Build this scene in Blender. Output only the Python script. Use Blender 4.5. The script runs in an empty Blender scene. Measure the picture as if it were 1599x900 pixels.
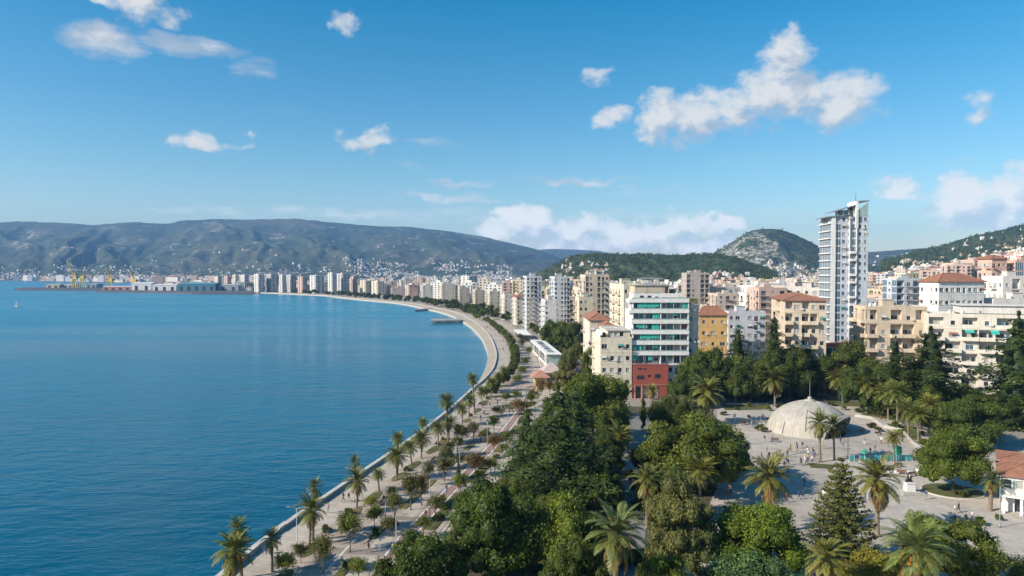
import bpy, math, random
import numpy as np
from mathutils import Vector, Matrix

R = math.radians
scn = bpy.context.scene
COL = scn.collection
random.seed(7)
RNG = np.random.default_rng(7)

# ------------------------------------------------------------------ camera
F, CX, CY, CAMH, HZ = 1100.0, 799.5, 450.0, 40.0, 424.0
TH = math.atan((CY - HZ) / F)
cam = bpy.data.cameras.new("camera")
cam.sensor_width = 36.0
cam.lens = 36.0 * F / 1599.0
cam.clip_start = 0.5
cam.clip_end = 60000.0
camo = bpy.data.objects.new("camera", cam)
COL.objects.link(camo)
camo.location = (0, 0, CAMH)
camo.rotation_euler = (R(90) - TH, 0, 0)
scn.camera = camo

# ------------------------------------------------------------------ light
SUN_EL = R(31)
SUN_AZ = math.atan2(-0.93, -0.37)           # compass-like angle from +Y: the sun stands to the left, a little behind the camera
sun_dir = Vector((math.sin(SUN_AZ) * math.cos(SUN_EL), math.cos(SUN_AZ) * math.cos(SUN_EL), math.sin(SUN_EL)))
sl = bpy.data.lights.new("sun", 'SUN')
sl.energy = 5.0
sl.angle = R(0.5)
sl.color = (1.0, 0.90, 0.76)
so = bpy.data.objects.new("sun", sl)
COL.objects.link(so)
so.rotation_euler = (-sun_dir).to_track_quat('-Z', 'Y').to_euler()

vs = scn.view_settings
vs.view_transform = 'Standard'
vs.look = 'None'
vs.exposure = 0.57
vs.gamma = 1.0
scn.cycles.max_bounces = 5
scn.cycles.diffuse_bounces = 2
scn.cycles.glossy_bounces = 3
scn.cycles.transmission_bounces = 2
scn.cycles.transparent_max_bounces = 6
scn.cycles.volume_bounces = 0
scn.cycles.use_adaptive_sampling = True
scn.cycles.adaptive_threshold = 0.02
scn.cycles.use_denoising = True
scn.cycles.sample_clamp_indirect = 4.0

# ------------------------------------------------------------------ sky with clouds
W = bpy.data.worlds.new("World")
scn.world = W
W.use_nodes = True


class NG:
    """small helper around a node tree"""
    def __init__(s, nt):
        s.nt = nt; s.n = nt.nodes; s.l = nt.links

    def new(s, t, **k):
        nd = s.n.new(t)
        for a, b in k.items():
            setattr(nd, a, b)
        return nd

    def put(s, sock, v):
        if isinstance(v, bpy.types.NodeSocket):
            s.l.new(v, sock)
        elif v is not None:
            if isinstance(v, (tuple, list)) and len(v) == 3 and sock.type == 'RGBA':
                v = (*v, 1)
            sock.default_value = v

    def math(s, op, a, b=None, c=None, clamp=False):
        nd = s.new('ShaderNodeMath', operation=op, use_clamp=clamp)
        for i, v in enumerate((a, b, c)):
            s.put(nd.inputs[i], v)
        return nd.outputs[0]

    def vmath(s, op, a, b=None, out=0):
        nd = s.new('ShaderNodeVectorMath', operation=op)
        s.put(nd.inputs[0], a)
        if b is not None:
            if op == 'SCALE':
                s.put(nd.inputs['Scale'], b)
            else:
                s.put(nd.inputs[1], b)
        return nd.outputs[out]

    def noise(s, vec, scale, detail=3, rough=.5, dist=0.0, dim='3D'):
        nd = s.new('ShaderNodeTexNoise', noise_dimensions=dim)
        if vec is not None:
            s.put(nd.inputs['Vector'], vec)
        nd.inputs['Scale'].default_value = scale
        nd.inputs['Detail'].default_value = detail
        nd.inputs['Roughness'].default_value = rough
        nd.inputs['Distortion'].default_value = dist
        return nd.outputs['Fac']

    def mix(s, f, a, b, mode='MIX'):
        nd = s.new('ShaderNodeMix', data_type='RGBA', blend_type=mode)
        s.put(nd.inputs[0], f); s.put(nd.inputs[6], a); s.put(nd.inputs[7], b)
        return nd.outputs[2]

    def ramp(s, v, a, b, smooth=True):
        nd = s.new('ShaderNodeMapRange', interpolation_type='SMOOTHSTEP' if smooth else 'LINEAR')
        s.put(nd.inputs[0], v); s.put(nd.inputs[1], a); s.put(nd.inputs[2], b)
        nd.inputs[3].default_value = 0; nd.inputs[4].default_value = 1
        return nd.outputs[0]

    def mapping(s, vec, scale=(1, 1, 1), rot=(0, 0, 0), loc=(0, 0, 0)):
        nd = s.new('ShaderNodeMapping')
        s.put(nd.inputs[0], vec)
        nd.inputs[1].default_value = loc; nd.inputs[2].default_value = rot; nd.inputs[3].default_value = scale
        return nd.outputs[0]

    def comb(s, x, y, z):
        nd = s.new('ShaderNodeCombineXYZ')
        s.put(nd.inputs[0], x); s.put(nd.inputs[1], y); s.put(nd.inputs[2], z)
        return nd.outputs[0]


SKY_SAT, SKY_SAT_LOW, SKY_VAL, SKY_HUE, SKY_STR, CLOUD_W = 1.56, 1.40, 0.99, 0.488, 0.101, 5.5


def build_world():
    g = NG(W.node_tree)
    g.n.clear()
    out = g.new('ShaderNodeOutputWorld')
    bg = g.new('ShaderNodeBackground')
    sky = g.new('ShaderNodeTexSky', sky_type='NISHITA')
    sky.sun_disc = False
    sky.sun_elevation = SUN_EL
    sky.sun_rotation = SUN_AZ % (2 * math.pi)
    sky.altitude = 0
    sky.air_density = 1.0
    sky.dust_density = 0.6
    sky.ozone_density = 2.0
    hs = g.new('ShaderNodeHueSaturation')
    hs.inputs['Hue'].default_value = SKY_HUE
    hs.inputs['Value'].default_value = SKY_VAL
    g.l.new(sky.outputs[0], hs.inputs['Color'])
    # direction of view -> azimuth and elevation in radians
    tc = g.new('ShaderNodeTexCoord')
    sx = g.new('ShaderNodeSeparateXYZ')
    g.l.new(tc.outputs['Generated'], sx.inputs[0])
    az = g.math('ARCTAN2', sx.outputs[0], sx.outputs[1])
    el = g.math('ARCSINE', sx.outputs[2])
    g.put(hs.inputs['Saturation'], g.math('ADD', SKY_SAT_LOW, g.math('MULTIPLY', g.ramp(el, .08, .40, False), SKY_SAT - SKY_SAT_LOW)))
    p = g.comb(az, el, 0.0)
    pn = g.comb(az, g.math('MULTIPLY', el, 1.35), 0.0)
    warp = g.new('ShaderNodeTexNoise')
    g.l.new(pn, warp.inputs['Vector'])
    warp.inputs['Scale'].default_value = 22
    warp.inputs['Detail'].default_value = 4
    wv = g.vmath('SCALE', g.vmath('SUBTRACT', warp.outputs['Color'], (.5, .5, .5)), 0.062)
    pw = g.vmath('ADD', p, wv)

    def blobs(lst, src):
        acc = None
        for (x, y, rx, ry, st) in lst:
            a = math.atan((x - 799.5) / 1100); e = (424 - y) / 1100 * math.cos(a)
            d = g.vmath('SUBTRACT', src, (a, e, 0))
            d = g.vmath('MULTIPLY', d, (1100 / rx * math.cos(a) ** -2 * 1.0, 1100 / ry, 0))
            q = g.vmath('DOT_PRODUCT', d, d, out=1)
            v = g.math('MULTIPLY', g.math('SUBTRACT', 1.0, q, clamp=True), st)
            acc = v if acc is None else g.math('MAXIMUM', acc, v)
        return acc

    # crisp heaped clouds (x, y, radius x, radius y, strength)
    heaps = [(1222, 95, 52, 46, 1), (1215, 150, 95, 55, 1), (1310, 165, 82, 46, 1), (1085, 185, 62, 42, 1), (1030, 190, 46, 50, .95),
             (955, 187, 36, 22, .85), (1150, 178, 60, 40, 1), (1062, 232, 26, 14, .55),
             (312, 225, 62, 24, .9), (372, 224, 20, 11, .55), (572, 224, 58, 22, .8), (1515, 170, 42, 26, .65), (1400, 290, 46, 20, .75),
             (1495, 312, 75, 42, 1), (1590, 312, 70, 42, 1), (1560, 340, 70, 20, .8), (1600, 265, 40, 18, .7),
             (820, 343, 66, 36, 1.2), (775, 362, 50, 24, 1), (885, 358, 80, 28, 1.1), (1055, 352, 70, 24, 1.1), (1125, 346, 48, 24, 1.15), (985, 368, 90, 22, 1), (1130, 380, 90, 20, 1), (930, 385, 200, 22, .9), (1050, 388, 160, 20, .9),
             (225, 18, 58, 42, .85), (165, 8, 40, 18, .75), (265, 42, 40, 26, .6), (538, 50, 22, 26, .62), (930, 130, 32, 20, .55),
             (1700, 200, 120, 50, .9), (1850, 300, 160, 60, 1), (-150, 250, 120, 40, .9), (-350, 120, 160, 60, .8), (1960, 120, 140, 50, .8)]
    # thin drawn-out cloud
    wisps = [(165, 75, 90, 26, .8), (290, 84, 120, 18, .75), (400, 118, 52, 22, .4), (675, 228, 60, 13, .35), (700, 308, 105, 11, .6), (725, 287, 70, 8, .6),
             (905, 283, 115, 9, .62), (1180, 250, 160, 22, .22), (330, 330, 130, 10, .45), (560, 333, 260, 12, .5), (740, 330, 120, 14, .4), (635, 258, 30, 6, .4),
             (1000, 300, 120, 10, .25), (450, 178, 45, 8, .25), (1330, 240, 50, 10, .22), (1500, 255, 60, 16, .2), (900, 340, 500, 16, .35)]
    hm = blobs(heaps, pw)
    wm = blobs(wisps, g.vmath('ADD', p, g.vmath('SCALE', wv, 0.55)))
    fb = g.noise(pn, 34, 9, .64)
    dens = g.math('ADD', hm, g.math('MULTIPLY', g.math('SUBTRACT', fb, .5), 1.7))
    # a few generic clouds everywhere else in the sky
    far = g.math('MULTIPLY', g.ramp(g.noise(tc.outputs['Generated'], 2.6, 7, .55), .56, .74), g.ramp(g.math('ABSOLUTE', az), .80, 1.1))
    heap_a = g.ramp(dens, .02, 1.0)
    heap_a = g.math('MULTIPLY', heap_a, g.ramp(hm, .0, .3))
    heap_a = g.math('MAXIMUM', heap_a, g.math('MULTIPLY', far, .85))
    fbw = g.noise(g.mapping(pn, scale=(1, 5.0, 1)), 14, 6, .6)
    wisp_a = g.ramp(g.math('ADD', wm, g.math('MULTIPLY', g.math('SUBTRACT', fbw, .5), 1.0)), .05, 1.0)
    wisp_a = g.math('MULTIPLY', wisp_a, g.ramp(wm, .0, .25))
    alpha = g.math('MAXIMUM', g.math('MULTIPLY', heap_a, .90), g.math('MULTIPLY', wisp_a, .85))
    alpha = g.math('MULTIPLY', alpha, g.ramp(el, -0.01, .012))
    # the sun lights the clouds from the left and above
    fb2 = g.noise(g.vmath('ADD', pn, (-0.007, 0.012, 0)), 30, 6, .58)
    hm2 = blobs(heaps, g.vmath('ADD', pw, (-0.016, 0.026, 0)))
    lit = g.math('ADD', g.math('MULTIPLY', g.math('SUBTRACT', fb, fb2), 2.6), g.math('MULTIPLY', g.math('SUBTRACT', hm, hm2), 1.15))
    lit = g.math('ADD', lit, .44, clamp=True)
    ccol = g.mix(lit, (CLOUD_W * .60, CLOUD_W * .67, CLOUD_W * .77), (CLOUD_W * 1.08, CLOUD_W * 1.05, CLOUD_W * 1.0))
    ccol = g.vmath('SCALE', ccol, g.math('SUBTRACT', 1.5, g.math('MULTIPLY', g.ramp(el, .03, .16), .5)))
    col = g.mix(alpha, hs.outputs[0], ccol)
    g.l.new(col, bg.inputs['Color'])
    bg.inputs['Strength'].default_value = SKY_STR
    g.l.new(bg.outputs[0], out.inputs[0])


build_world()

# ------------------------------------------------------------------ pixel of the photograph -> place in the world
_c, _s = math.cos(TH), math.sin(TH)


def G(x, y, z=0.0):
    a = (x - CX) / F; b = (CY - y) / F
    d = Vector((a, _c + b * _s, -_s + b * _c))
    t = (z - CAMH) / d.z
    return Vector((d.x * t, d.y * t, z))


def P(x, y, depth):
    a = (x - CX) / F; b = (CY - y) / F
    d = Vector((a, _c + b * _s, -_s + b * _c))
    t = depth / d.y
    return Vector((d.x * t, depth, CAMH + d.z * t))


def PX(p):
    dy, dz = p[1], p[2] - CAMH
    fw = dy * _c - dz * _s; up = dy * _s + dz * _c
    return CX + F * p[0] / fw, CY - F * up / fw


def sstep(a, b, x):
    t = np.clip((x - a) / (b - a), 0, 1)
    return t * t * (3 - 2 * t)


def land(X, Y):
    """height of the ground: flat by the water, climbing on the right"""
    Yc = np.maximum(Y, 1.0)
    return 0.10 * sstep(.38, .78, X / Yc) * np.maximum(0, np.minimum(Y, 900) - 330)


# value noise for terrain
def vnoise(x, y, seed=0):
    xi = np.floor(x).astype(np.int64); yi = np.floor(y).astype(np.int64)
    xf = x - xi; yf = y - yi
    u = xf * xf * (3 - 2 * xf); v = yf * yf * (3 - 2 * yf)

    def h(a, b):
        n = (a * 374761393 + b * 668265263 + seed * 974634777) & 0xffffffff
        n = ((n ^ (n >> 13)) * 1274126177) & 0xffffffff
        return ((n ^ (n >> 16)) & 0xffff) / 65535.0
    return (h(xi, yi) * (1 - u) + h(xi + 1, yi) * u) * (1 - v) + (h(xi, yi + 1) * (1 - u) + h(xi + 1, yi + 1) * u) * v


def fbm(x, y, o=5, seed=0, ridged=False):
    s = 0; a = .5; t = 0
    for i in range(o):
        n = vnoise(x * 2 ** i, y * 2 ** i, seed + i)
        if ridged:
            n = 1 - np.abs(2 * n - 1)
        s = s + a * n; t += a; a *= .5
    return s / t


# ------------------------------------------------------------------ materials
MATS = {}


def mat(name, col, rough=.8, var=.18, scale=1.5, bump=0.0, bscale=None, objcol=False, tone=False, metal=0.0, spec=.35,
        streak=0.0, trans=0.0, emit=None, world=False, big=0.0, slabs=0.0):
    if name in MATS:
        return MATS[name]
    m = bpy.data.materials.new(name)
    m.use_nodes = True
    g = NG(m.node_tree)
    b = g.n['Principled BSDF']
    tc = g.new('ShaderNodeTexCoord')
    vec = tc.outputs['Object']
    if world:
        vec = g.new('ShaderNodeNewGeometry').outputs['Position']
    c = (*col, 1)
    if objcol:
        oi = g.new('ShaderNodeObjectInfo')
        base = oi.outputs['Color']
        if col != (1, 1, 1):
            base = g.mix(1.0, base, c, 'MULTIPLY')
    else:
        base = None
    n = g.noise(vec, scale, 5, .6)
    k = g.ramp(n, .25, .75, False)
    lo = tuple(1 - var for _ in range(3)); hi = tuple(1 + var * .6 for _ in range(3))
    vcol = g.mix(k, lo, hi)
    colr = g.mix(1.0, base if base is not None else c, vcol, 'MULTIPLY')
    if tone:                                                     # leaf by leaf differences
        at = g.new('ShaderNodeAttribute', attribute_name='tone')
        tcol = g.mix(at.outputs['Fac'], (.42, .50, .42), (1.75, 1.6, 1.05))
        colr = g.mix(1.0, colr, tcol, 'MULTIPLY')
    if streak:
        sn = g.noise(g.mapping(vec, scale=(1.2, 1.2, .12)), 1.0, 4, .65)
        colr = g.mix(g.math('MULTIPLY', g.ramp(sn, .48, .72), streak), colr, (.16, .14, .11))
    if slabs:                                                    # joints between paving slabs
        br = g.new('ShaderNodeTexBrick')
        g.put(br.inputs['Vector'], g.mapping(vec, rot=(0, 0, R(17))))
        br.inputs['Scale'].default_value = 1.0; br.inputs['Brick Width'].default_value = slabs; br.inputs['Row Height'].default_value = slabs * .6; br.inputs['Mortar Size'].default_value = .03 * slabs
        br.inputs['Color1'].default_value = (.9, .9, .9, 1); br.inputs['Color2'].default_value = (1.08, 1.06, 1.03, 1); br.inputs['Mortar'].default_value = (.84, .83, .81, 1)
        colr = g.mix(1.0, colr, br.outputs['Color'], 'MULTIPLY')
        st = g.noise(vec, .13, 6, .7)
        colr = g.mix(g.math('MULTIPLY', g.ramp(st, .52, .68), .45), colr, (.20, .175, .14))
    if big:
        bn = g.noise(vec, scale * .06, 4, .6)
        colr = g.mix(g.math('MULTIPLY', g.ramp(bn, .42, .66), big), colr, g.mix(1.0, colr, (.62, .60, .56), 'MULTIPLY'))
    g.put(b.inputs['Base Color'], colr)
    b.inputs['Roughness'].default_value = rough
    b.inputs['Metallic'].default_value = metal
    b.inputs['Specular IOR Level'].default_value = spec
    if bump:
        bp = g.new('ShaderNodeBump')
        bp.inputs['Strength'].default_value = bump
        bp.inputs['Distance'].default_value = .05
        g.l.new(g.noise(vec, bscale or scale * 6, 4, .6), bp.inputs['Height'])
        g.l.new(bp.outputs[0], b.inputs['Normal'])
    if trans:
        tr = g.new('ShaderNodeBsdfTranslucent')
        g.put(tr.inputs[0], g.mix(1.0, colr, (1.25, 1.2, .6), 'MULTIPLY'))
        ms = g.new('ShaderNodeMixShader')
        ms.inputs[0].default_value = trans
        g.l.new(b.outputs[0], ms.inputs[1]); g.l.new(tr.outputs[0], ms.inputs[2])
        g.l.new(ms.outputs[0], g.n['Material Output'].inputs[0])
    MATS[name] = m
    return m


LEAF = mat('leaf', (1, 1, 1), .55, .35, .35, objcol=True, tone=True, spec=.25, trans=.32)
FROND = mat('frond', (1, 1, 1), .5, .25, .8, objcol=True, tone=True, spec=.3, trans=.12)
BARK = mat('bark', (.16, .125, .09), .95, .4, 3, bump=.6)
PALMBARK = mat('palm_bark', (.23, .18, .13), .95, .4, 5, bump=.8)
WALL = mat('render_wall', (1, 1, 1), .85, .16, .35, objcol=True, streak=.38)
WALLP = mat('white_plaster', (.74, .73, .70), .75, .10, .4, streak=.18)
CONC = mat('concrete', (.42, .40, .37), .9, .22, .6, streak=.3)
ROOFT = mat('clay_tiles', (.30, .14, .088), .85, .35, .9, bump=.8, bscale=6)
ROOFF = mat('roof_felt', (.30, .28, .26), .95, .35, .3, big=.5)
GLASS = mat('window_glass', (.035, .05, .06), .06, .5, .3, spec=.7)
GLASSB = mat('blue_glass', (.075, .145, .21), .08, .35, .25, spec=.9)
CURTAIN = mat('curtained_glass', (.40, .39, .36), .25, .4, .5, spec=.5)
DARKIN = mat('dark_interior', (.05, .05, .05), .7, .4, .6)
FRAME = mat('window_frame', (.62, .61, .58), .5, .05, 2)
FRAMED = mat('dark_frame', (.07, .065, .06), .5, .1, 2)
TEAL = mat('teal_awning', (.05, .43, .36), .7, .15, .7)
METAL = mat('grey_metal', (.32, .33, .34), .45, .1, 2, metal=.5)
DMETAL = mat('dark_metal', (.05, .05, .055), .5, .1, 2, metal=.3)
RAILG = mat('rail_glass', (.30, .40, .40), .1, .2, .6, spec=.6)
ANYPAINT = mat('paint', (1, 1, 1), .5, .06, 1.2, objcol=True)


# ------------------------------------------------------------------ mesh building
class MB:
    def __init__(s):
        s.v = []; s.f = []; s.m = []

    def poly(s, pts, m=0):
        i = len(s.v)
        s.v += [tuple(p) for p in pts]
        s.f.append(tuple(range(i, i + len(pts)))); s.m.append(m)

    def box(s, x0, x1, y0, y1, z0, z1, m=0):
        s.prism([(x0, y0), (x1, y0), (x1, y1), (x0, y1)], z0, z1, m)

    def obox(s, c, h, rz=0.0, m=0):
        ca, sa = math.cos(rz), math.sin(rz)
        pts = [(c[0] + ca * a * h[0] - sa * b * h[1], c[1] + sa * a * h[0] + ca * b * h[1]) for a, b in ((-1, -1), (1, -1), (1, 1), (-1, 1))]
        s.prism(pts, c[2] - h[2], c[2] + h[2], m)

    def prism(s, pts, z0, z1, m=0, top=None, mt=None):
        """counter-clockwise outline, from z0 to z1; top: another outline for a taper"""
        n = len(pts); i = len(s.v)
        top = top or pts
        s.v += [(p[0], p[1], z0) for p in pts] + [(p[0], p[1], z1) for p in top]
        for k in range(n):
            s.f.append((i + k, i + (k + 1) % n, i + n + (k + 1) % n, i + n + k)); s.m.append(m)
        s.f.append(tuple(i + n + k for k in range(n))); s.m.append(m if mt is None else mt)
        s.f.append(tuple(i + n - 1 - k for k in range(n))); s.m.append(m)

    def tube(s, pts, rad, n=7, m=0, cap=True):
        pts = [Vector(p) for p in pts]
        i0 = len(s.v)
        up = Vector((.13, .31, .94))
        for k, p in enumerate(pts):
            t = (pts[min(k + 1, len(pts) - 1)] - pts[max(k - 1, 0)])
            t = t.normalized() if t.length > 1e-6 else Vector((0, 0, 1))
            a = t.cross(up if abs(t.dot(up)) < .97 else Vector((1, 0, 0))).normalized(); b = t.cross(a)
            r = rad[k] if isinstance(rad, (list, tuple)) else rad
            for j in range(n):
                w = 2 * math.pi * j / n
                s.v.append(tuple(p + a * (r * math.cos(w)) + b * (r * math.sin(w))))
        for k in range(len(pts) - 1):
            for j in range(n):
                s.f.append((i0 + k * n + j, i0 + (k + 1) * n + j, i0 + (k + 1) * n + (j + 1) % n, i0 + k * n + (j + 1) % n)); s.m.append(m)
        if cap:
            s.f.append(tuple(i0 + j for j in range(n))); s.m.append(m)
            s.f.append(tuple(i0 + (len(pts) - 1) * n + n - 1 - j for j in range(n))); s.m.append(m)

    def lathe(s, prof, n=16, c=(0, 0), m=0):
        i0 = len(s.v)
        for r, z in prof:
            for j in range(n):
                w = 2 * math.pi * j / n
                s.v.append((c[0] + r * math.cos(w), c[1] + r * math.sin(w), z))
        for k in range(len(prof) - 1):
            for j in range(n):
                s.f.append((i0 + k * n + j, i0 + k * n + (j + 1) % n, i0 + (k + 1) * n + (j + 1) % n, i0 + (k + 1) * n + j)); s.m.append(m)
        s.f.append(tuple(i0 + (len(prof) - 1) * n + j for j in range(n))); s.m.append(m)

    def mesh(s, name, mats, smooth=False):
        me = bpy.data.meshes.new(name)
        me.from_pydata(s.v, [], s.f)
        for q in (mats if isinstance(mats, (list, tuple)) else [mats]):
            me.materials.append(q)
        if any(s.m):
            me.polygons.foreach_set('material_index', s.m)
        if smooth:
            me.polygons.foreach_set('use_smooth', [True] * len(s.f))
        me.update()
        return me

    def build(s, name, mats, parent=None, smooth=False, col=None):
        return place(name, s.mesh(name, mats, smooth), parent, col=col)


def place(name, me, parent=None, loc=(0, 0, 0), rz=0.0, scale=None, col=None):
    o = bpy.data.objects.new(name, me)
    COL.objects.link(o)
    o.location = loc
    o.rotation_euler = (0, 0, rz)
    if scale is not None:
        o.scale = scale if isinstance(scale, (tuple, list)) else (scale,) * 3
    if parent:
        o.parent = parent
    if col:
        o.color = (*col, 1)
    return o


ALL_LABELS = {}


def tag(o, label, cat, group=None, kind=None):
    o['label'] = label
    o['category'] = cat
    if group:
        o['group'] = group
    if kind:
        o['kind'] = kind
    ALL_LABELS.setdefault(label, []).append(o.name)
    return o


def thing(name, label, cat, loc=(0, 0, 0), rz=0.0, group=None, scale=None):
    o = place(name, None, None, loc, rz, scale)
    return tag(o, label, cat, group)


def struct(name, mb, mats, smooth=False, kind='structure'):
    o = mb.build(name, mats, None, smooth)
    o['kind'] = kind
    return o


def npmesh(name, verts, quads, mats, tone=None, smooth=False):
    """verts (N,3), quads (M,4)"""
    me = bpy.data.meshes.new(name)
    nv, nf = len(verts), len(quads)
    k = quads.shape[1]
    me.vertices.add(nv); me.loops.add(nf * k); me.polygons.add(nf)
    me.vertices.foreach_set('co', np.asarray(verts, np.float32).ravel())
    me.loops.foreach_set('vertex_index', np.asarray(quads, np.int32).ravel())
    me.polygons.foreach_set('loop_start', np.arange(0, nf * k, k, dtype=np.int32))
    if smooth:
        me.polygons.foreach_set('use_smooth', np.ones(nf, bool))
    for q in (mats if isinstance(mats, (list, tuple)) else [mats]):
        me.materials.append(q)
    me.update(calc_edges=True)
    if tone is not None:
        a = me.attributes.new('tone', 'FLOAT', 'FACE')
        a.data.foreach_set('value', np.asarray(tone, np.float32))
    me.validate()
    return me
# ================================================================== SETTING
# ---- shoreline (photograph pixels at the water's edge, read off and put on the water level)
_sp = [(400, 858), (450, 821), (500, 786), (560, 745), (610, 711), (660, 675), (700, 643), (733, 613), (749, 596), (758, 578),
       (762, 560), (760, 547), (753, 531), (742, 518), (729, 507), (714, 499), (702, 493), (675, 485.5), (625, 475), (575, 470), (527, 465), (500, 462), (400, 457.5)]
_sh = [(-46, -80), (-43.5, 20), (-41.5, 60)] + [tuple(G(x, y, -.5)[:2]) for x, y in _sp]
_far = [(-700, 1390), (-760, 1520), (-900, 1800), (-1250, 2400), (-2284, 3130), (-4200, 3260), (-9000, 3400)]


def catmull(pts, step):
    pts = [Vector(p) for p in pts]
    out = []
    for i in range(len(pts) - 1):
        p0 = pts[max(i - 1, 0)]; p1 = pts[i]; p2 = pts[i + 1]; p3 = pts[min(i + 2, len(pts) - 1)]
        n = max(2, int((p2 - p1).length / step))
        for k in range(n):
            t = k / n
            out.append(.5 * ((2 * p1) + (p2 - p0) * t + (2 * p0 - 5 * p1 + 4 * p2 - p3) * t * t + (3 * p1 - p0 - 3 * p2 + p3) * t ** 3))
    out.append(pts[-1])
    return out


SH = catmull(_sh, 4.0)
SHN = []
for i in range(len(SH)):
    t = (SH[min(i + 3, len(SH) - 1)] - SH[max(i - 3, 0)]).normalized()
    SHN.append(Vector((t.y, -t.x)))
SHL = [0.0]
for i in range(1, len(SH)):
    SHL.append(SHL[-1] + (SH[i] - SH[i - 1]).length)
SHY = np.array([p.y for p in SH])


def beach_w(Y):
    return float(np.interp(Y, [235, 290, 360, 420, 560, 700, 1000, 1150], [0, 3.0, 4.0, 5, 8, 12, 13, 2]))


def OFF(Y, o, z=0.0, beach=True):
    """point at offset o inland of the shore (and of the beach), near depth Y"""
    i = int(np.argmin(np.abs(SHY - Y)))
    b = beach_w(SH[i].y) if beach else 0
    p = SH[i] + SHN[i] * (o + b)
    return Vector((p.x, p.y, z))


def shore_dir(Y):
    i = int(np.argmin(np.abs(SHY - Y)))
    n = SHN[i]
    return math.atan2(n.x, -n.y)          # heading angle of the tangent (rotation about z, from +X)


def strip(name, o0, o1, z0, material, y0=-60, y1=1320, h=0.0, zt=None, kind='structure', skip=None, nob=False):
    """a ribbon that follows the shore between two offsets; h > 0 gives it sides"""
    mb = MB()
    prev = None
    for i in range(len(SH)):
        Y = SH[i].y
        if Y < y0 or Y > y1:
            continue
        b = 0 if nob else beach_w(Y)
        fa = o0(Y) if callable(o0) else o0 + b
        fb = o1(Y) if callable(o1) else o1 + b
        a = SH[i] + SHN[i] * fa; c = SH[i] + SHN[i] * fb
        if fb - fa < .05:
            prev = None
            continue
        if prev and not (skip and skip(SHL[i])):
            pa, pc = prev
            zz = z0 + h
            mb.poly([(pa.x, pa.y, zz), (pc.x, pc.y, zz), (c.x, c.y, zz), (a.x, a.y, zz)])
            if h:
                mb.poly([(pa.x, pa.y, z0 - .3), (pa.x, pa.y, zz), (a.x, a.y, zz), (a.x, a.y, z0 - .3)])
                mb.poly([(pc.x, pc.y, zz), (pc.x, pc.y, z0 - .3), (c.x, c.y, z0 - .3), (c.x, c.y, zz)])
        prev = (a, c)
    return struct(name, mb, material, kind=kind)


# ---- sea
def sea_mat():
    m = bpy.data.materials.new('sea_water')
    m.use_nodes = True
    g = NG(m.node_tree)
    b = g.n['Principled BSDF']
    pos = g.new('ShaderNodeNewGeometry').outputs['Position']
    big = g.noise(g.mapping(pos, scale=(.0035, .012, 1)), 1.0, 4, .55)
    k = g.ramp(big, .38, .64)
    deep = g.mix(k, (.001, .070, .122), (.001, .104, .176))
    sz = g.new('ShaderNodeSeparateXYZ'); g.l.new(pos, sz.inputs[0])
    deep = g.mix(g.ramp(g.math('ADD', sz.outputs[1], g.math('MULTIPLY', big, 200)), 140, 900), deep, (.024, .190, .290))   # deep green blue by the town; sky reflection painted into the paler open bay
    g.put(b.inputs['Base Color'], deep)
    b.inputs['IOR'].default_value = 1.33
    b.inputs['Specular IOR Level'].default_value = .5
    w1 = g.noise(g.mapping(pos, scale=(.55, 1.0, 1), rot=(0, 0, R(18))), .16, 3, .55, .3)
    w2 = g.noise(g.mapping(pos, scale=(.45, 1.0, 1), rot=(0, 0, R(-12))), .5, 4, .6, .2)
    w3 = g.noise(pos, 2.2, 3, .6)
    hgt = g.math('ADD', g.math('MULTIPLY', w1, 1.7), g.math('ADD', g.math('MULTIPLY', w2, .85), g.math('MULTIPLY', w3, .08)))
    bp = g.new('ShaderNodeBump')
    bp.inputs['Distance'].default_value = .55
    sy = g.new('ShaderNodeSeparateXYZ'); g.l.new(pos, sy.inputs[0])
    calm = g.math('SUBTRACT', 1.0, g.math('MULTIPLY', g.ramp(g.math('ADD', sy.outputs[1], g.math('MULTIPLY', big, 260)), 320, 820), .82))   # breeze by the town, calm water farther out
    g.put(b.inputs['Roughness'], g.math('ADD', g.math('ADD', .08, g.math('MULTIPLY', k, .08)), g.math('MULTIPLY', g.math('SUBTRACT', 1.0, calm), .22)))
    g.put(bp.inputs['Strength'], g.math('MULTIPLY', calm, g.math('ADD', .40, g.math('MULTIPLY', k, .30))))
    g.l.new(hgt, bp.inputs['Height'])
    g.l.new(bp.outputs[0], b.inputs['Normal'])
    return m


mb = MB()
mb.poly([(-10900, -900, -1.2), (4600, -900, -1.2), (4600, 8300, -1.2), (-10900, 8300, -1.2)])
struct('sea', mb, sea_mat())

# ---- the ground: one sheet from the shore to the far hills, climbing on the right
GROUND = mat('town_ground', (.30, .275, .24), .95, .3, .05, world=True, big=.4)
allsh = SH + [Vector(p) for p in _far]
ys = np.array([p.y for p in allsh]); xs = np.array([p.x for p in allsh])
rows = np.unique(np.concatenate([np.arange(-80, 600, 8.0), np.arange(600, 1400, 25.0), np.arange(1400, 3401, 100.0)]))
frac = np.linspace(0, 1, 46) ** 1.3
gv = []
for yy in rows:
    x0 = np.interp(yy, ys, xs)
    x0 += (0.4 if yy < 1330 else 0)
    xx = x0 + frac * (3600 - x0)
    zz = land(xx, np.full_like(xx, yy))
    gv.append(np.stack([xx, np.full_like(xx, yy), zz], 1))
nr, nc = len(rows), len(frac)
gv = np.concatenate(gv)
ii = (np.arange(nr - 1)[:, None] * nc + np.arange(nc - 1)[None, :]).ravel()
gq = np.stack([ii, ii + 1, ii + nc + 1, ii + nc], 1)
go = place('ground', npmesh('ground', gv, gq, GROUND, smooth=True))
go['kind'] = 'structure'

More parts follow.
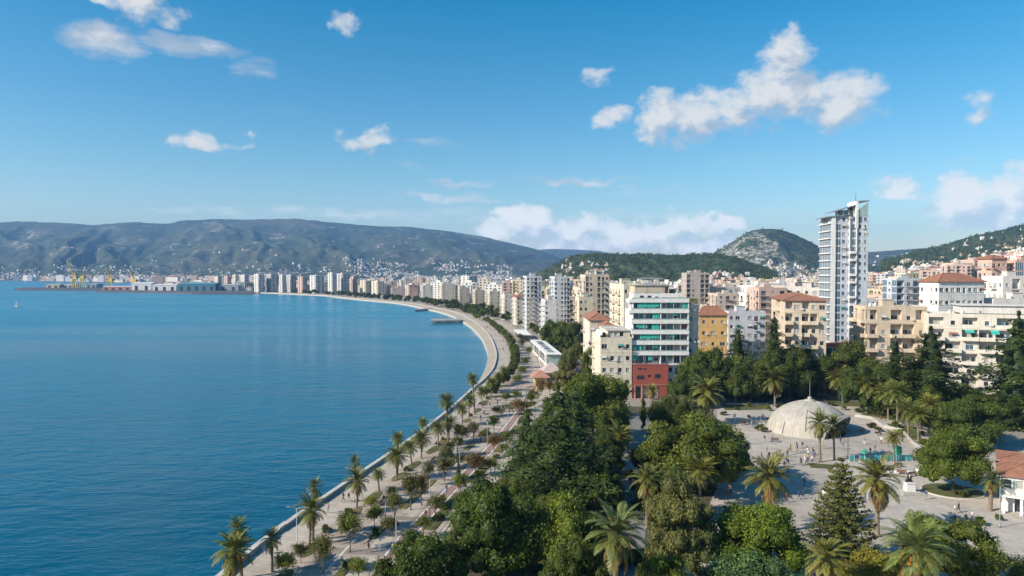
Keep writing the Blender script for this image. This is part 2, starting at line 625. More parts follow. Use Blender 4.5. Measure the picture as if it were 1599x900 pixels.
# ---- promenade in strips that follow the shore
SEAWALL = mat('sea_wall_stone', (.50, .48, .44), .85, .25, .8, bump=.4, world=True)
WALK = mat('pale_paving', (.47, .42, .36), .85, .16, 1.2, world=True, big=.35, slabs=1.8)
TILE = mat('tan_paving', (.40, .34, .29), .88, .2, .9, world=True, big=.4, slabs=1.6)
REDP = mat('red_lane', (.33, .215, .185), .85, .3, .8, world=True, big=.3)
WHITEP = mat('white_marking', (.72, .71, .68), .8, .12, 1.5, world=True)
GRASSM = mat('lawn', (.095, .105, .030), .95, .4, .35, world=True, big=.5)
DRYGRASS = mat('dry_lawn', (.15, .13, .045), .95, .4, .4, world=True, big=.4)
SAND = mat('beach_sand', (.46, .39, .30), .95, .18, .4, world=True, big=.25)
ASPH = mat('asphalt', (.075, .075, .078), .9, .25, .5, world=True, big=.3)
PLAZA = mat('plaza_paving', (.455, .415, .365), .88, .16, .5, world=True, big=.45, slabs=2.2)
KERB = mat('kerb_stone', (.50, .48, .44), .85, .15, 1.2, world=True)
SOIL = mat('park_soil', (.085, .075, .045), .95, .4, .25, world=True, big=.5)

strip('quay_wall', lambda Y: -.1, lambda Y: .55, -1.5, CONC, y1=1320, h=1.75)
strip('beach', lambda Y: .5, lambda Y: beach_w(Y) + .3, .02, SAND, y0=236, y1=1150, h=.32)
strip('walkway', lambda Y: (.5 if Y < 236 else beach_w(Y) + .7), lambda Y: beach_w(Y) + 7.2, .06, WALK)
strip('planting_bed', 7.2, 9.8, .07, TILE)
strip('promenade', 9.8, 19.6, .06, TILE)
strip('pale_band', 13.3, 13.65, .074, mat('worn_white_paving', (.56, .54, .50), .85, .2, .6, world=True, big=.6))
strip('pale_band', 16.6, 18.9, .0645, WALK)
strip('cycle_lane', 19.9, 21.5, .066, REDP, y1=250)
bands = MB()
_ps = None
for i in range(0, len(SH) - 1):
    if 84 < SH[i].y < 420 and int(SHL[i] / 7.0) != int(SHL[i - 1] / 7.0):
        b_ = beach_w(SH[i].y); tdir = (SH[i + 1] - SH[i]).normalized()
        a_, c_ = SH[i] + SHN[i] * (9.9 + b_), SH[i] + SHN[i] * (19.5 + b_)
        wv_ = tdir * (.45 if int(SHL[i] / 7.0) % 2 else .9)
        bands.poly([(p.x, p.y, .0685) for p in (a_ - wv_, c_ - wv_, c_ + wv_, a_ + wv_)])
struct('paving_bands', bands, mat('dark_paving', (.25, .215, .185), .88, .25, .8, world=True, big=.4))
strip('lane_line', 19.62, 19.85, .066, WHITEP)
strip('lane_line', 21.55, 21.75, .066, WHITEP)
strip('pavement', 19.5, 24.6, .055, TILE)
strip('second_walk', 24.6, 31.5, .06, WALK, y1=420)
strip('second_cycle_lane', 27.6, 29.2, .066, REDP, y1=235)
strip('road', 33.0, 42.5, .02, ASPH, y0=150)
strip('road_kerb', 32.6, 33.0, .02, KERB, y0=150, h=.12)
strip('road_kerb', 42.5, 42.9, .02, KERB, y0=150, h=.12)
strip('road_line', 37.6, 37.8, .028, WHITEP, y0=150, skip=lambda l: int(l / 4) % 3 == 0)
strip('far_pavement', 42.9, 47.0, .12, WALK, y0=150)
# low sea wall with a white line: coping stones one by one where they can be told apart, joined beyond
sw = strip('sea_wall', lambda Y: (.35 if Y < 236 else beach_w(Y) + .1), lambda Y: (1.05 if Y < 236 else beach_w(Y) + .65), .0, SEAWALL, h=.62)
cop = MB(); cop.box(-1.98, 1.98, -.42, .42, 0, .14)
copm = cop.mesh('coping_stone', SEAWALL)
for i in range(len(SH)):
    if 78 < SH[i].y < 240:
        p = SH[i] + SHN[i] * .72; q = SH[min(i + 1, len(SH) - 1)]
        rz = math.atan2(-SHN[i].x, SHN[i].y)
        d = (SH[i + 1] - SH[i]).length
        o = place('coping_stone', copm, sw, (p.x, p.y, .625 + random.uniform(-.012, .012)), rz + R(180), (d / 4.0, 1, 1))
# park, plaza and streets on the right
def sheet(name, px, z, material, kerb=False, hk=.12):
    pts = [G(x, y) for x, y in px]
    area = sum(pts[i].x * pts[(i + 1) % len(pts)].y - pts[(i + 1) % len(pts)].x * pts[i].y for i in range(len(pts)))
    if area < 0:
        pts.reverse()
    mb = MB()
    if kerb:
        mb.prism([(p.x, p.y) for p in pts], -.05, z)
    else:
        mb.poly([(p.x, p.y, z) for p in pts])
    return struct(name, mb, material)


def wpoly(name, pts, z, material, h=None):
    mb = MB()
    if h:
        mb.prism(pts, z - .2, z + h)
    else:
        mb.poly([(p[0], p[1], z) for p in pts])
    return struct(name, mb, material)


sheet('plaza', [(1120, 640), (1135, 634), (1270, 626), (1365, 632), (1432, 678), (1470, 694), (1700, 702), (1900, 960), (1850, 1300), (980, 1300), (1060, 900), (1120, 760)], .03, PLAZA)
park = strip('park_ground', 31.6, 75, .022, SOIL, y0=-40, y1=215)
sheet('park_path', [(955, 660), (1000, 645), (1052, 630), (1060, 642), (1012, 668), (1004, 740), (1010, 800), (1000, 960), (930, 960), (958, 800), (972, 740), (962, 690)], .05, mat('park_asphalt', (.21, .205, .20), .9, .2, .5, world=True, big=.3))
sheet('side_street', [(1020, 625), (1130, 622), (1270, 612), (1420, 640), (1420, 628), (1270, 602), (1120, 610), (1020, 613)], .04, ASPH)
LAWNS = [
    ('lawn', [(1128, 633), (1200, 631), (1205, 640), (1132, 641)]),
    ('lawn', [(1205, 634), (1255, 622), (1262, 628), (1228, 640)]),
    ('lawn', [(1290, 625), (1345, 628), (1352, 636), (1300, 634)]),
    ('lawn', [(1352, 640), (1425, 655), (1408, 660), (1345, 648)]),
    ('lawn', [(1385, 662), (1432, 668), (1440, 690), (1405, 682)]),
    ('lawn', [(1425, 690), (1520, 690), (1560, 705), (1470, 706)]),
    ('lawn', [(1215, 660), (1222, 652), (1200, 652), (1190, 660)]),
    ('lawn', [(975, 715), (1000, 730), (996, 760), (1040, 790), (1060, 820), (1110, 700), (1020, 690)]),
    ('lawn', [(820, 850), (905, 850), (925, 885), (905, 960), (780, 960)]),
    ('lawn', [(1262, 724), (1302, 727), (1300, 733), (1266, 731)]),
]
for nm, px in LAWNS:
    sheet(nm, px, .14, GRASSM, True)
# round bed of the lone plaza tree
c0 = G(1487, 768); mb = MB(); mbk = MB()
ring = [(c0.x + 5.0 * math.cos(a) * 1.05, c0.y + 4.6 * math.sin(a)) for a in np.linspace(0, 2 * math.pi, 28, endpoint=False)]
ring2 = [(c0.x + 4.7 * math.cos(a) * 1.05, c0.y + 4.3 * math.sin(a)) for a in np.linspace(0, 2 * math.pi, 28, endpoint=False)]
mbk.prism(ring, 0, .2); struct('tree_bed_kerb', mbk, KERB)
mb.prism(ring2, .05, .26); struct('lawn', mb, GRASSM)
# grass islands round the palms of the sea front, dark planting along the lane
for Y in range(92, 300, 11):
    p = OFF(Y, 8.5); a = shore_dir(Y)
    mb = MB(); n = 16
    rr = random.uniform(1.0, 1.5)
    for k in (0,):
        pts = [(p.x + math.cos(a) * 2.6 * rr * math.cos(w) - math.sin(a) * 1.05 * math.sin(w), p.y + math.sin(a) * 2.6 * rr * math.cos(w) + math.cos(a) * 1.05 * math.sin(w)) for w in np.linspace(0, 2 * math.pi, n, endpoint=False)]
        mb.prism(pts, .0, .13)
    struct('grass_island', mb, GRASSM if random.random() < .6 else DRYGRASS)
for Y in range(86, 330, 13):
    for o, w in ((23.0, 1.0), (15.7, .65)):
        if o < 20 and Y > 210:
            continue
        p = OFF(Y + random.uniform(-3, 3), o); a = shore_dir(Y)
        mb = MB()
        L = random.uniform(3.2, 5.2)
        pts = [(p.x + math.cos(a) * L * u - math.sin(a) * w * v, p.y + math.sin(a) * L * u + math.cos(a) * w * v) for u, v in ((-1, -.8), (-.8, -1), (.8, -1), (1, -.8), (1, .8), (.8, 1), (-.8, 1), (-1, .8))]
        mb.prism(pts, .0, .15)
        struct('grass_strip', mb, random.choice((GRASSM, GRASSM, DRYGRASS)))

# ---- hills
def hill_mat(name, green, rock, rockamt, scale, rockx=None):
    m = bpy.data.materials.new(name); m.use_nodes = True
    g = NG(m.node_tree); b = g.n['Principled BSDF']
    pos = g.new('ShaderNodeNewGeometry').outputs['Position']
    n1 = g.noise(pos, scale, 6, .62); n2 = g.noise(pos, scale * 6, 5, .65); n3 = g.noise(pos, scale * .35, 4, .5)
    c = g.mix(g.ramp(n2, .35, .65), tuple(v * .6 for v in green), tuple(v * 1.35 for v in green))
    c = g.mix(g.math('MULTIPLY', g.ramp(n3, .45, .7), .5), c, (.13, .115, .07))
    r = g.math('MULTIPLY', g.ramp(n1, 1 - rockamt, 1 - rockamt + .13), g.ramp(n2, .42, .58))
    if rockx:                                                    # bare rock only on the western flank
        sx_ = g.new('ShaderNodeSeparateXYZ'); g.l.new(pos, sx_.inputs[0])
        r = g.math('MULTIPLY', r, g.math('SUBTRACT', 1.0, g.ramp(g.math('ADD', sx_.outputs[0], g.math('MULTIPLY', n3, 60)), *rockx)))
    c = g.mix(r, c, rock)
    g.put(b.inputs['Base Color'], c)
    b.inputs['Roughness'].default_value = .95
    b.inputs['Specular IOR Level'].default_value = .1
    bp = g.new('ShaderNodeBump'); bp.inputs['Strength'].default_value = .9; bp.inputs['Distance'].default_value = 1.2 / scale * .012
    g.l.new(n2, bp.inputs['Height']); g.l.new(bp.outputs[0], b.inputs['Normal'])
    return m


HILLS = {}


def hill(name, prof, d0, d1, material, na=160, nr=70, amp=.2, freq=16, back=.35, power=1.25, seed=1, z0=0.0, xr=None, rough=.02):
    """heightfield between depth d0 and the ridge at depth d1; prof: skyline (x, y) as seen in the photograph"""
    px = np.array([p[0] for p in prof], float); py = np.array([p[1] for p in prof], float)
    x0, x1 = px[0], px[-1]
    u = (np.linspace(x0, x1, na) - CX) / F
    hy = np.interp(u * F + CX, px, py)
    ker = np.ones(5) / 5
    hyp = np.convolve(np.pad(hy, 2, mode='edge'), ker, mode='valid')
    hy = .5 * hy + .5 * hyp
    d1a = d1 if not callable(d1) else np.array([d1(q) for q in u])
    d0a = d0 if not callable(d0) else np.array([d0(q) for q in u])
    hr = CAMH + (HZ - hy) * d1a / F
    T = np.concatenate([np.linspace(0, 1, nr), np.linspace(1, 1 + back, 14)[1:]])
    U, TT = np.meshgrid(u, T)
    D = d0a + (d1a - d0a) * TT
    tt = np.minimum(TT, 1)
    warp = fbm(U * 9 + seed * 7.3, TT * 2.2, 4, seed) - .5
    n = fbm((U + .05 * warp) * freq + warp * 1.6, TT * 1.1 + warp, 5, seed + 11, True)
    n2 = fbm(U * freq * 3, TT * 6, 5, seed + 31)
    env = np.sin(np.clip(tt, 0, 1) * math.pi) ** .8
    base = tt ** power
    Hh = hr[None, :] - z0
    Z = z0 + Hh * (base + env * amp * (n - .62) * 1.8 + env * .06 * (n2 - .5)) + Hh * rough * (fbm(U * freq * 8, TT * 20, 3, seed + 51) - .5) * (tt > .02)
    Z = np.where(TT > 1, z0 + Hh * (1 - (np.maximum(TT - 1, 0) / back) ** 1.5 * .7), Z)
    Z = np.maximum(Z, z0 - 6) - (TT < .001) * 8
    verts = np.stack([U * D, D, Z], -1).reshape(-1, 3)
    nR, nC = U.shape
    ii = (np.arange(nR - 1)[:, None] * nC + np.arange(nC - 1)[None, :]).ravel()
    q = np.stack([ii, ii + 1, ii + nC + 1, ii + nC], 1)
    o = place(name, npmesh(name, verts, q, material, smooth=True))
    o['kind'] = 'structure'
    HILLS[name] = (u, T, np.stack([U * D, D, Z], -1))
    return o


MTN = hill_mat('mountain_scrub', (.045, .062, .034), (.30, .26, .21), .46, .0045)
HILLM = hill_mat('wooded_hill', (.040, .062, .026), (.34, .30, .24), .30, .012)
DOMEM = hill_mat('rocky_hill', (.045, .066, .038), (.46, .42, .37), .60, .014, (850, 930))
hill('far_ridge', [(790, 400), (835, 391), (860, 389), (900, 390), (935, 392), (990, 402), (1060, 404), (1140, 404)], 6400, 7300, MTN, amp=.1, seed=4)
hill('mountain_range', [(-700, 372), (-400, 356), (-150, 352), (0, 348), (25, 346), (60, 347), (110, 349), (150, 352), (200, 347), (260, 350), (285, 345), (330, 343), (400, 343), (465, 342),
                        (520, 348), (580, 353), (640, 355), (700, 361), (750, 369), (790, 378), (820, 385), (850, 393), (875, 403), (900, 415), (930, 428)],
     3150, 6200, MTN, na=420, nr=130, amp=.20, freq=15, seed=2)
hill('rocky_hill', [(1060, 428), (1090, 410), (1115, 394), (1140, 380), (1160, 366), (1175, 360), (1190, 357.5), (1215, 358), (1240, 366), (1265, 378), (1300, 396), (1340, 410), (1400, 424)],
     1900, 2500, DOMEM, amp=.12, seed=9, power=.95, na=140, freq=22)
hill('distant_hill', [(1300, 405), (1355, 394), (1400, 391), (1440, 388), (1480, 388), (1540, 392), (1620, 396), (1700, 400)], 3200, 4200, MTN, amp=.12, seed=12)
hill('right_hill', [(1380, 405), (1440, 391), (1470, 384), (1500, 374), (1530, 367), (1560, 360), (1600, 350), (1700, 330), (1900, 322), (2200, 345)], 1250, 2100, HILLM, amp=.15, seed=17, power=1.1, na=180, z0=40)
hill('wooded_hill', [(830, 428), (850, 421), (870, 413), (885, 404), (900, 399), (930, 397), (965, 397), (1000, 397), (1040, 398), (1070, 398), (1100, 396.5), (1125, 397), (1150, 402), (1170, 409), (1190, 417), (1215, 426)],
     1150, 1600, HILLM, amp=.14, seed=21, power=1.0, na=200, nr=80, freq=26, rough=.03)

# haze: pale air round the whole scene
hz = bpy.data.materials.new('haze_air'); hz.use_nodes = True
gh = NG(hz.node_tree); gh.n.remove(gh.n['Principled BSDF'])
pv = gh.new('ShaderNodeVolumePrincipled')
pv.inputs['Color'].default_value = (.26, .54, 1, 1)
pv.inputs['Density'].default_value = 0.85e-4
pv.inputs['Anisotropy'].default_value = 0.0
gh.l.new(pv.outputs[0], gh.n['Material Output'].inputs['Volume'])
mb = MB(); mb.box(-11000, 4700, -1000, 8400, -15, 560)
hzo = mb.build('haze', hz); hzo['kind'] = 'stuff'
# ================================================================== VEGETATION
def leaf_quads(cen, nrm, size, rng, aspect=.75, spread=.7):
    """one bent-free leaf per centre, facing roughly along nrm"""
    n = len(cen)
    nn = nrm + rng.normal(0, spread, (n, 3))
    nn /= np.linalg.norm(nn, axis=1, keepdims=True) + 1e-9
    r = rng.normal(0, 1, (n, 3))
    a = np.cross(nn, r); a /= np.linalg.norm(a, axis=1, keepdims=True) + 1e-9
    b = np.cross(nn, a)
    s = (size if np.ndim(size) else np.full(n, size)) * rng.uniform(.65, 1.35, n)
    a = a * s[:, None] * .5; b = b * (s * aspect)[:, None] * .5
    # leaf shaped like a kite
    v = np.stack([cen - a, cen - b * .9 + a * .1, cen + a, cen + b * .9 + a * .1], 1).reshape(-1, 3)
    q = np.arange(n * 4).reshape(n, 4)
    return v, q


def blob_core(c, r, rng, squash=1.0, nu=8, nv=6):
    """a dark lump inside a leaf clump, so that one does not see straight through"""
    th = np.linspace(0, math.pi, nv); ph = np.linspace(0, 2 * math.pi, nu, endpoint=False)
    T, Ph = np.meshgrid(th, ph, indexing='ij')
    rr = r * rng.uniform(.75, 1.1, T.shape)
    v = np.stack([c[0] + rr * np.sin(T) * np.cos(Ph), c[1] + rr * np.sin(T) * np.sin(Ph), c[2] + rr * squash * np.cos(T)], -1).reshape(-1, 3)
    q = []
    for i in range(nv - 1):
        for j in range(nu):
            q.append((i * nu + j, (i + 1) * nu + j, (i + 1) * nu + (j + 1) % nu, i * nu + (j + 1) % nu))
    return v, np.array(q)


def join(parts):
    vs, qs, ts, o = [], [], [], 0
    for v, q, t in parts:
        vs.append(v); qs.append(q + o); ts.append(t); o += len(v)
    return np.concatenate(vs), np.concatenate(qs), np.concatenate(ts)


def crown_round(seed, rx=1.0, rz=.75, nlobe=34, nleaf=13000, leaf=.045, lobe=(.20, .36), gap=.0, flat=0.0):
    """crown of many lobes, unit radius rx, centre at z=0"""
    rng = np.random.default_rng(seed)
    parts = []
    lobes = []
    for i in range(nlobe):
        w = rng.uniform(0, 2 * math.pi); zc = rng.uniform(-.75, 1)
        rr = math.sqrt(max(0, 1 - zc * zc)); k = rng.uniform(.52, .86)
        c = np.array([rr * math.cos(w) * rx * k, rr * math.sin(w) * rx * k, zc * rz * k * (1 if zc > 0 else 1 - flat)])
        lobes.append((c, rng.uniform(*lobe)))
    lobes.append((np.zeros(3), .5))
    tot = sum(r * r for _, r in lobes)
    for c, r in lobes:
        m = int(nleaf * r * r / tot)
        d = rng.normal(0, 1, (m, 3)); d /= np.linalg.norm(d, axis=1, keepdims=True)
        d[:, 2] = np.where(d[:, 2] < -.35, -d[:, 2], d[:, 2])
        rad = r * (rng.uniform(.62, 1.0, m) ** .6) * (1 + .22 * np.sin(d[:, 0] * 9 + c[0] * 20) * np.sin(d[:, 1] * 8 + c[1] * 17))
        cen = c + d * rad[:, None] * np.array([1, 1, .85])
        v, q = leaf_quads(cen, d, leaf, rng)
        base = rng.uniform(.12, .88)
        t = np.clip(base + rng.normal(0, .17, m), 0, 1)
        parts.append((v, q, t))
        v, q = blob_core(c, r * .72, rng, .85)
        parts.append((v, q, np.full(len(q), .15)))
    return join(parts)


def crown_loose(seed, rx=1.0, rz=.8, nb=60, nleaf=2600, leaf=.09):
    """a sparse see-through crown"""
    rng = np.random.default_rng(seed)
    parts = []
    for i in range(nb):
        d = rng.normal(0, 1, 3); d /= np.linalg.norm(d)
        c = d * np.array([rx, rx, rz]) * rng.uniform(.25, .85)
        m = nleaf // nb
        dd = rng.normal(0, 1, (m, 3))
        cen = c + dd * .13
        v, q = leaf_quads(cen, np.tile(d, (m, 1)), leaf, rng)
        parts.append((v, q, np.clip(rng.uniform(.2, .8) + rng.normal(0, .15, m), 0, 1)))
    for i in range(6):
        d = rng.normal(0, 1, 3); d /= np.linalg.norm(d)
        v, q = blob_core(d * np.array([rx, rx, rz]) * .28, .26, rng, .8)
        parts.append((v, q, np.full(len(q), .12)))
    return join(parts)


def crown_cedar(seed, H=1.0, R0=.52, tiers=13, per=9, leaf=.022, nper=170, droop=.10, top=.06, lo=.10, power=.8):
    """flat plates of needles on spreading branches, height H from z=0"""
    rng = np.random.default_rng(seed)
    parts = []
    for k in range(tiers):
        f = k / (tiers - 1)
        z = H * (lo + (1 - lo - .02) * f)
        Rk = R0 * (1 - f) ** power + top * (1 - f * .8)
        nb = max(4, int(per * (1 - .45 * f)))
        for j in range(nb):
            w = 2 * math.pi * (j + rng.uniform(-.3, .3)) / nb + k * 1.3
            L = Rk * rng.uniform(.52, 1.2)
            m = int(nper * (L / R0) ** 1.1) + 14
            s = rng.uniform(.1, 1, m) ** .75
            wid = .30 * L * (1 - .55 * np.abs(s - .55) * 1.6)
            lat = rng.normal(0, .5, m) * wid
            dirv = np.array([math.cos(w), math.sin(w), 0]); side = np.array([-math.sin(w), math.cos(w), 0])
            zz = z + L * .16 * s - L * (droop + .22) * s ** 2 - np.abs(lat) * .22 + rng.normal(0, .012, m) * H
            cen = dirv * (s * L)[:, None] + side * lat[:, None]
            cen[:, 2] += zz
            nrm = np.tile(np.array([0, 0, 1.0]), (m, 1)) + dirv * .35
            v, q = leaf_quads(cen, nrm, leaf, rng, .6, .45)
            parts.append((v, q, np.clip(rng.uniform(.25, .7) + rng.normal(0, .16, m) + .25 * (s - .5), 0, 1)))
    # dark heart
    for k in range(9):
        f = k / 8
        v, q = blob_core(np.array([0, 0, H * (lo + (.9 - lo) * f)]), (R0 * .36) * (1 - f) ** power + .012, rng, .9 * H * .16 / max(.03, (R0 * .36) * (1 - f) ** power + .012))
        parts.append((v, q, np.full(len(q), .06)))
    return join(parts)


def crown_araucaria(seed, H=1.0, R0=.36, tiers=16, per=10, leaf=.026, nper=190):
    """whorls of separate upswept branches, with air between them"""
    rng = np.random.default_rng(seed)
    parts = []
    for k in range(tiers):
        f = k / (tiers - 1)
        z = H * (.12 + .86 * f)
        Rk = R0 * (1 - f) ** .72 * (0.75 + .25 * min(1, (f + .02) / .16)) + .025
        nb = max(5, int(per - 1.5 * f))
        for j in range(nb):
            w = 2 * math.pi * (j + .5 * (k % 2) + rng.uniform(-.18, .18)) / nb
            L = Rk * rng.uniform(.85, 1.1)
            m = int(nper * L / R0) + 12
            s = rng.uniform(.06, 1, m)
            lat = rng.normal(0, .5, m) * (.045 * H * .5 + .05 * L * (1 - s))
            up = rng.uniform(0, 1, m) * .022 * H
            dirv = np.array([math.cos(w), math.sin(w), 0]); side = np.array([-math.sin(w), math.cos(w), 0])
            cen = dirv * (s * L)[:, None] + side * lat[:, None]
            cen[:, 2] += z - L * .20 * s + L * .24 * s ** 2.2 + up
            v, q = leaf_quads(cen, np.tile([0, 0, 1.0], (m, 1)) - dirv * .2, leaf, rng, .55, .6)
            parts.append((v, q, np.clip(.3 + .4 * s + rng.normal(0, .15, m), 0, 1)))
    return join(parts)


def frond_mesh(L=1.0, arch=.6, n=11, wid=.17, seed=0, lift=.75, vee=.5):
    """one feather leaf: a rib with leaflets on both sides; grows along +X and arches down"""
    rng = random.Random(seed)
    pts = []
    a = lift; x = z = 0.0
    st = L / n
    for k in range(n + 1):
        pts.append((x, z, a))
        x += math.cos(a) * st; z += math.sin(a) * st
        a -= arch * (.5 + 1.2 * k / n) * 2.0 / n
    V, Q, T = [], [], []

    def add(p):
        V.append(p); return len(V) - 1
    # rib
    for k in range(n):
        w0 = .013 * L * (1 - k / n) + .002; w1 = .013 * L * (1 - (k + 1) / n) + .002
        i = [add((pts[k][0], -w0, pts[k][1])), add((pts[k + 1][0], -w1, pts[k + 1][1])), add((pts[k + 1][0], w1, pts[k + 1][1])), add((pts[k][0], w0, pts[k][1]))]
        Q.append(tuple(i)); T.append(.9)
    for k in range(1, n * 2):
        f = k / (2 * n)
        i0 = min(int(f * n), n - 1); fr = f * n - i0
        px = pts[i0][0] * (1 - fr) + pts[i0 + 1][0] * fr; pz = pts[i0][1] * (1 - fr) + pts[i0 + 1][1] * fr; an = pts[i0][2]
        ll = wid * L * (1 - (2 * f - .85) ** 2 * .75) * rng.uniform(.85, 1.1)
        if f < .12:
            ll *= .5
        for sd in (-1, 1):
            fx, fy = .62 * ll, .78 * ll
            dz = vee * ll * rng.uniform(.0, .45) - .30 * ll
            tip = (px + math.cos(an) * fx, sd * fy, pz + math.sin(an) * fx + dz)
            hw = .030 * L
            ca, sa = math.cos(an) * hw, math.sin(an) * hw
            mid = (px + math.cos(an) * fx * .5, sd * fy * .5, pz + math.sin(an) * fx * .5 + dz * .3)
            i = [add((px - ca, 0, pz - sa)), add((mid[0] + ca, mid[1], mid[2] + sa)), add(tip), add((mid[0] - ca, mid[1], mid[2] - sa))]
            Q.append(tuple(i)); T.append(min(1, max(0, .5 + rng.uniform(-.25, .25))))
    return np.array(V), np.array(Q), np.array(T)


def rot_frond(v, yaw, pitch, loc):
    cp, sp = math.cos(pitch), math.sin(pitch)
    x = v[:, 0] * cp - v[:, 2] * sp; z = v[:, 0] * sp + v[:, 2] * cp
    ca, sa = math.cos(yaw), math.sin(yaw)
    return np.stack([x * ca - v[:, 1] * sa + loc[0], x * sa + v[:, 1] * ca + loc[1], z + loc[2]], 1)


def palm_crown(seed, R=1.0, nf=38, lo=-.95, hi=1.15, n=8, wid=.17, arch=.52):
    rng = random.Random(seed)
    parts = []
    for i in range(nf):
        f = i / (nf - 1)
        v, q, t = frond_mesh(R * rng.uniform(.88, 1.1), arch * rng.uniform(.8, 1.2), n, wid, seed * 100 + i, lift=0)
        pitch = lo + (hi - lo) * f ** .85 + rng.uniform(-.1, .1)
        parts.append((rot_frond(v, i * 2.39996 + rng.uniform(-.15, .15), pitch, (0, 0, .02 * i / nf)), q, np.clip(t + (f - .5) * .35, 0, 1)))
    return join(parts)


def leafmesh(name, d, m):
    return npmesh(name, d[0], d[1], m, d[2])


def trunk_mesh(name, h, r0, r1, limbs=0, spread=.5, seed=0, material=None, lean=.04, n=7, top=None):
    rng = random.Random(seed)
    mb = MB()
    pts = []
    rad = []
    for k in range(7):
        f = k / 6
        pts.append((lean * h * math.sin(f * 2.2 + seed), lean * h * math.sin(f * 1.7 + seed * 2), h * f))
        rad.append((r0 * (1 - f) + r1 * f) * (1.35 if k == 0 else 1))
    mb.tube(pts, rad, n)
    for i in range(limbs):
        w = 2 * math.pi * (i + rng.uniform(-.3, .3)) / max(1, limbs)
        f0 = rng.uniform(.55, .95)
        b = Vector(pts[int(f0 * 6)])
        e = Vector((math.cos(w) * spread, math.sin(w) * spread, (top or h * 1.35) * rng.uniform(.85, 1.1)))
        m_ = b.lerp(e, .5) + Vector((math.cos(w), math.sin(w), 0)) * spread * .15
        mb.tube([b, b.lerp(m_, .6), m_, e], [r1 * .8, r1 * .62, r1 * .5, r1 * .2], 5)
    return mb.mesh(name, material or BARK, True)


def ringed_trunk(h, r0, r1, rings=14, seed=0, n=9, boot=True):
    rng = random.Random(seed)
    mb = MB()
    pts, rad = [], []
    cx, cy = rng.uniform(-.03, .03) * h, rng.uniform(-.03, .03) * h
    for k in range(rings * 2 + 1):
        f = k / (rings * 2)
        pts.append((cx * math.sin(f * 1.5) - cx * math.sin(1.5) * f, cy * f * f - cy * f, h * f))
        r = r0 * (1 - f) + r1 * f
        if f < .06:
            r *= 1.3
        if boot and f > .86:
            r *= 1.0 + (f - .86) * 3.2
        rad.append(r * (1.0 if k % 2 else .88))
    mb.tube(pts, rad, n)
    return mb.mesh('trunk', PALMBARK, False)


# -------- templates
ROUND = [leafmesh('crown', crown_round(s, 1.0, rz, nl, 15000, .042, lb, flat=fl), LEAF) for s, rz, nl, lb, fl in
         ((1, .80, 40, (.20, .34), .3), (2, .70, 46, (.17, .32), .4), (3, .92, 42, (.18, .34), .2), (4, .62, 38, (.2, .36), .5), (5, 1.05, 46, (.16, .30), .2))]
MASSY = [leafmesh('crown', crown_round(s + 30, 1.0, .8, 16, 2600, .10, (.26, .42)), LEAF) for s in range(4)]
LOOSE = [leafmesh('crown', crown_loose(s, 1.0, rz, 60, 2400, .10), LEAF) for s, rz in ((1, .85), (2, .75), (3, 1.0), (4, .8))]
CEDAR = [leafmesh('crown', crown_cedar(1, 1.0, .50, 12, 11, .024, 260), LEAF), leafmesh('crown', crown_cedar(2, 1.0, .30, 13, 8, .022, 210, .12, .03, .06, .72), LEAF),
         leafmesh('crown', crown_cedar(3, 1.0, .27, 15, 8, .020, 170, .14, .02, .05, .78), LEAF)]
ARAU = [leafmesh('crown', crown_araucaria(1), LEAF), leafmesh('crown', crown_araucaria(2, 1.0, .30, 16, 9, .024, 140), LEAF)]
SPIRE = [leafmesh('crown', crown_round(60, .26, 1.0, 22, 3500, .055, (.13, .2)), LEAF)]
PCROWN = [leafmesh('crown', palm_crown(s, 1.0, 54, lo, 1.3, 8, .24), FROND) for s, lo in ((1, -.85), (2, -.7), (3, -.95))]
PCROWN_S = [leafmesh('crown', palm_crown(s + 7, 1.0, 30, -1.15, 1.2, 6, .26, .95), FROND) for s in range(2)]
TRUNKS = [trunk_mesh('trunk', 1.0, .055, .032, 6, .42, s, top=1.3) for s in range(3)]
STRAIGHT = trunk_mesh('trunk', 1.0, .02, .006, 0, 0, 5, lean=.004)
THINTRUNK = [trunk_mesh('trunk', 1.0, .035, .018, 5, .30, s + 9, lean=.02, top=1.4) for s in range(2)]
PTRUNK = [ringed_trunk(1.0, .036, .028, 15, s) for s in range(3)]
PTRUNK_FAT = [ringed_trunk(1.0, .085, .075, 12, s + 5) for s in range(2)]
FRONDS = []
for s in range(4):
    v, q, t = frond_mesh(1.0, .50 + .10 * s, 10, .22, s + 50, lift=0)
    FRONDS.append(npmesh('frond', v, q, FROND, t))
fb = MB()
for k in range(9):
    w = k * 2.4; fb.tube([(0, 0, 0), (.12 * math.cos(w), .12 * math.sin(w), .05), (.26 * math.cos(w), .26 * math.sin(w), -.06), (.30 * math.cos(w), .30 * math.sin(w), -.20)], [.012, .018, .04, .05], 5)
FRUIT = fb.mesh('fruit_stalks', mat('date_stalks', (.42, .19, .03), .7, .3, 4))

GREENS = dict(dark=(.070, .096, .020), mid=(.100, .128, .022), bright=(.125, .170, .020), yellow=(.170, .172, .030), grey=(.125, .135, .055), blue=(.065, .125, .052),
              cedar=(.056, .084, .030), olive=(.105, .105, .038), brown=(.145, .098, .040), palm=(.150, .155, .045), palmd=(.115, .132, .038), palmb=(.130, .160, .066))


def jit(c, a=.12):
    k = random.uniform(1 - a, 1 + a)
    return tuple(v * k * random.uniform(1 - a * .4, 1 + a * .4) for v in c)


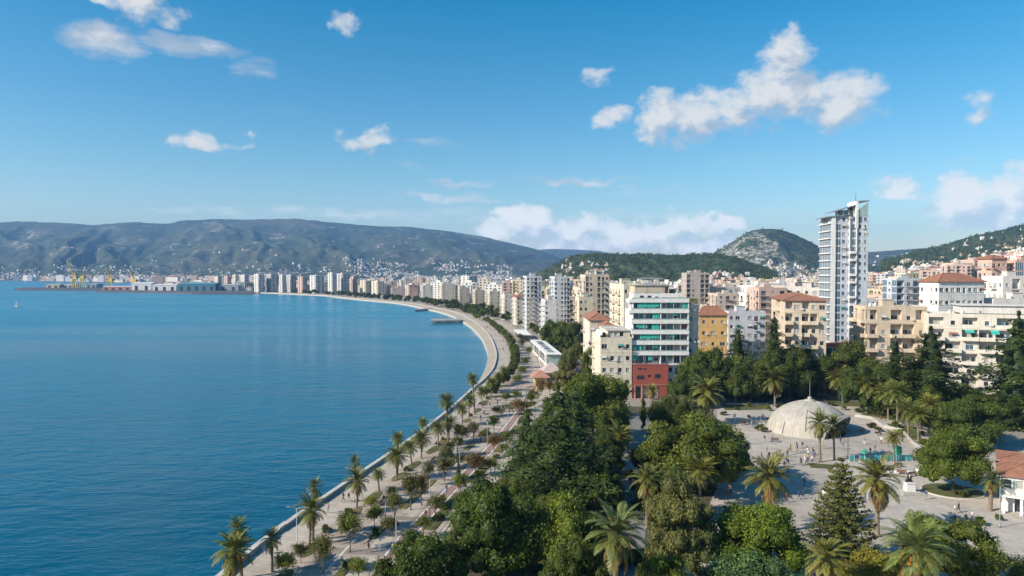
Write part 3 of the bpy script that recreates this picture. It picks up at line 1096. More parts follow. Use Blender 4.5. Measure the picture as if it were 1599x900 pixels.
def tree(name, label, base, H, Wd, kind='round', tone='mid', var=0, cat='tree', group=None, crown_lo=.22, rz=None, col=None):
    """base: point on the ground; H: height, Wd: width"""
    rz = random.uniform(0, 6.28) if rz is None else rz
    t = thing(name, label, cat, base, rz, group)
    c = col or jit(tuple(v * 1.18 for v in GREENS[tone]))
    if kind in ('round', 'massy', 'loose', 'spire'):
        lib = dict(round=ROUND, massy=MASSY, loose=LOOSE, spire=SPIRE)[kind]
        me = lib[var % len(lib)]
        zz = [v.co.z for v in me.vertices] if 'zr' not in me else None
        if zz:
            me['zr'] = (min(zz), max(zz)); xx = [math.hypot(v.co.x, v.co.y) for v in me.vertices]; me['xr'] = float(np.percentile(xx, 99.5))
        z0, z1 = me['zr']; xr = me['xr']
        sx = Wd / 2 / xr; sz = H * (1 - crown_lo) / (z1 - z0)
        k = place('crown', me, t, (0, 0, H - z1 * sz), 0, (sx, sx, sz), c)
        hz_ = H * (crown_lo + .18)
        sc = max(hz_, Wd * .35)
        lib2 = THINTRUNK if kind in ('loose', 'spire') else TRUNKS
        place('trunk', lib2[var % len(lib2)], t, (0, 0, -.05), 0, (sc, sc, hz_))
    elif kind in ('cedar', 'araucaria'):
        me = (CEDAR if kind == 'cedar' else ARAU)[var]
        R_ = (.50, .30, .27)[var] if kind == 'cedar' else (.36, .30)[var]
        if kind == 'cedar' and var:
            Wd *= 1.35
        place('crown', me, t, (0, 0, 0), 0, (Wd / 2 / R_ / 1.05, Wd / 2 / R_ / 1.05, H), c)
        place('trunk', STRAIGHT, t, (0, 0, -.05), 0, (max(H, Wd * .9), max(H, Wd * .9), H * .97))
    return t


def palm(label, base, h, Rc, fat=False, tone='palm', near=False, var=0, group=None, fruit=False, nf=50, lean=0.0, name='palm_tree'):
    """h: height of the crown's centre, Rc: frond length"""
    t = thing(name, label, 'palm tree', base, random.uniform(0, 6.28), group)
    t.rotation_euler.x = random.gauss(0, .035); t.rotation_euler.y = random.gauss(0, .035)
    c = jit(GREENS[tone])
    tr = (PTRUNK_FAT if fat else PTRUNK)[var % 2]
    w = (4.2 if fat else max(5.5, min(h, 8)))
    place('trunk', tr, t, (0, 0, -.05), 0, (w, w, h + .15))
    if near:
        rng = random.Random(var * 31 + 5)
        for i in range(nf):
            f = i / (nf - 1)
            pitch = -.85 + 2.15 * f ** .85 + rng.uniform(-.2, .2) - (.25 if i < 6 else 0)
            o = place('frond', FRONDS[i % 4], t, (0, 0, h + .02 * i), 0, Rc * rng.uniform(.8, 1.14), jit(c, .14) if i > 6 else jit((.20, .135, .06), .2))
            o.rotation_euler = (rng.uniform(-.15, .15), -pitch, i * 2.39996 + rng.uniform(-.2, .2))
        if fruit:
            place('fruit_stalks', FRUIT, t, (0, 0, h - .05), 0, Rc * 1.15)
    else:
        place('crown', PCROWN[var % 3], t, (0, 0, h), 0, (Rc * 1.18, Rc * 1.18, Rc * 1.1), c)
    return t


def hgt(x, ybase, ytop):
    """depth and height in metres of something that stands at ybase and reaches ytop"""
    g = G(x, ybase)
    return g, CAMH + (HZ - ytop) * g.y / F


# -------- big park trees (photo x of the foot, y of the foot, y of the top, width in px at that depth)
PARK = [
    ('broadleaf_tree', 'huge round-crowned evergreen in front of the cream building, left of the red wall', 925, 692, 573, 128, 'round', 'mid', 0, .12),
    ('cedar_tree', 'largest dark cedar with wide flat layered branches beside the promenade', 872, 790, 600, 235, 'cedar', 'cedar', 0, 0),
    ('broadleaf_tree', 'dark low leafy tree at the bottom edge beside the railing of the promenade', 655, 950, 832, 150, 'round', 'dark', 1, .1),
    ('broadleaf_tree', 'dark broad tree at the bottom edge, second from the promenade, under the big cedar', 768, 908, 748, 150, 'round', 'dark', 2, .12),
    ('broadleaf_tree', 'olive green dense tree at the bottom, just left of the big feathery palm', 884, 905, 766, 138, 'round', 'mid', 3, .12),
    ('broadleaf_tree', 'small olive round tree at the foot of the big cedar', 795, 815, 748, 75, 'round', 'mid', 1, .15),
    ('fig_tree', 'wide spreading old tree with lumpy crown between park path and plaza', 1088, 768, 646, 165, 'round', 'mid', 2, .15),
    ('broadleaf_tree', 'grey green tall ragged tree at the bottom between path and bright green tree', 1062, 905, 738, 112, 'round', 'grey', 4, .06),
    ('broadleaf_tree', 'bright green bushy tree at the bottom left of the layered conifer', 1182, 905, 783, 150, 'round', 'bright', 0, .1),
    ('broadleaf_tree', 'low blue green leafy tree at the bottom edge under the bright green bushy tree', 1180, 985, 866, 175, 'round', 'blue', 3, .1),
    ('broadleaf_tree', 'low tree at the bottom edge left of the blue green one', 1045, 975, 868, 110, 'round', 'mid', 1, .1),
    ('araucaria_tree', 'conifer with open whorled branches standing before the shaded plaza', 1312, 886, 718, 118, 'araucaria', 'grey', 0, 0),
    ('broadleaf_tree', 'olive round tree at the bottom right behind the arching palm', 1482, 925, 808, 150, 'round', 'mid', 2, .1),
    ('broadleaf_tree', 'yellow green low tree at the bottom between the two arching palms', 1362, 950, 856, 105, 'round', 'yellow', 1, .1),
    ('plaza_tree', 'lone round green tree in a kerbed bed on the plaza', 1487, 769, 668, 110, 'round', 'mid', 0, .16),
    ('broadleaf_tree', 'dark green domed tree just behind the lone plaza tree', 1504, 696, 618, 116, 'round', 'dark', 0, .08),
    ('broadleaf_tree', 'big dark tree beside the glass tower, behind the dome', 1325, 624, 528, 92, 'round', 'dark', 4, .08),
    ('cedar_tree', 'broad dark conifer with drooping tiers before the beige curved block', 1452, 652, 510, 140, 'cedar', 'cedar', 1, 0),
    ('cedar_tree', 'tall dark conifer cut by the right edge of the photo', 1588, 664, 486, 136, 'cedar', 'cedar', 1, 0),
    ('cedar_tree', 'slim dark conifer left of the broad one before the beige curved block', 1397, 646, 525, 70, 'cedar', 'cedar', 2, 0),
    ('araucaria_tree', 'tall spired conifer rising before the cream and orange apartment block', 1208, 622, 487, 66, 'cedar', 'cedar', 1, 0),
    ('cedar_tree', 'dark pointed conifer before the grey white block beside the orange house', 1152, 618, 508, 74, 'cedar', 'cedar', 2, 0),
    ('broadleaf_tree', 'dark tree against the right side of the teal balcony building', 1072, 636, 566, 66, 'round', 'dark', 1, .08),
    ('broadleaf_tree', 'dark dense tree in the grove under the orange house', 1112, 628, 540, 66, 'round', 'dark', 2, .08),
    ('broadleaf_tree', 'dark dense tree in the grove under the pointed conifer', 1158, 630, 552, 72, 'round', 'dark', 3, .08),
    ('broadleaf_tree', 'dark tall tree in the grove right of the spired conifer', 1238, 624, 536, 70, 'round', 'dark', 0, .08),
    ('broadleaf_tree', 'dark dense tree in the middle of the grove behind the dome palms', 1198, 626, 545, 66, 'round', 'dark', 4, .08),
    ('broadleaf_tree', 'dark low tree at the foot of the cream and orange block', 1276, 618, 556, 56, 'round', 'dark', 1, .08),
    ('broadleaf_tree', 'mid green tree filling the gap before the beige curved block', 1376, 645, 560, 66, 'round', 'dark', 0, .08),
    ('broadleaf_tree', 'dark tree between the two big right hand conifers', 1512, 652, 600, 66, 'round', 'dark', 3, .08),
    ('broadleaf_tree', 'olive leafy tree under the broad conifer by the right hand lawn', 1446, 664, 600, 58, 'round', 'mid', 4, .1),
    ('broadleaf_tree', 'dark spreading grove tree above the café pavilion', 868, 548, 497, 50, 'round', 'dark', 2, .05),
    ('broadleaf_tree', 'dark grove tree right beside the red roofed villa', 892, 550, 499, 44, 'round', 'dark', 0, .05),
    ('broadleaf_tree', 'olive street tree between café pavilion and cream building', 886, 588, 542, 34, 'round', 'grey', 1, .1),
    ('broadleaf_tree', 'green street tree against the lit side of the cream building', 926, 596, 538, 36, 'round', 'mid', 3, .1),
    ('broadleaf_tree', 'grey green bushy tree above the parked cars', 884, 622, 566, 46, 'round', 'grey', 4, .1),
    ('broadleaf_tree', 'green tree by the road in front of the red roofed villa', 908, 568, 532, 32, 'round', 'mid', 2, .1),
    ('broadleaf_tree', 'leafy tree before the ground floor at the right of the red wall', 1060, 668, 612, 62, 'round', 'grey', 0, .1),
    ('broadleaf_tree', 'mid green tree hugging the left flank of the big cedar', 838, 738, 660, 60, 'round', 'dark', 3, .1),
    ('broadleaf_tree', 'dark tree behind the feathery mid-park palm, beside the path', 945, 748, 672, 58, 'round', 'dark', 4, .1),
    ('broadleaf_tree', 'dark tree on the shady lawn under the old spreading tree', 1010, 745, 690, 50, 'round', 'dark', 1, .1),
    ('broadleaf_tree', 'olive tree on the plaza edge at the right flank of the old spreading tree', 1146, 745, 672, 50, 'round', 'olive', 2, .15),
    ('broadleaf_tree', 'leafy tree at the right edge below the white house', 1592, 925, 868, 60, 'loose', 'mid', 0, .1),
    ('broadleaf_tree', 'dark tree filling the gap between the big cedar and the park path', 955, 705, 632, 62, 'round', 'dark', 2, .06),
    ('broadleaf_tree', 'dark tree behind the old spreading tree, left of the broad plaza palm', 1042, 672, 618, 62, 'round', 'dark', 3, .06),
    ('broadleaf_tree', 'dark tree hiding the foot of the big cedar beside the path', 930, 800, 716, 84, 'round', 'dark', 4, .06),
    ('broadleaf_tree', 'dark tree between railing and big cedar, lower left flank', 742, 838, 762, 80, 'round', 'dark', 0, .06),
    ('broadleaf_tree', 'olive tree right under the crown of the big cedar', 850, 860, 778, 96, 'round', 'mid', 4, .06),
    ('broadleaf_tree', 'dark tree left of the great round crown, beside the second walk', 862, 700, 618, 66, 'round', 'dark', 1, .06),
    ('broadleaf_tree', 'dark tree on the far side of the great round crown', 905, 655, 588, 60, 'round', 'dark', 3, .06),
    ('broadleaf_tree', 'dark tree in front of the old spreading tree beside the path', 1040, 815, 728, 78, 'round', 'dark', 0, .06),
    ('broadleaf_tree', 'dark tree at the bottom edge left of the big feathery palm', 900, 965, 842, 110, 'round', 'dark', 1, .06),
    ('broadleaf_tree', 'dark tree before the lower floors of the beige block, left one', 1344, 642, 566, 66, 'round', 'dark', 2, .06),
    ('broadleaf_tree', 'dark tree before the lower floors of the beige block, right one', 1424, 648, 560, 74, 'round', 'dark', 4, .06),
    ('broadleaf_tree', 'mid green tree before the awning block, left one', 1484, 655, 598, 70, 'round', 'mid', 0, .06),
    ('broadleaf_tree', 'dark tree before the awning block, right one', 1545, 668, 614, 80, 'round', 'dark', 2, .06),
    ('broadleaf_tree', 'dark tree closing the grove under the spired conifer', 1216, 616, 540, 60, 'round', 'dark', 3, .06),
    ('broadleaf_tree', 'dark tree closing the grove at the edge of the orange villa', 1092, 624, 548, 60, 'round', 'dark', 0, .06),
    ('broadleaf_tree', 'dark tree under the glass tower at the right end of the grove', 1296, 614, 548, 56, 'round', 'dark', 2, .06),
    ('cedar_tree', 'dark pointed conifer left of the tree beside the glass tower', 1262, 618, 534, 52, 'cedar', 'cedar', 2, 0),
    ('cedar_tree', 'dark pointed conifer rising beside the big cedar, towards the promenade', 822, 775, 632, 84, 'cedar', 'cedar', 1, 0),
    ('cedar_tree', 'dark layered conifer between the big cedar and the great round crown', 898, 735, 606, 96, 'cedar', 'cedar', 1, 0),
    ('cypress_tree', 'narrow dark cypress in front of the red ground floor', 1004, 672, 622, 16, 'spire', 'dark', 0, .03),
    ('cypress_tree', 'slim brownish cypress on the promenade between the cycle lane and the small trees', 716, 766, 717, 9, 'spire', 'olive', 0, .03),
]
for nm, lb, x, yb, yt, wpx, kind, tone, var, clo in PARK:
    g, h = hgt(x, yb, yt)
    wm = wpx * g.y / F * (1.1 if kind == 'round' else 1.05)
    tree(nm, lb, g, h, wm, kind, tone, var, crown_lo=clo)

# -------- palms of the park and plaza (x, y of foot, y of crown centre, frond px)
PALMS = [
    ('big feathery palm at the bottom middle, nearest of the park palms', 958, 985, 846, 50, True, 'palmb', 1, True),
    ('palm with a round fresh crown left of the park path, in front of the cedar', 966, 742, 690, 29, False, 'palm', 1, False),
    ('palm on the grass between the path and the grey green ragged tree', 1010, 824, 756, 29, False, 'palm', 1, False),
    ('feathery palm on the shaded plaza above the bright green bushy tree', 1197, 835, 752, 40, True, 'palm', 1, False),
    ('palm with orange date stalks right of the open whorled conifer', 1370, 838, 756, 43, True, 'palm', 1, True),
    ('arching palm with orange stalks at the bottom edge before the olive round tree', 1418, 980, 868, 56, True, 'palmb', 1, True),
    ('yellowish palm cut by the bottom edge below the whorled conifer', 1288, 985, 884, 38, True, 'palm', 1, False),
    ('left of the two slim palms in front of the dome opening', 1281, 722, 666, 21, False, 'palmd', 1, False),
    ('right of the two slim palms in front of the dome opening', 1303, 719, 670, 20, False, 'palmd', 1, False),
    ('broad palm left of the plaza beside the red ground floor', 1103, 664, 616, 31, True, 'palm', 1, False),
    ('palm on the lawn left behind the dome', 1210, 634, 596, 26, False, 'palmd', 1, False),
    ('stout palm with pale trunk near the white house', 1546, 798, 757, 20, True, 'palmd', 1, True),
    ('palm on the walled lawn, first right of the dome', 1309, 626, 590, 21, True, 'palm', 0, False),
    ('palm behind the dome, close against the dark grove', 1286, 622, 588, 19, False, 'palm', 0, False),
    ('palm at the start of the walled lawn, tall and pale trunked', 1353, 646, 600, 20, False, 'palm', 0, False),
    ('palm right beside the tall pale trunked one on the walled lawn', 1367, 646, 606, 20, False, 'palm', 0, False),
    ('palm at the bend of the low walls', 1387, 656, 614, 19, False, 'palm', 0, False),
    ('palm behind the bend of the low walls, close to the slim conifer', 1401, 664, 612, 20, False, 'palmd', 0, False),
    ('palm with orange stalks on the walled lawn nearest the plaza', 1418, 684, 640, 19, False, 'palmd', 0, True),
    ('palm with orange stalks at the corner wall near the lone plaza tree', 1434, 690, 648, 18, False, 'palmd', 0, True),
    ('palm among the bushes behind the corner wall', 1450, 676, 632, 18, True, 'palm', 0, False),
    ('small palm in the grove left of the lawn palm', 1148, 632, 600, 15, True, 'palmd', 0, False),
    ('small palm on the lawn strip between grove and plaza', 1172, 630, 600, 15, False, 'palm', 0, False),
    ('slim young palm on the bare plaza right of the dome shadow', 1396, 722, 684, 13, False, 'palm', 0, False),
    ('shaggy palm at the right flank of the old spreading tree', 1140, 770, 700, 24, True, 'palmd', 0, True),
    ('palm in the bushes below the old spreading tree', 1092, 800, 738, 26, False, 'palm', 0, False),
    ('small palm in front of the red wall beside the cypress', 1018, 640, 610, 11, False, 'palm', 0, False),
]
for i, (lb, x, yb, yc, fr, fat, tone, near, fruit) in enumerate(PALMS):
    g, h = hgt(x, yb, yc)
    palm(lb, g, h, fr * g.y / F * 1.12, fat, tone, bool(near), i, fruit=fruit)
# -------- palms along the sea wall (x, foot y, crown y, frond px)
ORD = ['first', 'second', 'third', 'fourth', 'fifth', 'sixth', 'seventh', 'eighth', 'ninth', 'tenth', 'eleventh', 'twelfth', 'thirteenth', 'fourteenth', 'fifteenth', 'sixteenth', 'seventeenth',
       'eighteenth', 'nineteenth', 'twentieth']


def ordn(i):
    if i < 20:
        return ORD[i]
    n = i + 1
    return '%d%s' % (n, 'th' if 10 < n % 100 < 14 else {1: 'st', 2: 'nd', 3: 'rd'}.get(n % 10, 'th'))


SEAP = [(364, 915, 872, 33, 'short bushy'), (378, 904, 835, 19, 'tall slim'), (425, 894, 850, 17, 'leaning loose'), (483, 852, 805, 24, 'bushy'), (488, 845, 770, 15, 'tall slim'),
        (557, 793, 758, 21, 'bushy'), (558, 783, 731, 12, 'tall slim'), (592, 768, 743, 11, 'small'), (619, 750, 713, 17, 'bushy'), (620, 742, 685, 11, 'tall slim'),
        (643, 727, 700, 13, 'small'), (658, 717, 685, 15, 'bushy'), (658, 706, 661, 9, 'tall slim'), (684, 697, 670, 13, 'small'), (699, 687, 628, 14, 'tallest dark'),
        (700, 692, 662, 14, 'bushy'), (722, 665, 640, 11, 'small'), (732, 655, 626, 11, 'bushy'), (741, 648, 593, 11, 'tall slim'), (753, 637, 612, 10, 'small'), (768, 622, 598, 10, 'small'),
        (777, 612, 590, 9, 'small'), (786, 600, 580, 9, 'small')]
for i, (x, yb, yc, fr, word) in enumerate(SEAP):
    g, h = hgt(x, yb, yc)
    palm('%s palm beside the sea wall, %s counted from the bottom of the photo' % (word, ordn(i)), g, h, fr * g.y / F * 1.15, word == 'short bushy', 'palmd', i < 7, i, 'palms along the sea wall', fruit=(i == 0))
# -------- small promenade trees
PROM = [(504, 898, 832, 34, 'olive'), (446, 902, 864, 36, 'yellow'), (470, 880, 848, 28, 'olive'), (546, 863, 800, 34, 'mid'), (540, 832, 797, 26, 'olive'), (585, 826, 789, 27, 'mid'), (580, 800, 776, 24, 'yellow'),
        (617, 820, 766, 26, 'grey'), (612, 788, 758, 18, 'grey'), (642, 797, 736, 26, 'olive'), (658, 790, 735, 20, 'brown'), (668, 760, 720, 18, 'olive'), (694, 752, 711, 28, 'olive'), (742, 745, 706, 30, 'brown'),
        (766, 742, 714, 26, 'mid'), (771, 712, 676, 26, 'brown'), (791, 700, 672, 24, 'mid'), (722, 692, 664, 26, 'olive'), (700, 712, 690, 20, 'olive'), (811, 660, 620, 25, 'brown'), (776, 650, 634, 18, 'olive'),
        (790, 632, 612, 14, 'mid'), (808, 606, 582, 14, 'mid'), (815, 592, 570, 13, 'mid'), (845, 618, 590, 16, 'brown'), (858, 620, 592, 14, 'brown'), (820, 575, 556, 12, 'mid'), (826, 560, 540, 11, 'mid'),
        (815, 545, 528, 10, 'olive'), (812, 534, 520, 9, 'mid'), (690, 795, 772, 16, 'mid'), (640, 850, 832, 18, 'olive')]
CW = dict(olive='sparse olive', yellow='yellowish', mid='green', grey='grey green', brown='rust tinted')
for i, (x, yb, yt, wpx, tone) in enumerate(PROM):
    g, h = hgt(x, yb, yt)
    tree('small_tree', '%s small tree on the promenade paving, %s counted from the bottom' % (CW[tone], ordn(i)), g, h, wpx * g.y / F * 1.35, 'loose', tone, i, group='small trees on the promenade', crown_lo=.32)
Y = 94.0; i = 0
while Y < 232:
    for o_ in (15.2, 18.6, 22.9):
        b = OFF(Y + random.uniform(-2.5, 2.5), o_ + random.uniform(-.5, .5), .06)
        bx, by = PX(b)
        if all(abs(bx - q[0]) > 13 or abs(by - q[1]) > 16 for q in PROM) and random.random() < .62:
            tn = random.choice(('olive', 'mid', 'grey', 'mid', 'olive'))
            tree('small_tree', '%s young tree in the rows between sea walk and railing, %s from the bottom' % (CW[tn], ordn(i)), b, random.uniform(3.0, 5.2), random.uniform(2.6, 4.2), 'loose', tn, i, group='young trees on the promenade', crown_lo=.34)
            i += 1
    Y += 6.5
# -------- dark clipped trees in a row beyond the palms, between walk and paving
Y = 225.0; i = 0
while Y < 560:
    b = OFF(Y, 9.0 + random.uniform(-.5, .5))
    tree('row_tree', 'small dark tree in the unbroken row beside the curving walk, %s from the near end' % ordn(i), b, random.uniform(4.0, 5.4), random.uniform(4.2, 5.4), 'massy', random.choice(('dark', 'dark', 'mid')), i,
         group='dark trees in a row along the curving walk', crown_lo=.2)
    i += 1
    Y += 4.6 + Y * .006
n_far = 0
Y = 570
while Y < 1250:
    for o in (9.0, 19.0, 27.0, 34):
        if random.random() < (.9 if o < 10 else .5):
            b = OFF(Y + random.uniform(-8, 8), o + random.uniform(-2, 2))
            t = thing('coast_tree', 'small dark green tree in the strip between the far beach and the seafront blocks', 'tree', b, random.uniform(0, 6), 'far trees along the bay')
            w = random.uniform(3.2, 5.5)
            place('crown', MASSY[n_far % 4], t, (0, 0, w * .85), 0, (w, w, w * .95), jit(GREENS[random.choice(('dark', 'dark', 'mid'))]))
            place('trunk', THINTRUNK[0], t, (0, 0, 0), 0, (w, w, w * .6))
            n_far += 1
    Y += 13 + Y * .006
Y = 300
while Y < 560:
    for o in (30.0, 44.5):
        b = OFF(Y + random.uniform(-4, 4), o + random.uniform(-1, 1))
        if random.random() < .6:
            t = thing('street_tree', 'dark green street tree before the pale seafront blocks', 'tree', b, random.uniform(0, 6), 'street trees before the seafront blocks')
            w = random.uniform(2.4, 3.8)
            place('crown', MASSY[n_far % 4], t, (0, 0, w * 1.25), 0, (w, w, w), jit(GREENS[random.choice(('dark', 'grey', 'mid'))]))
            place('trunk', THINTRUNK[0], t, (0, 0, 0), 0, (w, w, w * .8))
            n_far += 1
    Y += 17
# ================================================================== BUILDINGS
_wcache = {}


def window_meshes(w, h, frame, glass, style):
    key = (round(w, 2), round(h, 2), frame.name, glass.name, style)
    if key in _wcache:
        return _wcache[key]
    a = MB(); t = .07
    a.box(-w / 2, -w / 2 + t, -.05, .05, 0, h); a.box(w / 2 - t, w / 2, -.05, .05, 0, h)
    a.box(-w / 2 + t, w / 2 - t, -.05, .05, 0, t); a.box(-w / 2 + t, w / 2 - t, -.05, .05, h - t, h)
    nm = max(1, int(round(w / .95)))
    for k in range(1, nm):
        x = -w / 2 + w * k / nm
        a.box(x - .03, x + .03, -.045, .045, t, h - t)
    if style == 'sill':
        a.box(-w / 2 - .08, w / 2 + .08, -.30, .04, -.07, -.003)
    b = MB()
    b.poly([(-w / 2 + t, .02, t), (w / 2 - t, .02, t), (w / 2 - t, .02, h - t), (-w / 2 + t, .02, h - t)])
    _wcache[key] = (a.mesh('window', frame), b.mesh('pane', glass))
    return _wcache[key]


class Bld:
    """one building: wall with real openings, windows, balconies, roof - all children of one Empty"""
    def __init__(s, name, label, cat, loc, rz, col, detail='hi', group=None, frame=None, seed=0, rail='bars', parts=True):
        s.t = thing(name, label, cat, loc, rz, group) if name else None
        s.col = col; s.detail = detail; s.wall = MB(); s.glz = MB(); s.bal = MB(); s.rng = random.Random(seed)
        s.frame = frame or FRAME; s.rail = rail; s.wins = []; s.bals = []
        s.glasses = [GLASS, GLASS, CURTAIN, CURTAIN, GLASS, GLASSB]

    def face(s, o, du, W, z0, fh, nf, pat, hi=True, depth=.22, zt=0.0, floors=None, bh=1.05):
        hi = hi and s.detail == 'hi'
        du = Vector((du[0], du[1], 0)).normalized(); n = Vector((du.y, -du.x, 0)); o = Vector((o[0], o[1], 0))
        rz = math.atan2(du.y, du.x)
        mb = s.wall
        pats = pat if isinstance(pat, (list, tuple)) else [pat] * nf
        L = lambda u, v, dd=0.0: tuple(o + du * u - n * dd + Vector((0, 0, v)))
        for k in range(nf):
            p = pats[min(k, len(pats) - 1)]
            zb = z0 + k * fh
            bw = W / max(1, len(p))
            holes = []
            for i, ch in enumerate(p):
                uc = (i + .5) * bw
                if ch == '.':
                    continue
                if ch == 'w': q = (min(1.25, bw * .6), .9, 1.4, depth)
                elif ch == 'W': q = (min(2.1, bw * .72), .8, 1.55, depth)
                elif ch == 'n': q = (min(.8, bw * .4), 1.0, 1.2, depth)
                elif ch == 'v': q = (min(1.1, bw * .5), .35, 2.1, depth)
                elif ch in 'dD': q = (min(1.9, bw * .62), .06, 2.25, depth)
                elif ch in 'lL': q = (bw - .45, .12, fh - .55, 1.35)
                elif ch == 'P': q = (bw - .3, .06, fh - .5, 1.5)
                elif ch in 'bB': q = (min(2.4, bw * .66), .06, 2.3, depth)
                elif ch == 'g': q = (bw - .14, .22, fh - .44, .10)
                elif ch == 's': q = (bw - .3, .1, fh - .75, .5)
                else: q = (1.2, .9, 1.4, depth)
                ww, sl, hh, dd = q
                hh = min(hh, fh - sl - .2)
                holes.append((uc - ww / 2, uc + ww / 2, zb + sl, zb + sl + hh, dd, ch, uc))
            us = sorted({0.0, W} | {h[0] for h in holes} | {h[1] for h in holes})
            vs_ = sorted({zb, zb + fh} | {h[2] for h in holes} | {h[3] for h in holes})
            for a in range(len(us) - 1):
                um = (us[a] + us[a + 1]) / 2
                hs = [h for h in holes if h[0] < um < h[1]]
                if not hs:
                    mb.poly([L(us[a], zb), L(us[a + 1], zb), L(us[a + 1], zb + fh), L(us[a], zb + fh)])
                else:
                    h = hs[0]
                    mb.poly([L(us[a], zb), L(us[a + 1], zb), L(us[a + 1], h[2]), L(us[a], h[2])])
                    mb.poly([L(us[a], h[3]), L(us[a + 1], h[3]), L(us[a + 1], zb + fh), L(us[a], zb + fh)])
            for (u0, u1, v0, v1, dd, ch, uc) in holes:
                mb.poly([L(u0, v0), L(u0, v0, dd), L(u0, v1, dd), L(u0, v1)])
                mb.poly([L(u1, v0, dd), L(u1, v0), L(u1, v1), L(u1, v1, dd)])
                mb.poly([L(u0, v0, dd), L(u0, v0), L(u1, v0), L(u1, v0, dd)])
                mb.poly([L(u0, v1), L(u0, v1, dd), L(u1, v1, dd), L(u1, v1)])
                if ch in 'lLP':                                    # loggia: back wall with a door in it
                    mb.poly([L(u0, v0, dd), L(u1, v0, dd), L(u1, v1, dd), L(u0, v1, dd)])
                    w2 = min(2.2, (u1 - u0) * (.7 if ch != 'P' else .55))
                    s._win(hi, L(uc + (s.rng.uniform(-.2, .2) * ((u1 - u0) - w2) if ch != 'P' else -(u1 - u0) * .18), v0 + .02, dd - .08), w2, min(2.3, v1 - v0 - .15), rz, n, 'plain', s.rng.choice((GLASS, GLASS, DARKIN, CURTAIN)) if ch == 'P' else None)
                    if ch != 'P':
                        s._rail(hi, L, u0, u1, v0, 0.0, ch, rz)
                    else:
                        s._win(hi, L(uc + (u1 - u0) * .3, v0 + .02, dd - .08), (u1 - u0) * .3, min(2.2, v1 - v0 - .15), rz, n, 'plain')
                else:
                    s._win(hi, L(uc, v0, dd - .06), u1 - u0, v1 - v0, rz, n, 'sill' if ch in 'wWn' else 'plain', GLASSB if ch == 'g' else None)
                if ch in 'dDbBP':
                    b0, b1 = uc - bw * (.48 if ch in 'bBP' else .40), uc + bw * (.48 if ch in 'bBP' else .40)
                    s._balcony(hi, L, b0, b1, zb, ch, rz, bh)

    def _win(s, hi, p, w, h, rz, n, style, glass=None):
        g = glass or s.rng.choice(s.glasses)
        if hi:
            s.wins.append((p, w, h, rz, g, style))
        else:
            c, sn = math.cos(rz), math.sin(rz)
            a = Vector((c, sn, 0)) * (w / 2); p = Vector(p)
            m = 0 if g is GLASS else (1 if g is CURTAIN else 2)
            s.glz.poly([p - a, p + a, p + a + Vector((0, 0, h)), p - a + Vector((0, 0, h))], m)

    def _boxl(s, mb, L, u0, u1, d0, d1, z0, z1, m=0):
        """box in facade coordinates: d measured inwards from the face"""
        a, b, c, d = L(u0, 0, d1), L(u1, 0, d1), L(u1, 0, d0), L(u0, 0, d0)
        pts = [(q[0], q[1]) for q in (d, c, b, a)] if True else None
        # keep counter-clockwise
        ar = sum(pts[i][0] * pts[(i + 1) % 4][1] - pts[(i + 1) % 4][0] * pts[i][1] for i in range(4))
        if ar < 0:
            pts.reverse()
        mb.prism(pts, z0, z1, m)

    def _railparts(s, mb, L, u0, u1, d0, d1, z, h, ch, m=0):
        if ch.isupper() or s.rail == 'solid':
            s._boxl(mb, L, u0, u1, d0, d0 + .1, z, z + h, m)
            if d1 > d0 + .3:
                s._boxl(mb, L, u0, u0 + .1, d0 + .1, d1, z, z + h, m); s._boxl(mb, L, u1 - .1, u1, d0 + .1, d1, z, z + h, m)
        else:
            s._boxl(mb, L, u0, u1, d0, d0 + .05, z + h - .06, z + h, m)
            k = max(2, int((u1 - u0) / .38))
            for i in range(k + 1):
                u = u0 + (u1 - u0 - .04) * i / k
                s._boxl(mb, L, u, u + .04, d0 + .005, d0 + .045, z, z + h - .06, m)
            if d1 > d0 + .3:
                for uu in (u0, u1 - .05):
                    s._boxl(mb, L, uu, uu + .05, d0 + .05, d1, z + h - .06, z + h, m)

    def _rail(s, hi, L, u0, u1, v, d0, ch, rz):
        tgt = MB() if hi else s.bal
        s._railparts(tgt, L, u0 + .003, u1 - .003, d0 + .01, d0 + .1, v + .003, 1.0, ch)
        if hi:
            s.bals.append(('railing', None, tgt, ch))

    def _balcony(s, hi, L, b0, b1, zb, ch, rz, bh):
        dp = 1.25
        slab = MB() if hi else s.bal
        s._boxl(slab, L, b0, b1, -dp, -.003, zb - .16, zb + .02)
        rail = MB() if hi else s.bal
        s._railparts(rail, L, b0, b1, -dp, -.01, zb + .022, bh, ch)
        if hi:
            s.bals.append(('balcony', slab, rail, ch))

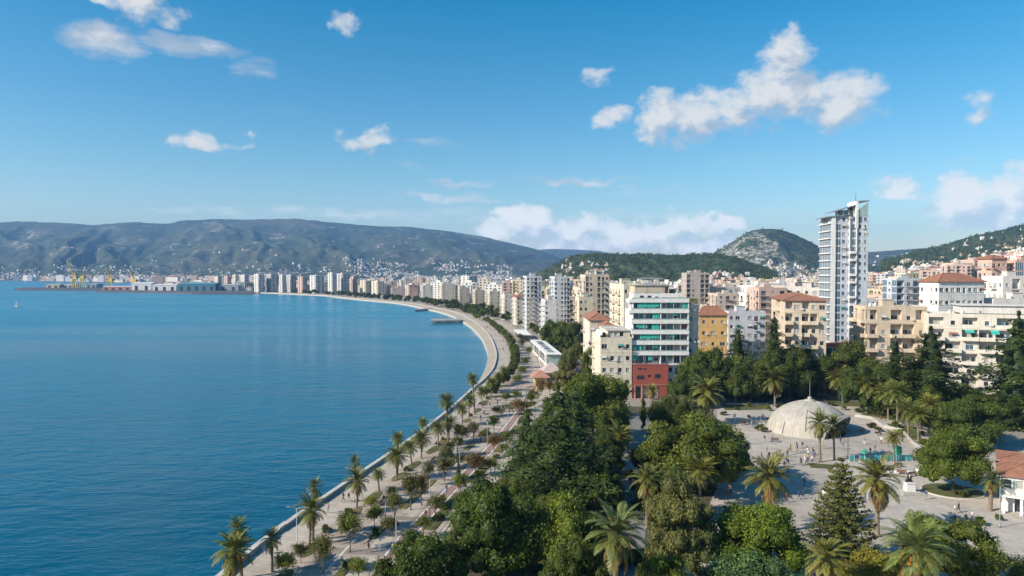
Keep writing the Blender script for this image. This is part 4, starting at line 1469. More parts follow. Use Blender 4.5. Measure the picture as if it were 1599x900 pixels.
    def finish(s, wallmat=None, vis=True):
        w = s.wall.build('wall', wallmat or WALL, s.t, col=s.col)
        for (p, ww, h, rz, g, style) in s.wins:
            a, b = window_meshes(ww, h, s.frame, g, style)
            o = place('window', a, s.t, p, rz)
            place('pane', b, o)
            r_ = s.rng.random()
            if style == 'sill' and r_ < .22:                     # an air conditioner hung beside the window
                if 'ac' not in _wcache:
                    q = MB(); q.box(-.42, .42, -.34, -.02, 0, .6); q.box(-.38, .38, -.02, .12, .1, .16); q.lathe([(.01, 0), (.01, .001)], 3) if False else None
                    _wcache['ac'] = q.mesh('air_conditioner', FRAME)
                nx, ny = math.sin(rz), -math.cos(rz)
                place('air_conditioner', _wcache['ac'], s.t, (p[0] + nx * .30 + math.cos(rz) * (ww / 2 + .55), p[1] + ny * .30 + math.sin(rz) * (ww / 2 + .55), p[2] - .1), rz)
            elif style == 'sill' and r_ < .32:
                k_ = ('aw', round(ww, 2))
                if k_ not in _wcache:
                    q = MB(); w2 = ww / 2 + .1
                    q.poly([(-w2, -.2, 0), (w2, -.2, 0), (w2, -.9, -.45), (-w2, -.9, -.45)]); q.poly([(-w2, -.9, -.45), (w2, -.9, -.45), (w2, -.9, -.62), (-w2, -.9, -.62)])
                    _wcache[k_] = q.mesh('awning', ANYPAINT)
                place('awning', _wcache[k_], s.t, (p[0], p[1], p[2] + h + .1), rz, col=s.rng.choice(((.05, .25, .20), (.45, .40, .30), (.30, .12, .08), (.5, .5, .48))))
        for nm, slab, rail, ch in s.bals:
            rm = WALL if (ch.isupper() or s.rail == 'solid') else DMETAL
            if slab:
                o = slab.build('balcony', WALL, s.t, col=tuple(v * .95 for v in s.col))
                rail.build('railing', rm, o, col=tuple(min(.8, v * 1.08) for v in s.col))
            else:
                rail.build('railing', rm, s.t, col=tuple(min(.8, v * 1.08) for v in s.col))
        if s.glz.f:
            o = s.glz.build('glazing', [GLASS, CURTAIN, GLASSB], s.t); o['kind'] = 'stuff'
        if s.bal.f:
            o = s.bal.build('balconies', WALL, s.t, col=s.col); o['kind'] = 'stuff'
        return s.t


def roof_flat(B, x0, x1, y0, y1, z, clutter=5, ph=.75, seed=0, material=None, cap=True):
    rng = random.Random(seed)
    t = B.t
    # the parapet continues the wall
    m = MB()
    for a, b, c, d in ((x0, x1, y0, y0 + .22), (x0, x1, y1 - .22, y1), (x0, x0 + .22, y0 + .22, y1 - .22), (x1 - .22, x1, y0 + .22, y1 - .22)):
        m.box(a, b, c, d, z, z + ph)
    m.build('parapet', WALL, t, col=B.col)
    m = MB(); m.box(x0 + .225, x1 - .225, y0 + .225, y1 - .225, z - .25, z + .05)
    m.build('roof', material or ROOFF, t)
    W, D = x1 - x0, y1 - y0
    if clutter:
        sx, sy = x0 + W * rng.uniform(.35, .65), y0 + D * rng.uniform(.45, .65)
        m = MB(); m.box(sx - 1.9, sx + 1.9, sy - 1.6, sy + 1.6, z + .05, z + 2.7); m.box(sx - 2.1, sx + 2.1, sy - 1.8, sy + 1.8, z + 2.703, z + 2.88)
        m.build('stair_head', WALL, t, col=tuple(v * .95 for v in B.col))
    for k in range(clutter):
        px, py = x0 + W * rng.uniform(.1, .9), y0 + D * rng.uniform(.12, .88)
        r = rng.random()
        if r < .4:
            m = MB(); m.lathe([(.0, z + .4), (.5, z + .4), (.5, z + 1.5), (.35, z + 1.7), (.02, z + 1.75)], 8, (px, py))
            for a_ in (-.35, .35):
                m.box(px + a_ - .05, px + a_ + .05, py - .05, py + .05, z + .05, z + .4)
            m.build('water_tank', METAL if rng.random() < .5 else FRAME, t)
        elif r < .7:
            m = MB(); m.box(px - .45, px + .45, py - .2, py + .2, z + .1, z + .8); m.box(px - .5, px + .5, py - .25, py + .25, z + .053, z + .098)
            m.build('air_conditioner', FRAME, t)
        elif r < .85:
            m = MB(); m.tube([(px, py, z), (px, py, z + 3.2)], .035, 5); m.box(px - .6, px + .6, py - .02, py + .02, z + 2.8, z + 2.84); m.box(px - .45, px + .45, py - .018, py + .018, z + 2.5, z + 2.54)
            m.build('aerial', DMETAL, t)
        else:
            m = MB(); m.poly([(px - 1, py - .6, z + .3), (px + 1, py - .6, z + .3), (px + 1, py + .5, z + 1.2), (px - 1, py + .5, z + 1.2)]); m.box(px - .9, px + .9, py + .5, py + .9, z + 1.0, z + 1.4)
            m.build('solar_heater', GLASSB, t)


def roof_hip(B, x0, x1, y0, y1, z, h=2.6, over=.6, material=None, dome=True):
    m = MB()
    X0, X1, Y0, Y1 = x0 - over, x1 + over, y0 - over, y1 + over
    W, D = X1 - X0, Y1 - Y0
    r = min(W, D) / 2
    if W >= D:
        a, b = (X0 + r, (Y0 + Y1) / 2, z + h), (X1 - r, (Y0 + Y1) / 2, z + h)
        if W - D < .2:
            b = a
        c = [(X0, Y0, z), (X1, Y0, z), (X1, Y1, z), (X0, Y1, z)]
        m.poly([c[0], c[1], b, a]); m.poly([c[1], c[2], b]); m.poly([c[2], c[3], a, b]); m.poly([c[3], c[0], a])
    else:
        a, b = ((X0 + X1) / 2, Y0 + r, z + h), ((X0 + X1) / 2, Y1 - r, z + h)
        c = [(X0, Y0, z), (X1, Y0, z), (X1, Y1, z), (X0, Y1, z)]
        m.poly([c[0], c[1], a]); m.poly([c[1], c[2], b, a]); m.poly([c[2], c[3], b]); m.poly([c[3], c[0], a, b])
    m.box(X0, X1, Y0, Y1, z - .2, z - .003)
    o = m.build('roof', material or ROOFT, B.t)
    k = MB(); k.tube([(a[0], a[1], a[2] + .02), (b[0], b[1], b[2] + .02)] if a != b else [(a[0] - .2, a[1], a[2]), (a[0] + .2, a[1], a[2])], .14, 6)
    for q in c:
        e = a if (Vector(q) - Vector(a)).length < (Vector(q) - Vector(b)).length else b
        k.tube([Vector(q) + Vector((0, 0, .04)), Vector(e) + Vector((0, 0, .02))], .12, 5)
    k.build('ridge', material or ROOFT, o)


FOOT = []                                        # footprints (x, y, r) already taken


def hero(name, label, xL, xM, xR, d, ytop, nf, pf, pl, phi=0.0, col=(.6, .55, .45), roof='flat', detail='hi', D=None, cat='apartment block', group=None, z0=None, rail='bars',
         seed=None, clutter=5, band=True, hh=None, pr=None, top=None, gf=None, frame=None, roofmat=None, ph=.75, hiph=2.6):
    """xM: photo x of the near left corner, xL / xR: where the left and the front face end, d: depth of that corner, ytop: y of the roof line"""
    seed = seed if seed is not None else int(xM * 7 + d)
    ph_ = R(phi)
    uL, uM, uR = [(x - CX) / F for x in (xL, xM, xR)]
    mx = uM * d
    W = (uR * d - mx) / (math.cos(ph_) - uR * math.sin(ph_))
    if D is None:
        den = math.sin(ph_) + uL * math.cos(ph_)
        D = (mx - uL * d) / den if abs(den) > .03 else 14
        D = min(max(D, 6), 30)
    ztop = CAMH + (HZ - ytop) * d / F
    if z0 is None:
        z0 = float(land(np.array([mx]), np.array([float(d)]))[0]) - .1
    H = ztop - z0
    fh = H / nf
    B = Bld(name, label, cat, (mx, d, z0), ph_, col, detail, group, frame, seed, rail)
    B.face((0, 0), (1, 0), W, 0, fh, nf, pf)
    B.face((0, D), (0, -1), D, 0, fh, nf, pl)
    vis_r = uR < -math.tan(ph_)
    B.face((W, 0), (0, 1), D, 0, fh, nf, pr or pl, hi=vis_r)
    B.face((W, D), (-1, 0), W, 0, fh, nf, pf if isinstance(pf, str) else pf[-1], hi=False)
    if band and detail == 'hi':
        for k in range(1, nf):
            m = MB(); z = k * fh
            m.box(-.07, W + .07, -.07, -.002, z - .09, z + .09); m.box(-.07, -.002, -.001, D, z - .09, z + .09); m.box(W + .002, W + .07, 0, D, z - .09, z + .09)
            m.build('floor_band', WALL, B.t, col=tuple(min(.8, v * 1.12) for v in col))
    if roof == 'flat':
        roof_flat(B, 0, W, 0, D, H, clutter, ph, seed, roofmat)
    elif roof == 'hip':
        roof_hip(B, 0, W, 0, D, H, hiph)
    B.finish()
    c = Vector((math.cos(ph_), math.sin(ph_))); e = Vector((-math.sin(ph_), math.cos(ph_)))
    ctr = Vector((mx, d)) + c * W / 2 + e * D / 2
    FOOT.append((ctr.x, ctr.y, math.hypot(W, D) / 2 * .85))
    B.W, B.D, B.H, B.fh = W, D, H, fh
    return B


WHITE, CREAM, BEIGE, SANDC, YELL, ORNG, PINK, GREY, PALEB, PALEC = (.72, .71, .68), (.64, .57, .45), (.54, .46, .35), (.60, .49, .34), (.68, .54, .28), (.66, .42, .16), (.58, .36, .28), (.44, .44, .44), (.52, .55, .60), (.68, .64, .57)
REDW = (.31, .075, .055)

# ---- the white building with teal curtains over a red ground floor
def teal_building():
    d = 222.0; k = d / F
    X = lambda x: (x - CX) * k - (988 - CX) * k
    x0 = (988 - CX) * k
    W = X(1076)
    B = Bld('apartment_building', 'white balconied apartment building with teal curtains above a red painted base', 'apartment block', (x0, d, 0), 0, (.70, .70, .68), 'hi', None, None, 3)
    D = 15.0
    fl = [10.7 + 3.33 * i for i in range(7)]                     # floor levels 10.7 .. 30.7
    # left (lit) wall, back, right, and the recessed front walls
    B.face((0, D), (0, -1), D, 0.0, fl[0] / 3, 3, '....')
    B.face((0, D), (0, -1), D, fl[0], 3.33, 6, ['n.vw', 'n.vw', 'nwvw', 'n.vw', 'nwvw', 'ggWg'])
    B.face((W, D), (-1, 0), W, 0.0, fl[6] / 9, 9, 'w.w.w.w', hi=False)
    for i in range(6):                                           # recessed glass front of each storey, 1.6 m behind the parapet
        B.face((0, 1.6), (1, 0), W, fl[i], 3.33, 1, ['gWggWgsW' if i % 2 else 'gggWgWsg'])
    B.face((X(1043), 1.0), (1, 0), W - X(1043), 0, fl[0] / 3, 3, ['.d.', 'wbw', 'wbw'])
    B.face((0, 1.0), (1, 0), X(1043), 0, fl[0] / 3, 3, '...', hi=False)
    t = B.t
    for i in range(7):                                           # white parapet band and floor slab of each storey
        z = fl[i]
        if i == 0:
            m = MB(); m.box(-.3, W, .1, 1.59, z - .35, z + .02); m.build('floor_slab', WALLP, t)
            continue
        m = MB()
        m.box(-.42, W + .05, -.35, -.17, z - .5, z + .72)
        m.box(-.42, -.22, -.169, 1.6 if i < 5 else 6.2, z - .5, z + .72)
        m.box(-.2, W, -.168, 1.598, z - .42, z - .05)
        if i >= 5:
            m.box(-1.1, -.43, -.35, 6.2, z - .5, z + .5)
        o = m.build('parapet_band', WALLP, t)
        m = MB(); m.box(-.38, W, -.30, -.26, z + .725, z + 1.08); m.build('glass_railing', RAILG, o)
    # dividing walls between the flats
    for xx in (988.2, 1031.5, 1074.6):
        for i in range(6):
            m = MB(); m.box(X(xx), X(xx) + .25, -.12, 1.585, fl[i] + .03, fl[i] + 2.82); m.build('divider', WALLP, t)
    for xx in (1006, 1052, 1063):
        for i in range(6):
            if (i + int(xx)) % 3:
                m = MB(); m.tube([(X(xx), -.05, fl[i] + .03), (X(xx), -.05, fl[i] + 2.82)], .05, 6); m.build('post', FRAME, t)
    # teal curtains, some drawn, some half down
    rng = random.Random(5)
    spans = {0: [(990, 998, .75), (1013, 1019, .8)], 1: [(991, 1004, .95), (1020, 1029, .55)], 2: [(1000, 1030, .85), (1046, 1055, .5)], 3: [(994, 1012, .7), (1018, 1030, .95)],
             4: [(1020, 1030, 1.0), (1052, 1060, .5)], 5: [(996, 1030, .9), (1046, 1056, .4), (1066, 1073, .9)]}
    for i, ls in spans.items():
        for a, b, f in ls:
            x = a
            while x < b - 1:
                e = min(b, x + rng.uniform(4.5, 8))
                m = MB(); top = fl[i] + 2.8; bot = top - f * 1.95 * rng.uniform(.75, 1.05)
                n = 6
                for q in range(n):
                    u0, u1 = X(x) + (X(e) - X(x) - .06) * q / n, X(x) + (X(e) - X(x) - .06) * (q + 1) / n
                    y0, y1 = (.02 if q % 2 else .12), (.12 if q % 2 else .02)
                    m.poly([(u0, y0, bot), (u1, y1, bot), (u1, y1, top), (u0, y0, top)])
                m.build('curtain', TEAL, t)
                x = e
    for i in range(5):                                           # a few plants, chairs and laundry dark against the glass
        for q in range(6):
            x = rng.uniform(990, 1073); z = fl[i + 1] + .05
            m = MB(); w = rng.uniform(.2, .5); m.box(X(x) - w, X(x) + w, .5, .9, z - .05, z + rng.uniform(.7, 1.2)); m.build('balcony_furniture', rng.choice((DMETAL, DARKIN, FRAME, CURTAIN)), t)
    # roof terrace: set-back wall, penthouse and pergola
    z = fl[6]
    m = MB(); m.box(X(990), X(1062), .9, 1.2, z, z + 2.35); m.box(X(990), X(990) + .3, 1.201, 9, z, z + 2.35); m.build('terrace_wall', WALLP, t)
    m = MB(); m.box(0, W, 1.21, D, z - .1, z + .06); m.build('roof', ROOFF, t)
    for q in range(5):
        m = MB(); x = X(1000 + q * 12); m.box(x, x + rng.uniform(.8, 1.6), .86, .897, z + .5, z + rng.uniform(.9, 1.7)); m.build('vent_opening', DARKIN, t)
    P_ = Bld(None, '', '', None, 0, BEIGE, 'hi'); P_.t = t
    P_.face((X(995), 4.5), (1, 0), X(1050) - X(995), z + .06, 4.7, 1, ['w.WwW.l'])
    P_.face((X(995), D - 1), (0, -1), D - 5.5, z + .06, 4.7, 1, ['w.w'])
    P_.face((X(1050), 4.5), (0, 1), D - 5.5, z + .06, 4.7, 1, ['w.w'])
    P_.finish()
    m = MB(); m.box(X(993), X(1052), 4.1, D - .8, z + 4.763, z + 5.0); m.build('penthouse_roof', CONC, t)
    m = MB()
    for q in range(8):
        m.box(X(1004 + q * 5), X(1004 + q * 5) + .14, 4.9, 11, z + 7.0, z + 7.2); m.box(X(1004 + q * 5), X(1004 + q * 5) + .12, 4.9, 5.02, z + 5.0, z + 7.0)
    m.box(X(1003), X(1041), 4.75, 4.88, z + 6.8, z + 7.0)
    m.build('pergola', METAL, t)
    m = MB(); m.box(X(1053), X(1061), 5, 8, z + .06, z + 3.6); m.build('green_glass_box', mat('green_glass', (.02, .07, .05), .15, .3, 1), t)
    # right hand wing, darker
    Wg = Bld(None, '', '', None, 0, (.56, .50, .41), 'hi', None, None, 6); Wg.t = t
    ww = X(1093) - W
    Wg.face((W + .06, 1.2), (1, 0), ww, 0, 29.8 / 9, 9, ['ww', 'n.', '.n', 'nw', 'n.', 'wn', 'n.', 'nn', 'n.'])
    Wg.face((W + .06 + ww, 1.2), (0, 1), 13, 0, 29.8 / 9, 9, 'w.w', hi=False)
    Wg.face((W + .06, 14), (0, -1), 12.8, 0, 29.8 / 9, 9, '.', hi=False)
    Wg.finish()
    m = MB(); m.box(W + .07, W + ww, 1.25, 14, 29.5, 29.82); m.build('wing_roof', ROOFF, t)
    m = MB(); m.box(W + .3, W + ww - .2, 1.3, 2.0, 29.83, 30.5); m.build('planter', CONC, t)
    rgn = np.random.default_rng(3)
    cc = np.stack([rgn.uniform(W + .2, W + ww, 500), rgn.uniform(1.0, 2.4, 500), 30.5 + rgn.uniform(-.9, .9, 500)], 1)
    v, q = leaf_quads(cc, np.tile([0, -1.0, .5], (500, 1)), .3, rgn)
    place('plants', npmesh('plants', v, q, LEAF, rgn.uniform(.2, .9, 500)), t, col=GREENS['yellow'])['kind'] = 'stuff'
    # the red base
    Rd = Bld(None, '', '', None, 0, REDW, 'hi', None, DMETAL, 8); Rd.t = t
    rw = X(1043)
    Rd.face((-.05, -1.1), (1, 0), rw + .05, 4.3, 6.4, 1, ['.......'])
    Rd.face((-.05, 1.0), (0, -1), 2.1, 0, 5.35, 2, '.')
    Rd.face((rw, -1.1), (0, 1), 2.1, 0, 5.35, 2, '.')
    Rd.face((-.05, -1.1), (1, 0), rw + .05, 0, 4.3, 1, ['sss.'])
    Rd.finish()
    for (xa, xb, ya, yb) in ((994, 1005, 586, 592), (1011, 1015, 585, 588.5), (1022, 1030, 584, 590), (996, 1001, 574, 577), (1004, 1008, 575, 577)):
        m = MB(); za, zb = CAMH - (yb - 424) * k, CAMH - (ya - 424) * k
        m.box(X(xa), X(xb), -1.19, -1.103, za, zb); o = m.build('window', DMETAL, t)
        m = MB(); m.box(X(xa) + .1, X(xb) - .1, -1.20, -1.192, za + .1, zb - .1); m.build('pane', GLASS, o)
    m = MB(); m.box(-.1, rw + .1, -1.25, -.95, 10.7, 10.95); m.box(-.1, rw + .1, -1.3, -1.102, 4.15, 4.35); m.build('red_cornice', WALL, t, col=(.5, .2, .16))
    m = MB(); m.box(-.05, rw, -.95, .95, 10.55, 10.72); m.build('red_base_terrace', CONC, t)
    m = MB()
    for q in range(22):
        m.box(rw * q / 22, rw * q / 22 + .05, -1.2, -1.15, 10.95, 11.8)
    m.box(0, rw, -1.2, -1.15, 11.8, 11.87); m.build('terrace_railing', DMETAL, t)
    for q in range(4):
        m = MB(); m.box(X(990 + q * 11), X(990 + q * 11) + .3, -1.45, -1.105, 0, 4.1); m.build('pilaster', WALL, t, col=(.5, .25, .22))
    for xa, xb in ((1044.5, 1049), (1052, 1058)):
        m = MB(); m.box(X(xa), X(xb), -.2, .95, 0, 3.2); m.build('shop_front', CURTAIN, t)
    B.finish(WALL)
    FOOT.append((x0 + 9, d + 7, 14))


teal_building()

# ---- buildings round the park (near corner, faces and depth read from the photograph)
b = hero('apartment_building', 'low cream apartment building joined to the left of the teal curtained one', 925, 938, 987, 221, 531, 5, ['w.ww', 'w.ww', 'wwww', 'wwww', 'W.ww'], ['bww', 'bww', 'bww', 'bww', 'bWw'], col=CREAM, clutter=3)
m = MB(); pw = b.W
P_ = Bld(None, '', '', None, 0, (.60, .55, .46), 'hi'); P_.t = b.t
P_.face((pw * .25, 1.6), (1, 0), pw * .72, b.H + .06, 2.6, 1, ['WwW.']); P_.face((pw * .25, b.D - 1), (0, -1), b.D - 2.6, b.H + .06, 2.6, 1, ['w.']); P_.face((pw * .97, 1.6), (0, 1), b.D - 2.6, b.H + .06, 2.6, 1, '.', hi=False); P_.finish()
m.box(pw * .23, pw * .985, 1.2, b.D - .8, b.H + 2.663, b.H + 2.85); m.build('penthouse_roof', CONC, b.t)
m = MB()
for q in range(10):
    a0, a1 = math.pi * q / 10, math.pi * (q + 1) / 10
    for yy in (.25,):
        m.prism([(-.2, yy), (.1, yy), (.1, b.D - 1), (-.2, b.D - 1)], 0, .01) if q == 99 else None
        p0 = (1.0 - 1.1 * math.cos(a0), b.H + .8 + 1.5 * math.sin(a0)); p1 = (1.0 - 1.1 * math.cos(a1), b.H + .8 + 1.5 * math.sin(a1))
        m.poly([(p0[0], .3, p0[1]), (p1[0], .3, p1[1]), (p1[0], b.D * .6, p1[1]), (p0[0], b.D * .6, p0[1])])
m.build('arched_canopy', WALLP, b.t)
hero('villa', 'cream villa with small red hipped roof between grove and tall cream block', 911, 921, 951, 262, 500, 4, 'www', 'dww', col=(.62, .55, .46), roof='hip', hiph=2.4, cat='villa')
hero('villa', 'lower villa with red tiled roof between the cream building and the red hipped one', 936, 942, 962, 246, 511, 4, 'ww', 'bw', col=(.62, .52, .44), roof='hip', hiph=1.6, cat='villa')
hero('apartment_building', 'tall cream block with lit balconied side rising behind the teal curtained building', 952, 974, 1003, 285, 447, 9, 'w.w.', 'wbwbw', col=(.66, .58, .44), clutter=4, phi=6)
hero('villa', 'orange villa with terracotta hipped roof right of the teal curtained building', 1086, 1092, 1136, 286, 492, 5, ['www', 'wWw', 'WwW', 'wWw', 'www'], 'ww', col=ORNG, roof='hip', hiph=3.4, cat='villa')
hero('apartment_building', 'grey white apartment block between the orange villa and the spired conifer', 1133, 1138, 1196, 300, 489, 6, 'wW.WdW', 'w.w', col=(.56, .57, .60), clutter=6)
hero('apartment_building', 'tall cream block with orange ribs and red roof tiles left of the glass tower', 1205, 1226, 1291, 228, 469, 8, ['PwPPw', 'PWPwW', 'PwPPw', 'PWPwW', 'PwPPw', 'PWPwW', 'PwPPw', 'LWLwW'], 'wLw', col=(.60, .50, .38), phi=-12, roof='hip', hiph=2.0, seed=4)
hero('apartment_building', 'beige block with rounded stacked balconies right of the glass tower', 1333, 1352, 1449, 230, 482, 6, ['PwPPw', 'PwPPW', 'PwPPw', 'PwPPW', 'PwPPw', 'LwLwL'], 'PwP', col=(.60, .49, .37), phi=-6, clutter=9)
hb = hero('apartment_building', 'white orange roofed building with rows of windows behind the beige curved block', 1436, 1466, 1537, 250, 440, 8, 'WwWWvwWw', 'w.ww', col=(.72, .70, .66), roof='hip', hiph=3.0, phi=4)
hero('apartment_building', 'grey blue block with glazed bay right behind the glass tower', 1378, 1400, 1438, 385, 437, 9, 'ldl', 'gWg', col=(.50, .53, .57), clutter=6)
hero('apartment_building', 'salmon pink tower with balconied side standing on the right hillside', 1526, 1548, 1572, 330, 404, 10, 'dww', 'bwb', col=(.64, .40, .32), roof='hip', hiph=1.8)
hero('apartment_building', 'pink towered block with grey glazed front cut by the right edge, upper slope', 1570, 1585, 1625, 330, 409, 10, 'gdl', 'wbw', col=(.60, .38, .31), clutter=3)
hero('apartment_building', 'white block with stepped terraces below the pink towers at the right edge', 1533, 1566, 1622, 292, 434, 8, 'wlwg', 'bwbw', col=(.72, .66, .60), clutter=5)
hero('apartment_building', 'low white block in front of the stepped terraces at the right edge', 1536, 1552, 1640, 252, 470, 7, 'wWwWw', 'w.', col=(.70, .66, .60), clutter=4, D=9)
# long cream-white block with green awnings on the right
hl = hero('apartment_building', 'long cream white block with green awnings and stepped balconies at the right edge', 1447, 1450, 1640, 222, 493, 7, ['PWPwPPP', 'PWPwPPP', 'WPwPwPP', 'PWPwPPP', 'PPWPPPP', 'PWPPPPP', 'LwLwLLL'], 'ww', phi=-20, col=(.66, .61, .52), clutter=8, D=13)
for (fl_, u, w, dn) in ((5, .56, 2.2, 1.2), (5, .80, 2.6, 1.6), (4, .70, 2.8, 1.4), (4, .86, 2.4, 1.0), (3, .74, 2.5, 1.7), (2, .80, 2.5, 1.5), (1, .80, 2.2, 1.5), (5, .35, 2.4, .9)):
    m = MB(); z1 = (fl_ + 1) * hl.fh - .45
    x = hl.W * u
    m.poly([(x - w / 2, -.02, z1), (x + w / 2, -.02, z1), (x + w / 2, -1.2, z1 - dn * .5), (x - w / 2, -1.2, z1 - dn * .5)])
    m.poly([(x - w / 2, -1.2, z1 - dn * .5), (x + w / 2, -1.2, z1 - dn * .5), (x + w / 2, -1.22, z1 - dn), (x - w / 2, -1.22, z1 - dn)])
    m.build('awning', TEAL, hl.t)
m = MB(); m.box(hl.W * .3, hl.W, 3, hl.D, hl.H + .8, hl.H + 3.2); m.box(hl.W * .28, hl.W + .4, 2.4, hl.D + .3, hl.H + 3.203, hl.H + 3.5); m.build('penthouse', WALL, hl.t, col=(.62, .60, .56))

# ---- the glass tower
def tower():
    d = 268.0; k = d / F
    uM = (1296 - CX) / F
    B = Bld('glass_tower', 'tall white and blue glass tower with slanted roof wing', 'tower', (uM * d, d, 0), R(-4), (.52, .56, .62), 'hi', None, FRAME, 12)
    B.glasses = [GLASSB, GLASSB, GLASSB, GLASS, CURTAIN]
    W = (1353 - 1296) * k; D = 11.0; nf = 17
    z0 = 13.0; fh = (40 + (424 - 338) * k - z0) / nf
    B.face((0, 0), (1, 0), W, z0, fh, nf, ['.gwngw.'] * 8 + ['.gwngwn'] * 8 + ['.wwwwgw'])
    B.face((0, D), (0, -1), D, z0, fh, nf - 1, ['gggg'])
    B.face((0, D), (0, -1), D, z0 + fh * (nf - 1), fh, 1, ['.ss.'])
    B.face((W, 0), (0, 1), D, z0, fh, nf, 'gw.g', hi=False)
    B.face((W, D), (-1, 0), W, z0, fh, nf, 'w.w.w', hi=False)
    t = B.t
    for i in range(nf):                                          # white slab edges that run round the glazed side
        m = MB(); z = z0 + i * fh
        m.box(-.6, -.003, -.25, D, z - .12, z + .12); m.box(-.6, W * .155, -.3, -.253, z - .12, z + .12)
        m.build('slab_edge', WALLP, t)
    m = MB(); m.box(W * .015, W * .13, -.42, -.304, z0, z0 + fh * nf); m.build('corner_pier', WALLP, t)
    for u in (.50, .685):
        m = MB(); m.box(W * u - .16, W * u + .16, -.5, -.004, z0, z0 + fh * (nf + .1)); m.build('fin', WALLP, t)
    for i in range(2, nf - 3):                                   # little balconies between the fins
        if i % 3 != 1:
            m = MB(); z = z0 + i * fh; m.box(W * .51, W * .67, -1.0, -.503, z - .12, z + .75); m.build('balcony', WALLP, t)
    H = z0 + nf * fh
    m = MB(); m.box(0.02, W, 0.02, D, H - .3, H); m.build('roof', ROOFF, t)
    # roof wing: a slanted slab that climbs to the right, a shelf below it and a mast
    def slab(name, xa, za, xb, zb, y0, y1, th, mm=METAL):
        m = MB()
        p = [(xa, y0, za), (xb, y0, zb), (xb, y1, zb), (xa, y1, za)]
        m.poly([(x, y, z + th) for x, y, z in p]); m.poly([(x, y, z) for x, y, z in reversed(p)])
        for q in range(4):
            a, b_ = p[q], p[(q + 1) % 4]
            m.poly([a, b_, (b_[0], b_[1], b_[2] + th), (a[0], a[1], a[2] + th)])
        m.build(name, mm, t)
    slab('roof_shelf', -2.2, H - .6, W * .52, H + .4, -.8, D * .9, .3)
    slab('roof_wing', W * .08, H + 1.4, W * .66, H + 4.0, -.3, D * .8, .28)
    slab('roof_wing', W * .68, H + 5.4, W * 1.02, H + 5.6, -.4, D * .8, .3)
    m = MB(); m.prism([(W * .66, -.5), (W * .72, -.5), (W * .72, D * .7), (W * .66, D * .7)], H - fh * 1.6, H + 5.6); m.build('roof_fin', WALLP, t)
    m = MB()
    m.poly([(W * .73, -.1, H), (W * .99, -.1, H), (W * .99, -.1, H + 5.3), (W * .73, -.1, H + 2.2)])
    m.poly([(W * .73, .1, H), (W * .73, .1, H + 2.2), (W * .99, .1, H + 5.3), (W * .99, .1, H)])
    m.build('wind_screen', RAILG, t)
    for u in (.2, .35, .5, .62):
        m = MB(); m.tube([(W * u, .6, H), (W * u, .6, H + 1.3 + 3.6 * (u - .08) / .58)], .09, 6); m.build('roof_column', FRAME, t)
    m = MB(); m.box(W * .3, W * .62, 1.6, D * .6, H, H + 2.4); m.build('roof_room', GLASSB, t)
    m = MB(); m.tube([(W * .69, 1, H + 5), (W * .69, 1, H + 9.2)], [.12, .04], 6); m.build('mast', DMETAL, t)
    # podium with red canopy
    m = MB(); m.box(-3, W + 1.5, -3, D, 0, z0 - .5); m.build('podium', WALL, t, col=(.45, .45, .46))
    m = MB(); m.box(-3.4, W + 2, -3.5, -3.003, z0 - 1.4, z0 - .4); m.box(-3.4, W + 2, -3.499, D, z0 - .495, z0 - .1); m.build('red_canopy', WALL, t, col=(.42, .13, .09))
    for q in range(5):
        m = MB(); m.box(-2.5 + q * 3, -.2 + q * 3, -3.1, -3.004, z0 - 5, z0 - 2); m.build('shop_window', GLASS, t)
    B.finish()
    FOOT.append((uM * d + W / 2, d + 8, 13))


tower()

# ---- blocks along the bay, the nearer ones first
hero('tower_block', 'grey blue high block, right one of the pair by the bay bend', 843, 866, 890, 432, 434, 13, 'w.wdl', 'gWbW', col=(.60, .60, .60), detail='lo', clutter=6, D=15, phi=8)
hero('tower_block', 'grey blue high block, left one of the pair by the bay bend', 815, 822, 846, 470, 433, 13, 'wdlw', 'gW', col=(.57, .57, .58), detail='lo', clutter=5, D=15, phi=8)
hero('tower_block', 'beige high block with yellow lit side right of the grey blue pair', 893, 914, 951, 392, 431, 12, 'lw.lbw', 'bwb', col=(.56, .48, .38), detail='lo', clutter=7, D=15, phi=6)
hero('tower_block', 'grey brown high block with shaded balconies behind the teal curtained building', 1064, 1072, 1108, 470, 428, 12, 'lw.ll', 'ww', col=(.42, .37, .33), detail='lo', clutter=5, D=14)
hero('apartment_building', 'low white balconied block at the foot of the grey blue pair', 841, 851, 869, 405, 470, 8, 'w..', 'bb', col=(.70, .68, .66), detail='lo', clutter=3, D=12, phi=8)
hero('apartment_building', 'yellow cream block at the foot of the beige high one', 893, 904, 926, 372, 466, 7, 'ww.', 'bw', col=(.66, .56, .40), detail='lo', clutter=3, D=10, phi=6)
ROW = [(818, 826, 842, 470, 466, 'cream'), (800, 807, 823, 520, 464, 'pale cream'), (782, 788, 802, 575, 462, 'white'), (757, 765, 781, 660, 456, 'cream'), (735, 742, 757, 735, 454, 'sand coloured'), (712, 718, 733, 800, 450, 'beige'),
       (679, 690, 711, 880, 444, 'broad cream'), (652, 660, 676, 960, 447, 'white'), (633, 639, 652, 1040, 446, 'reddish'), (604, 612, 632, 1080, 450, 'pink')]
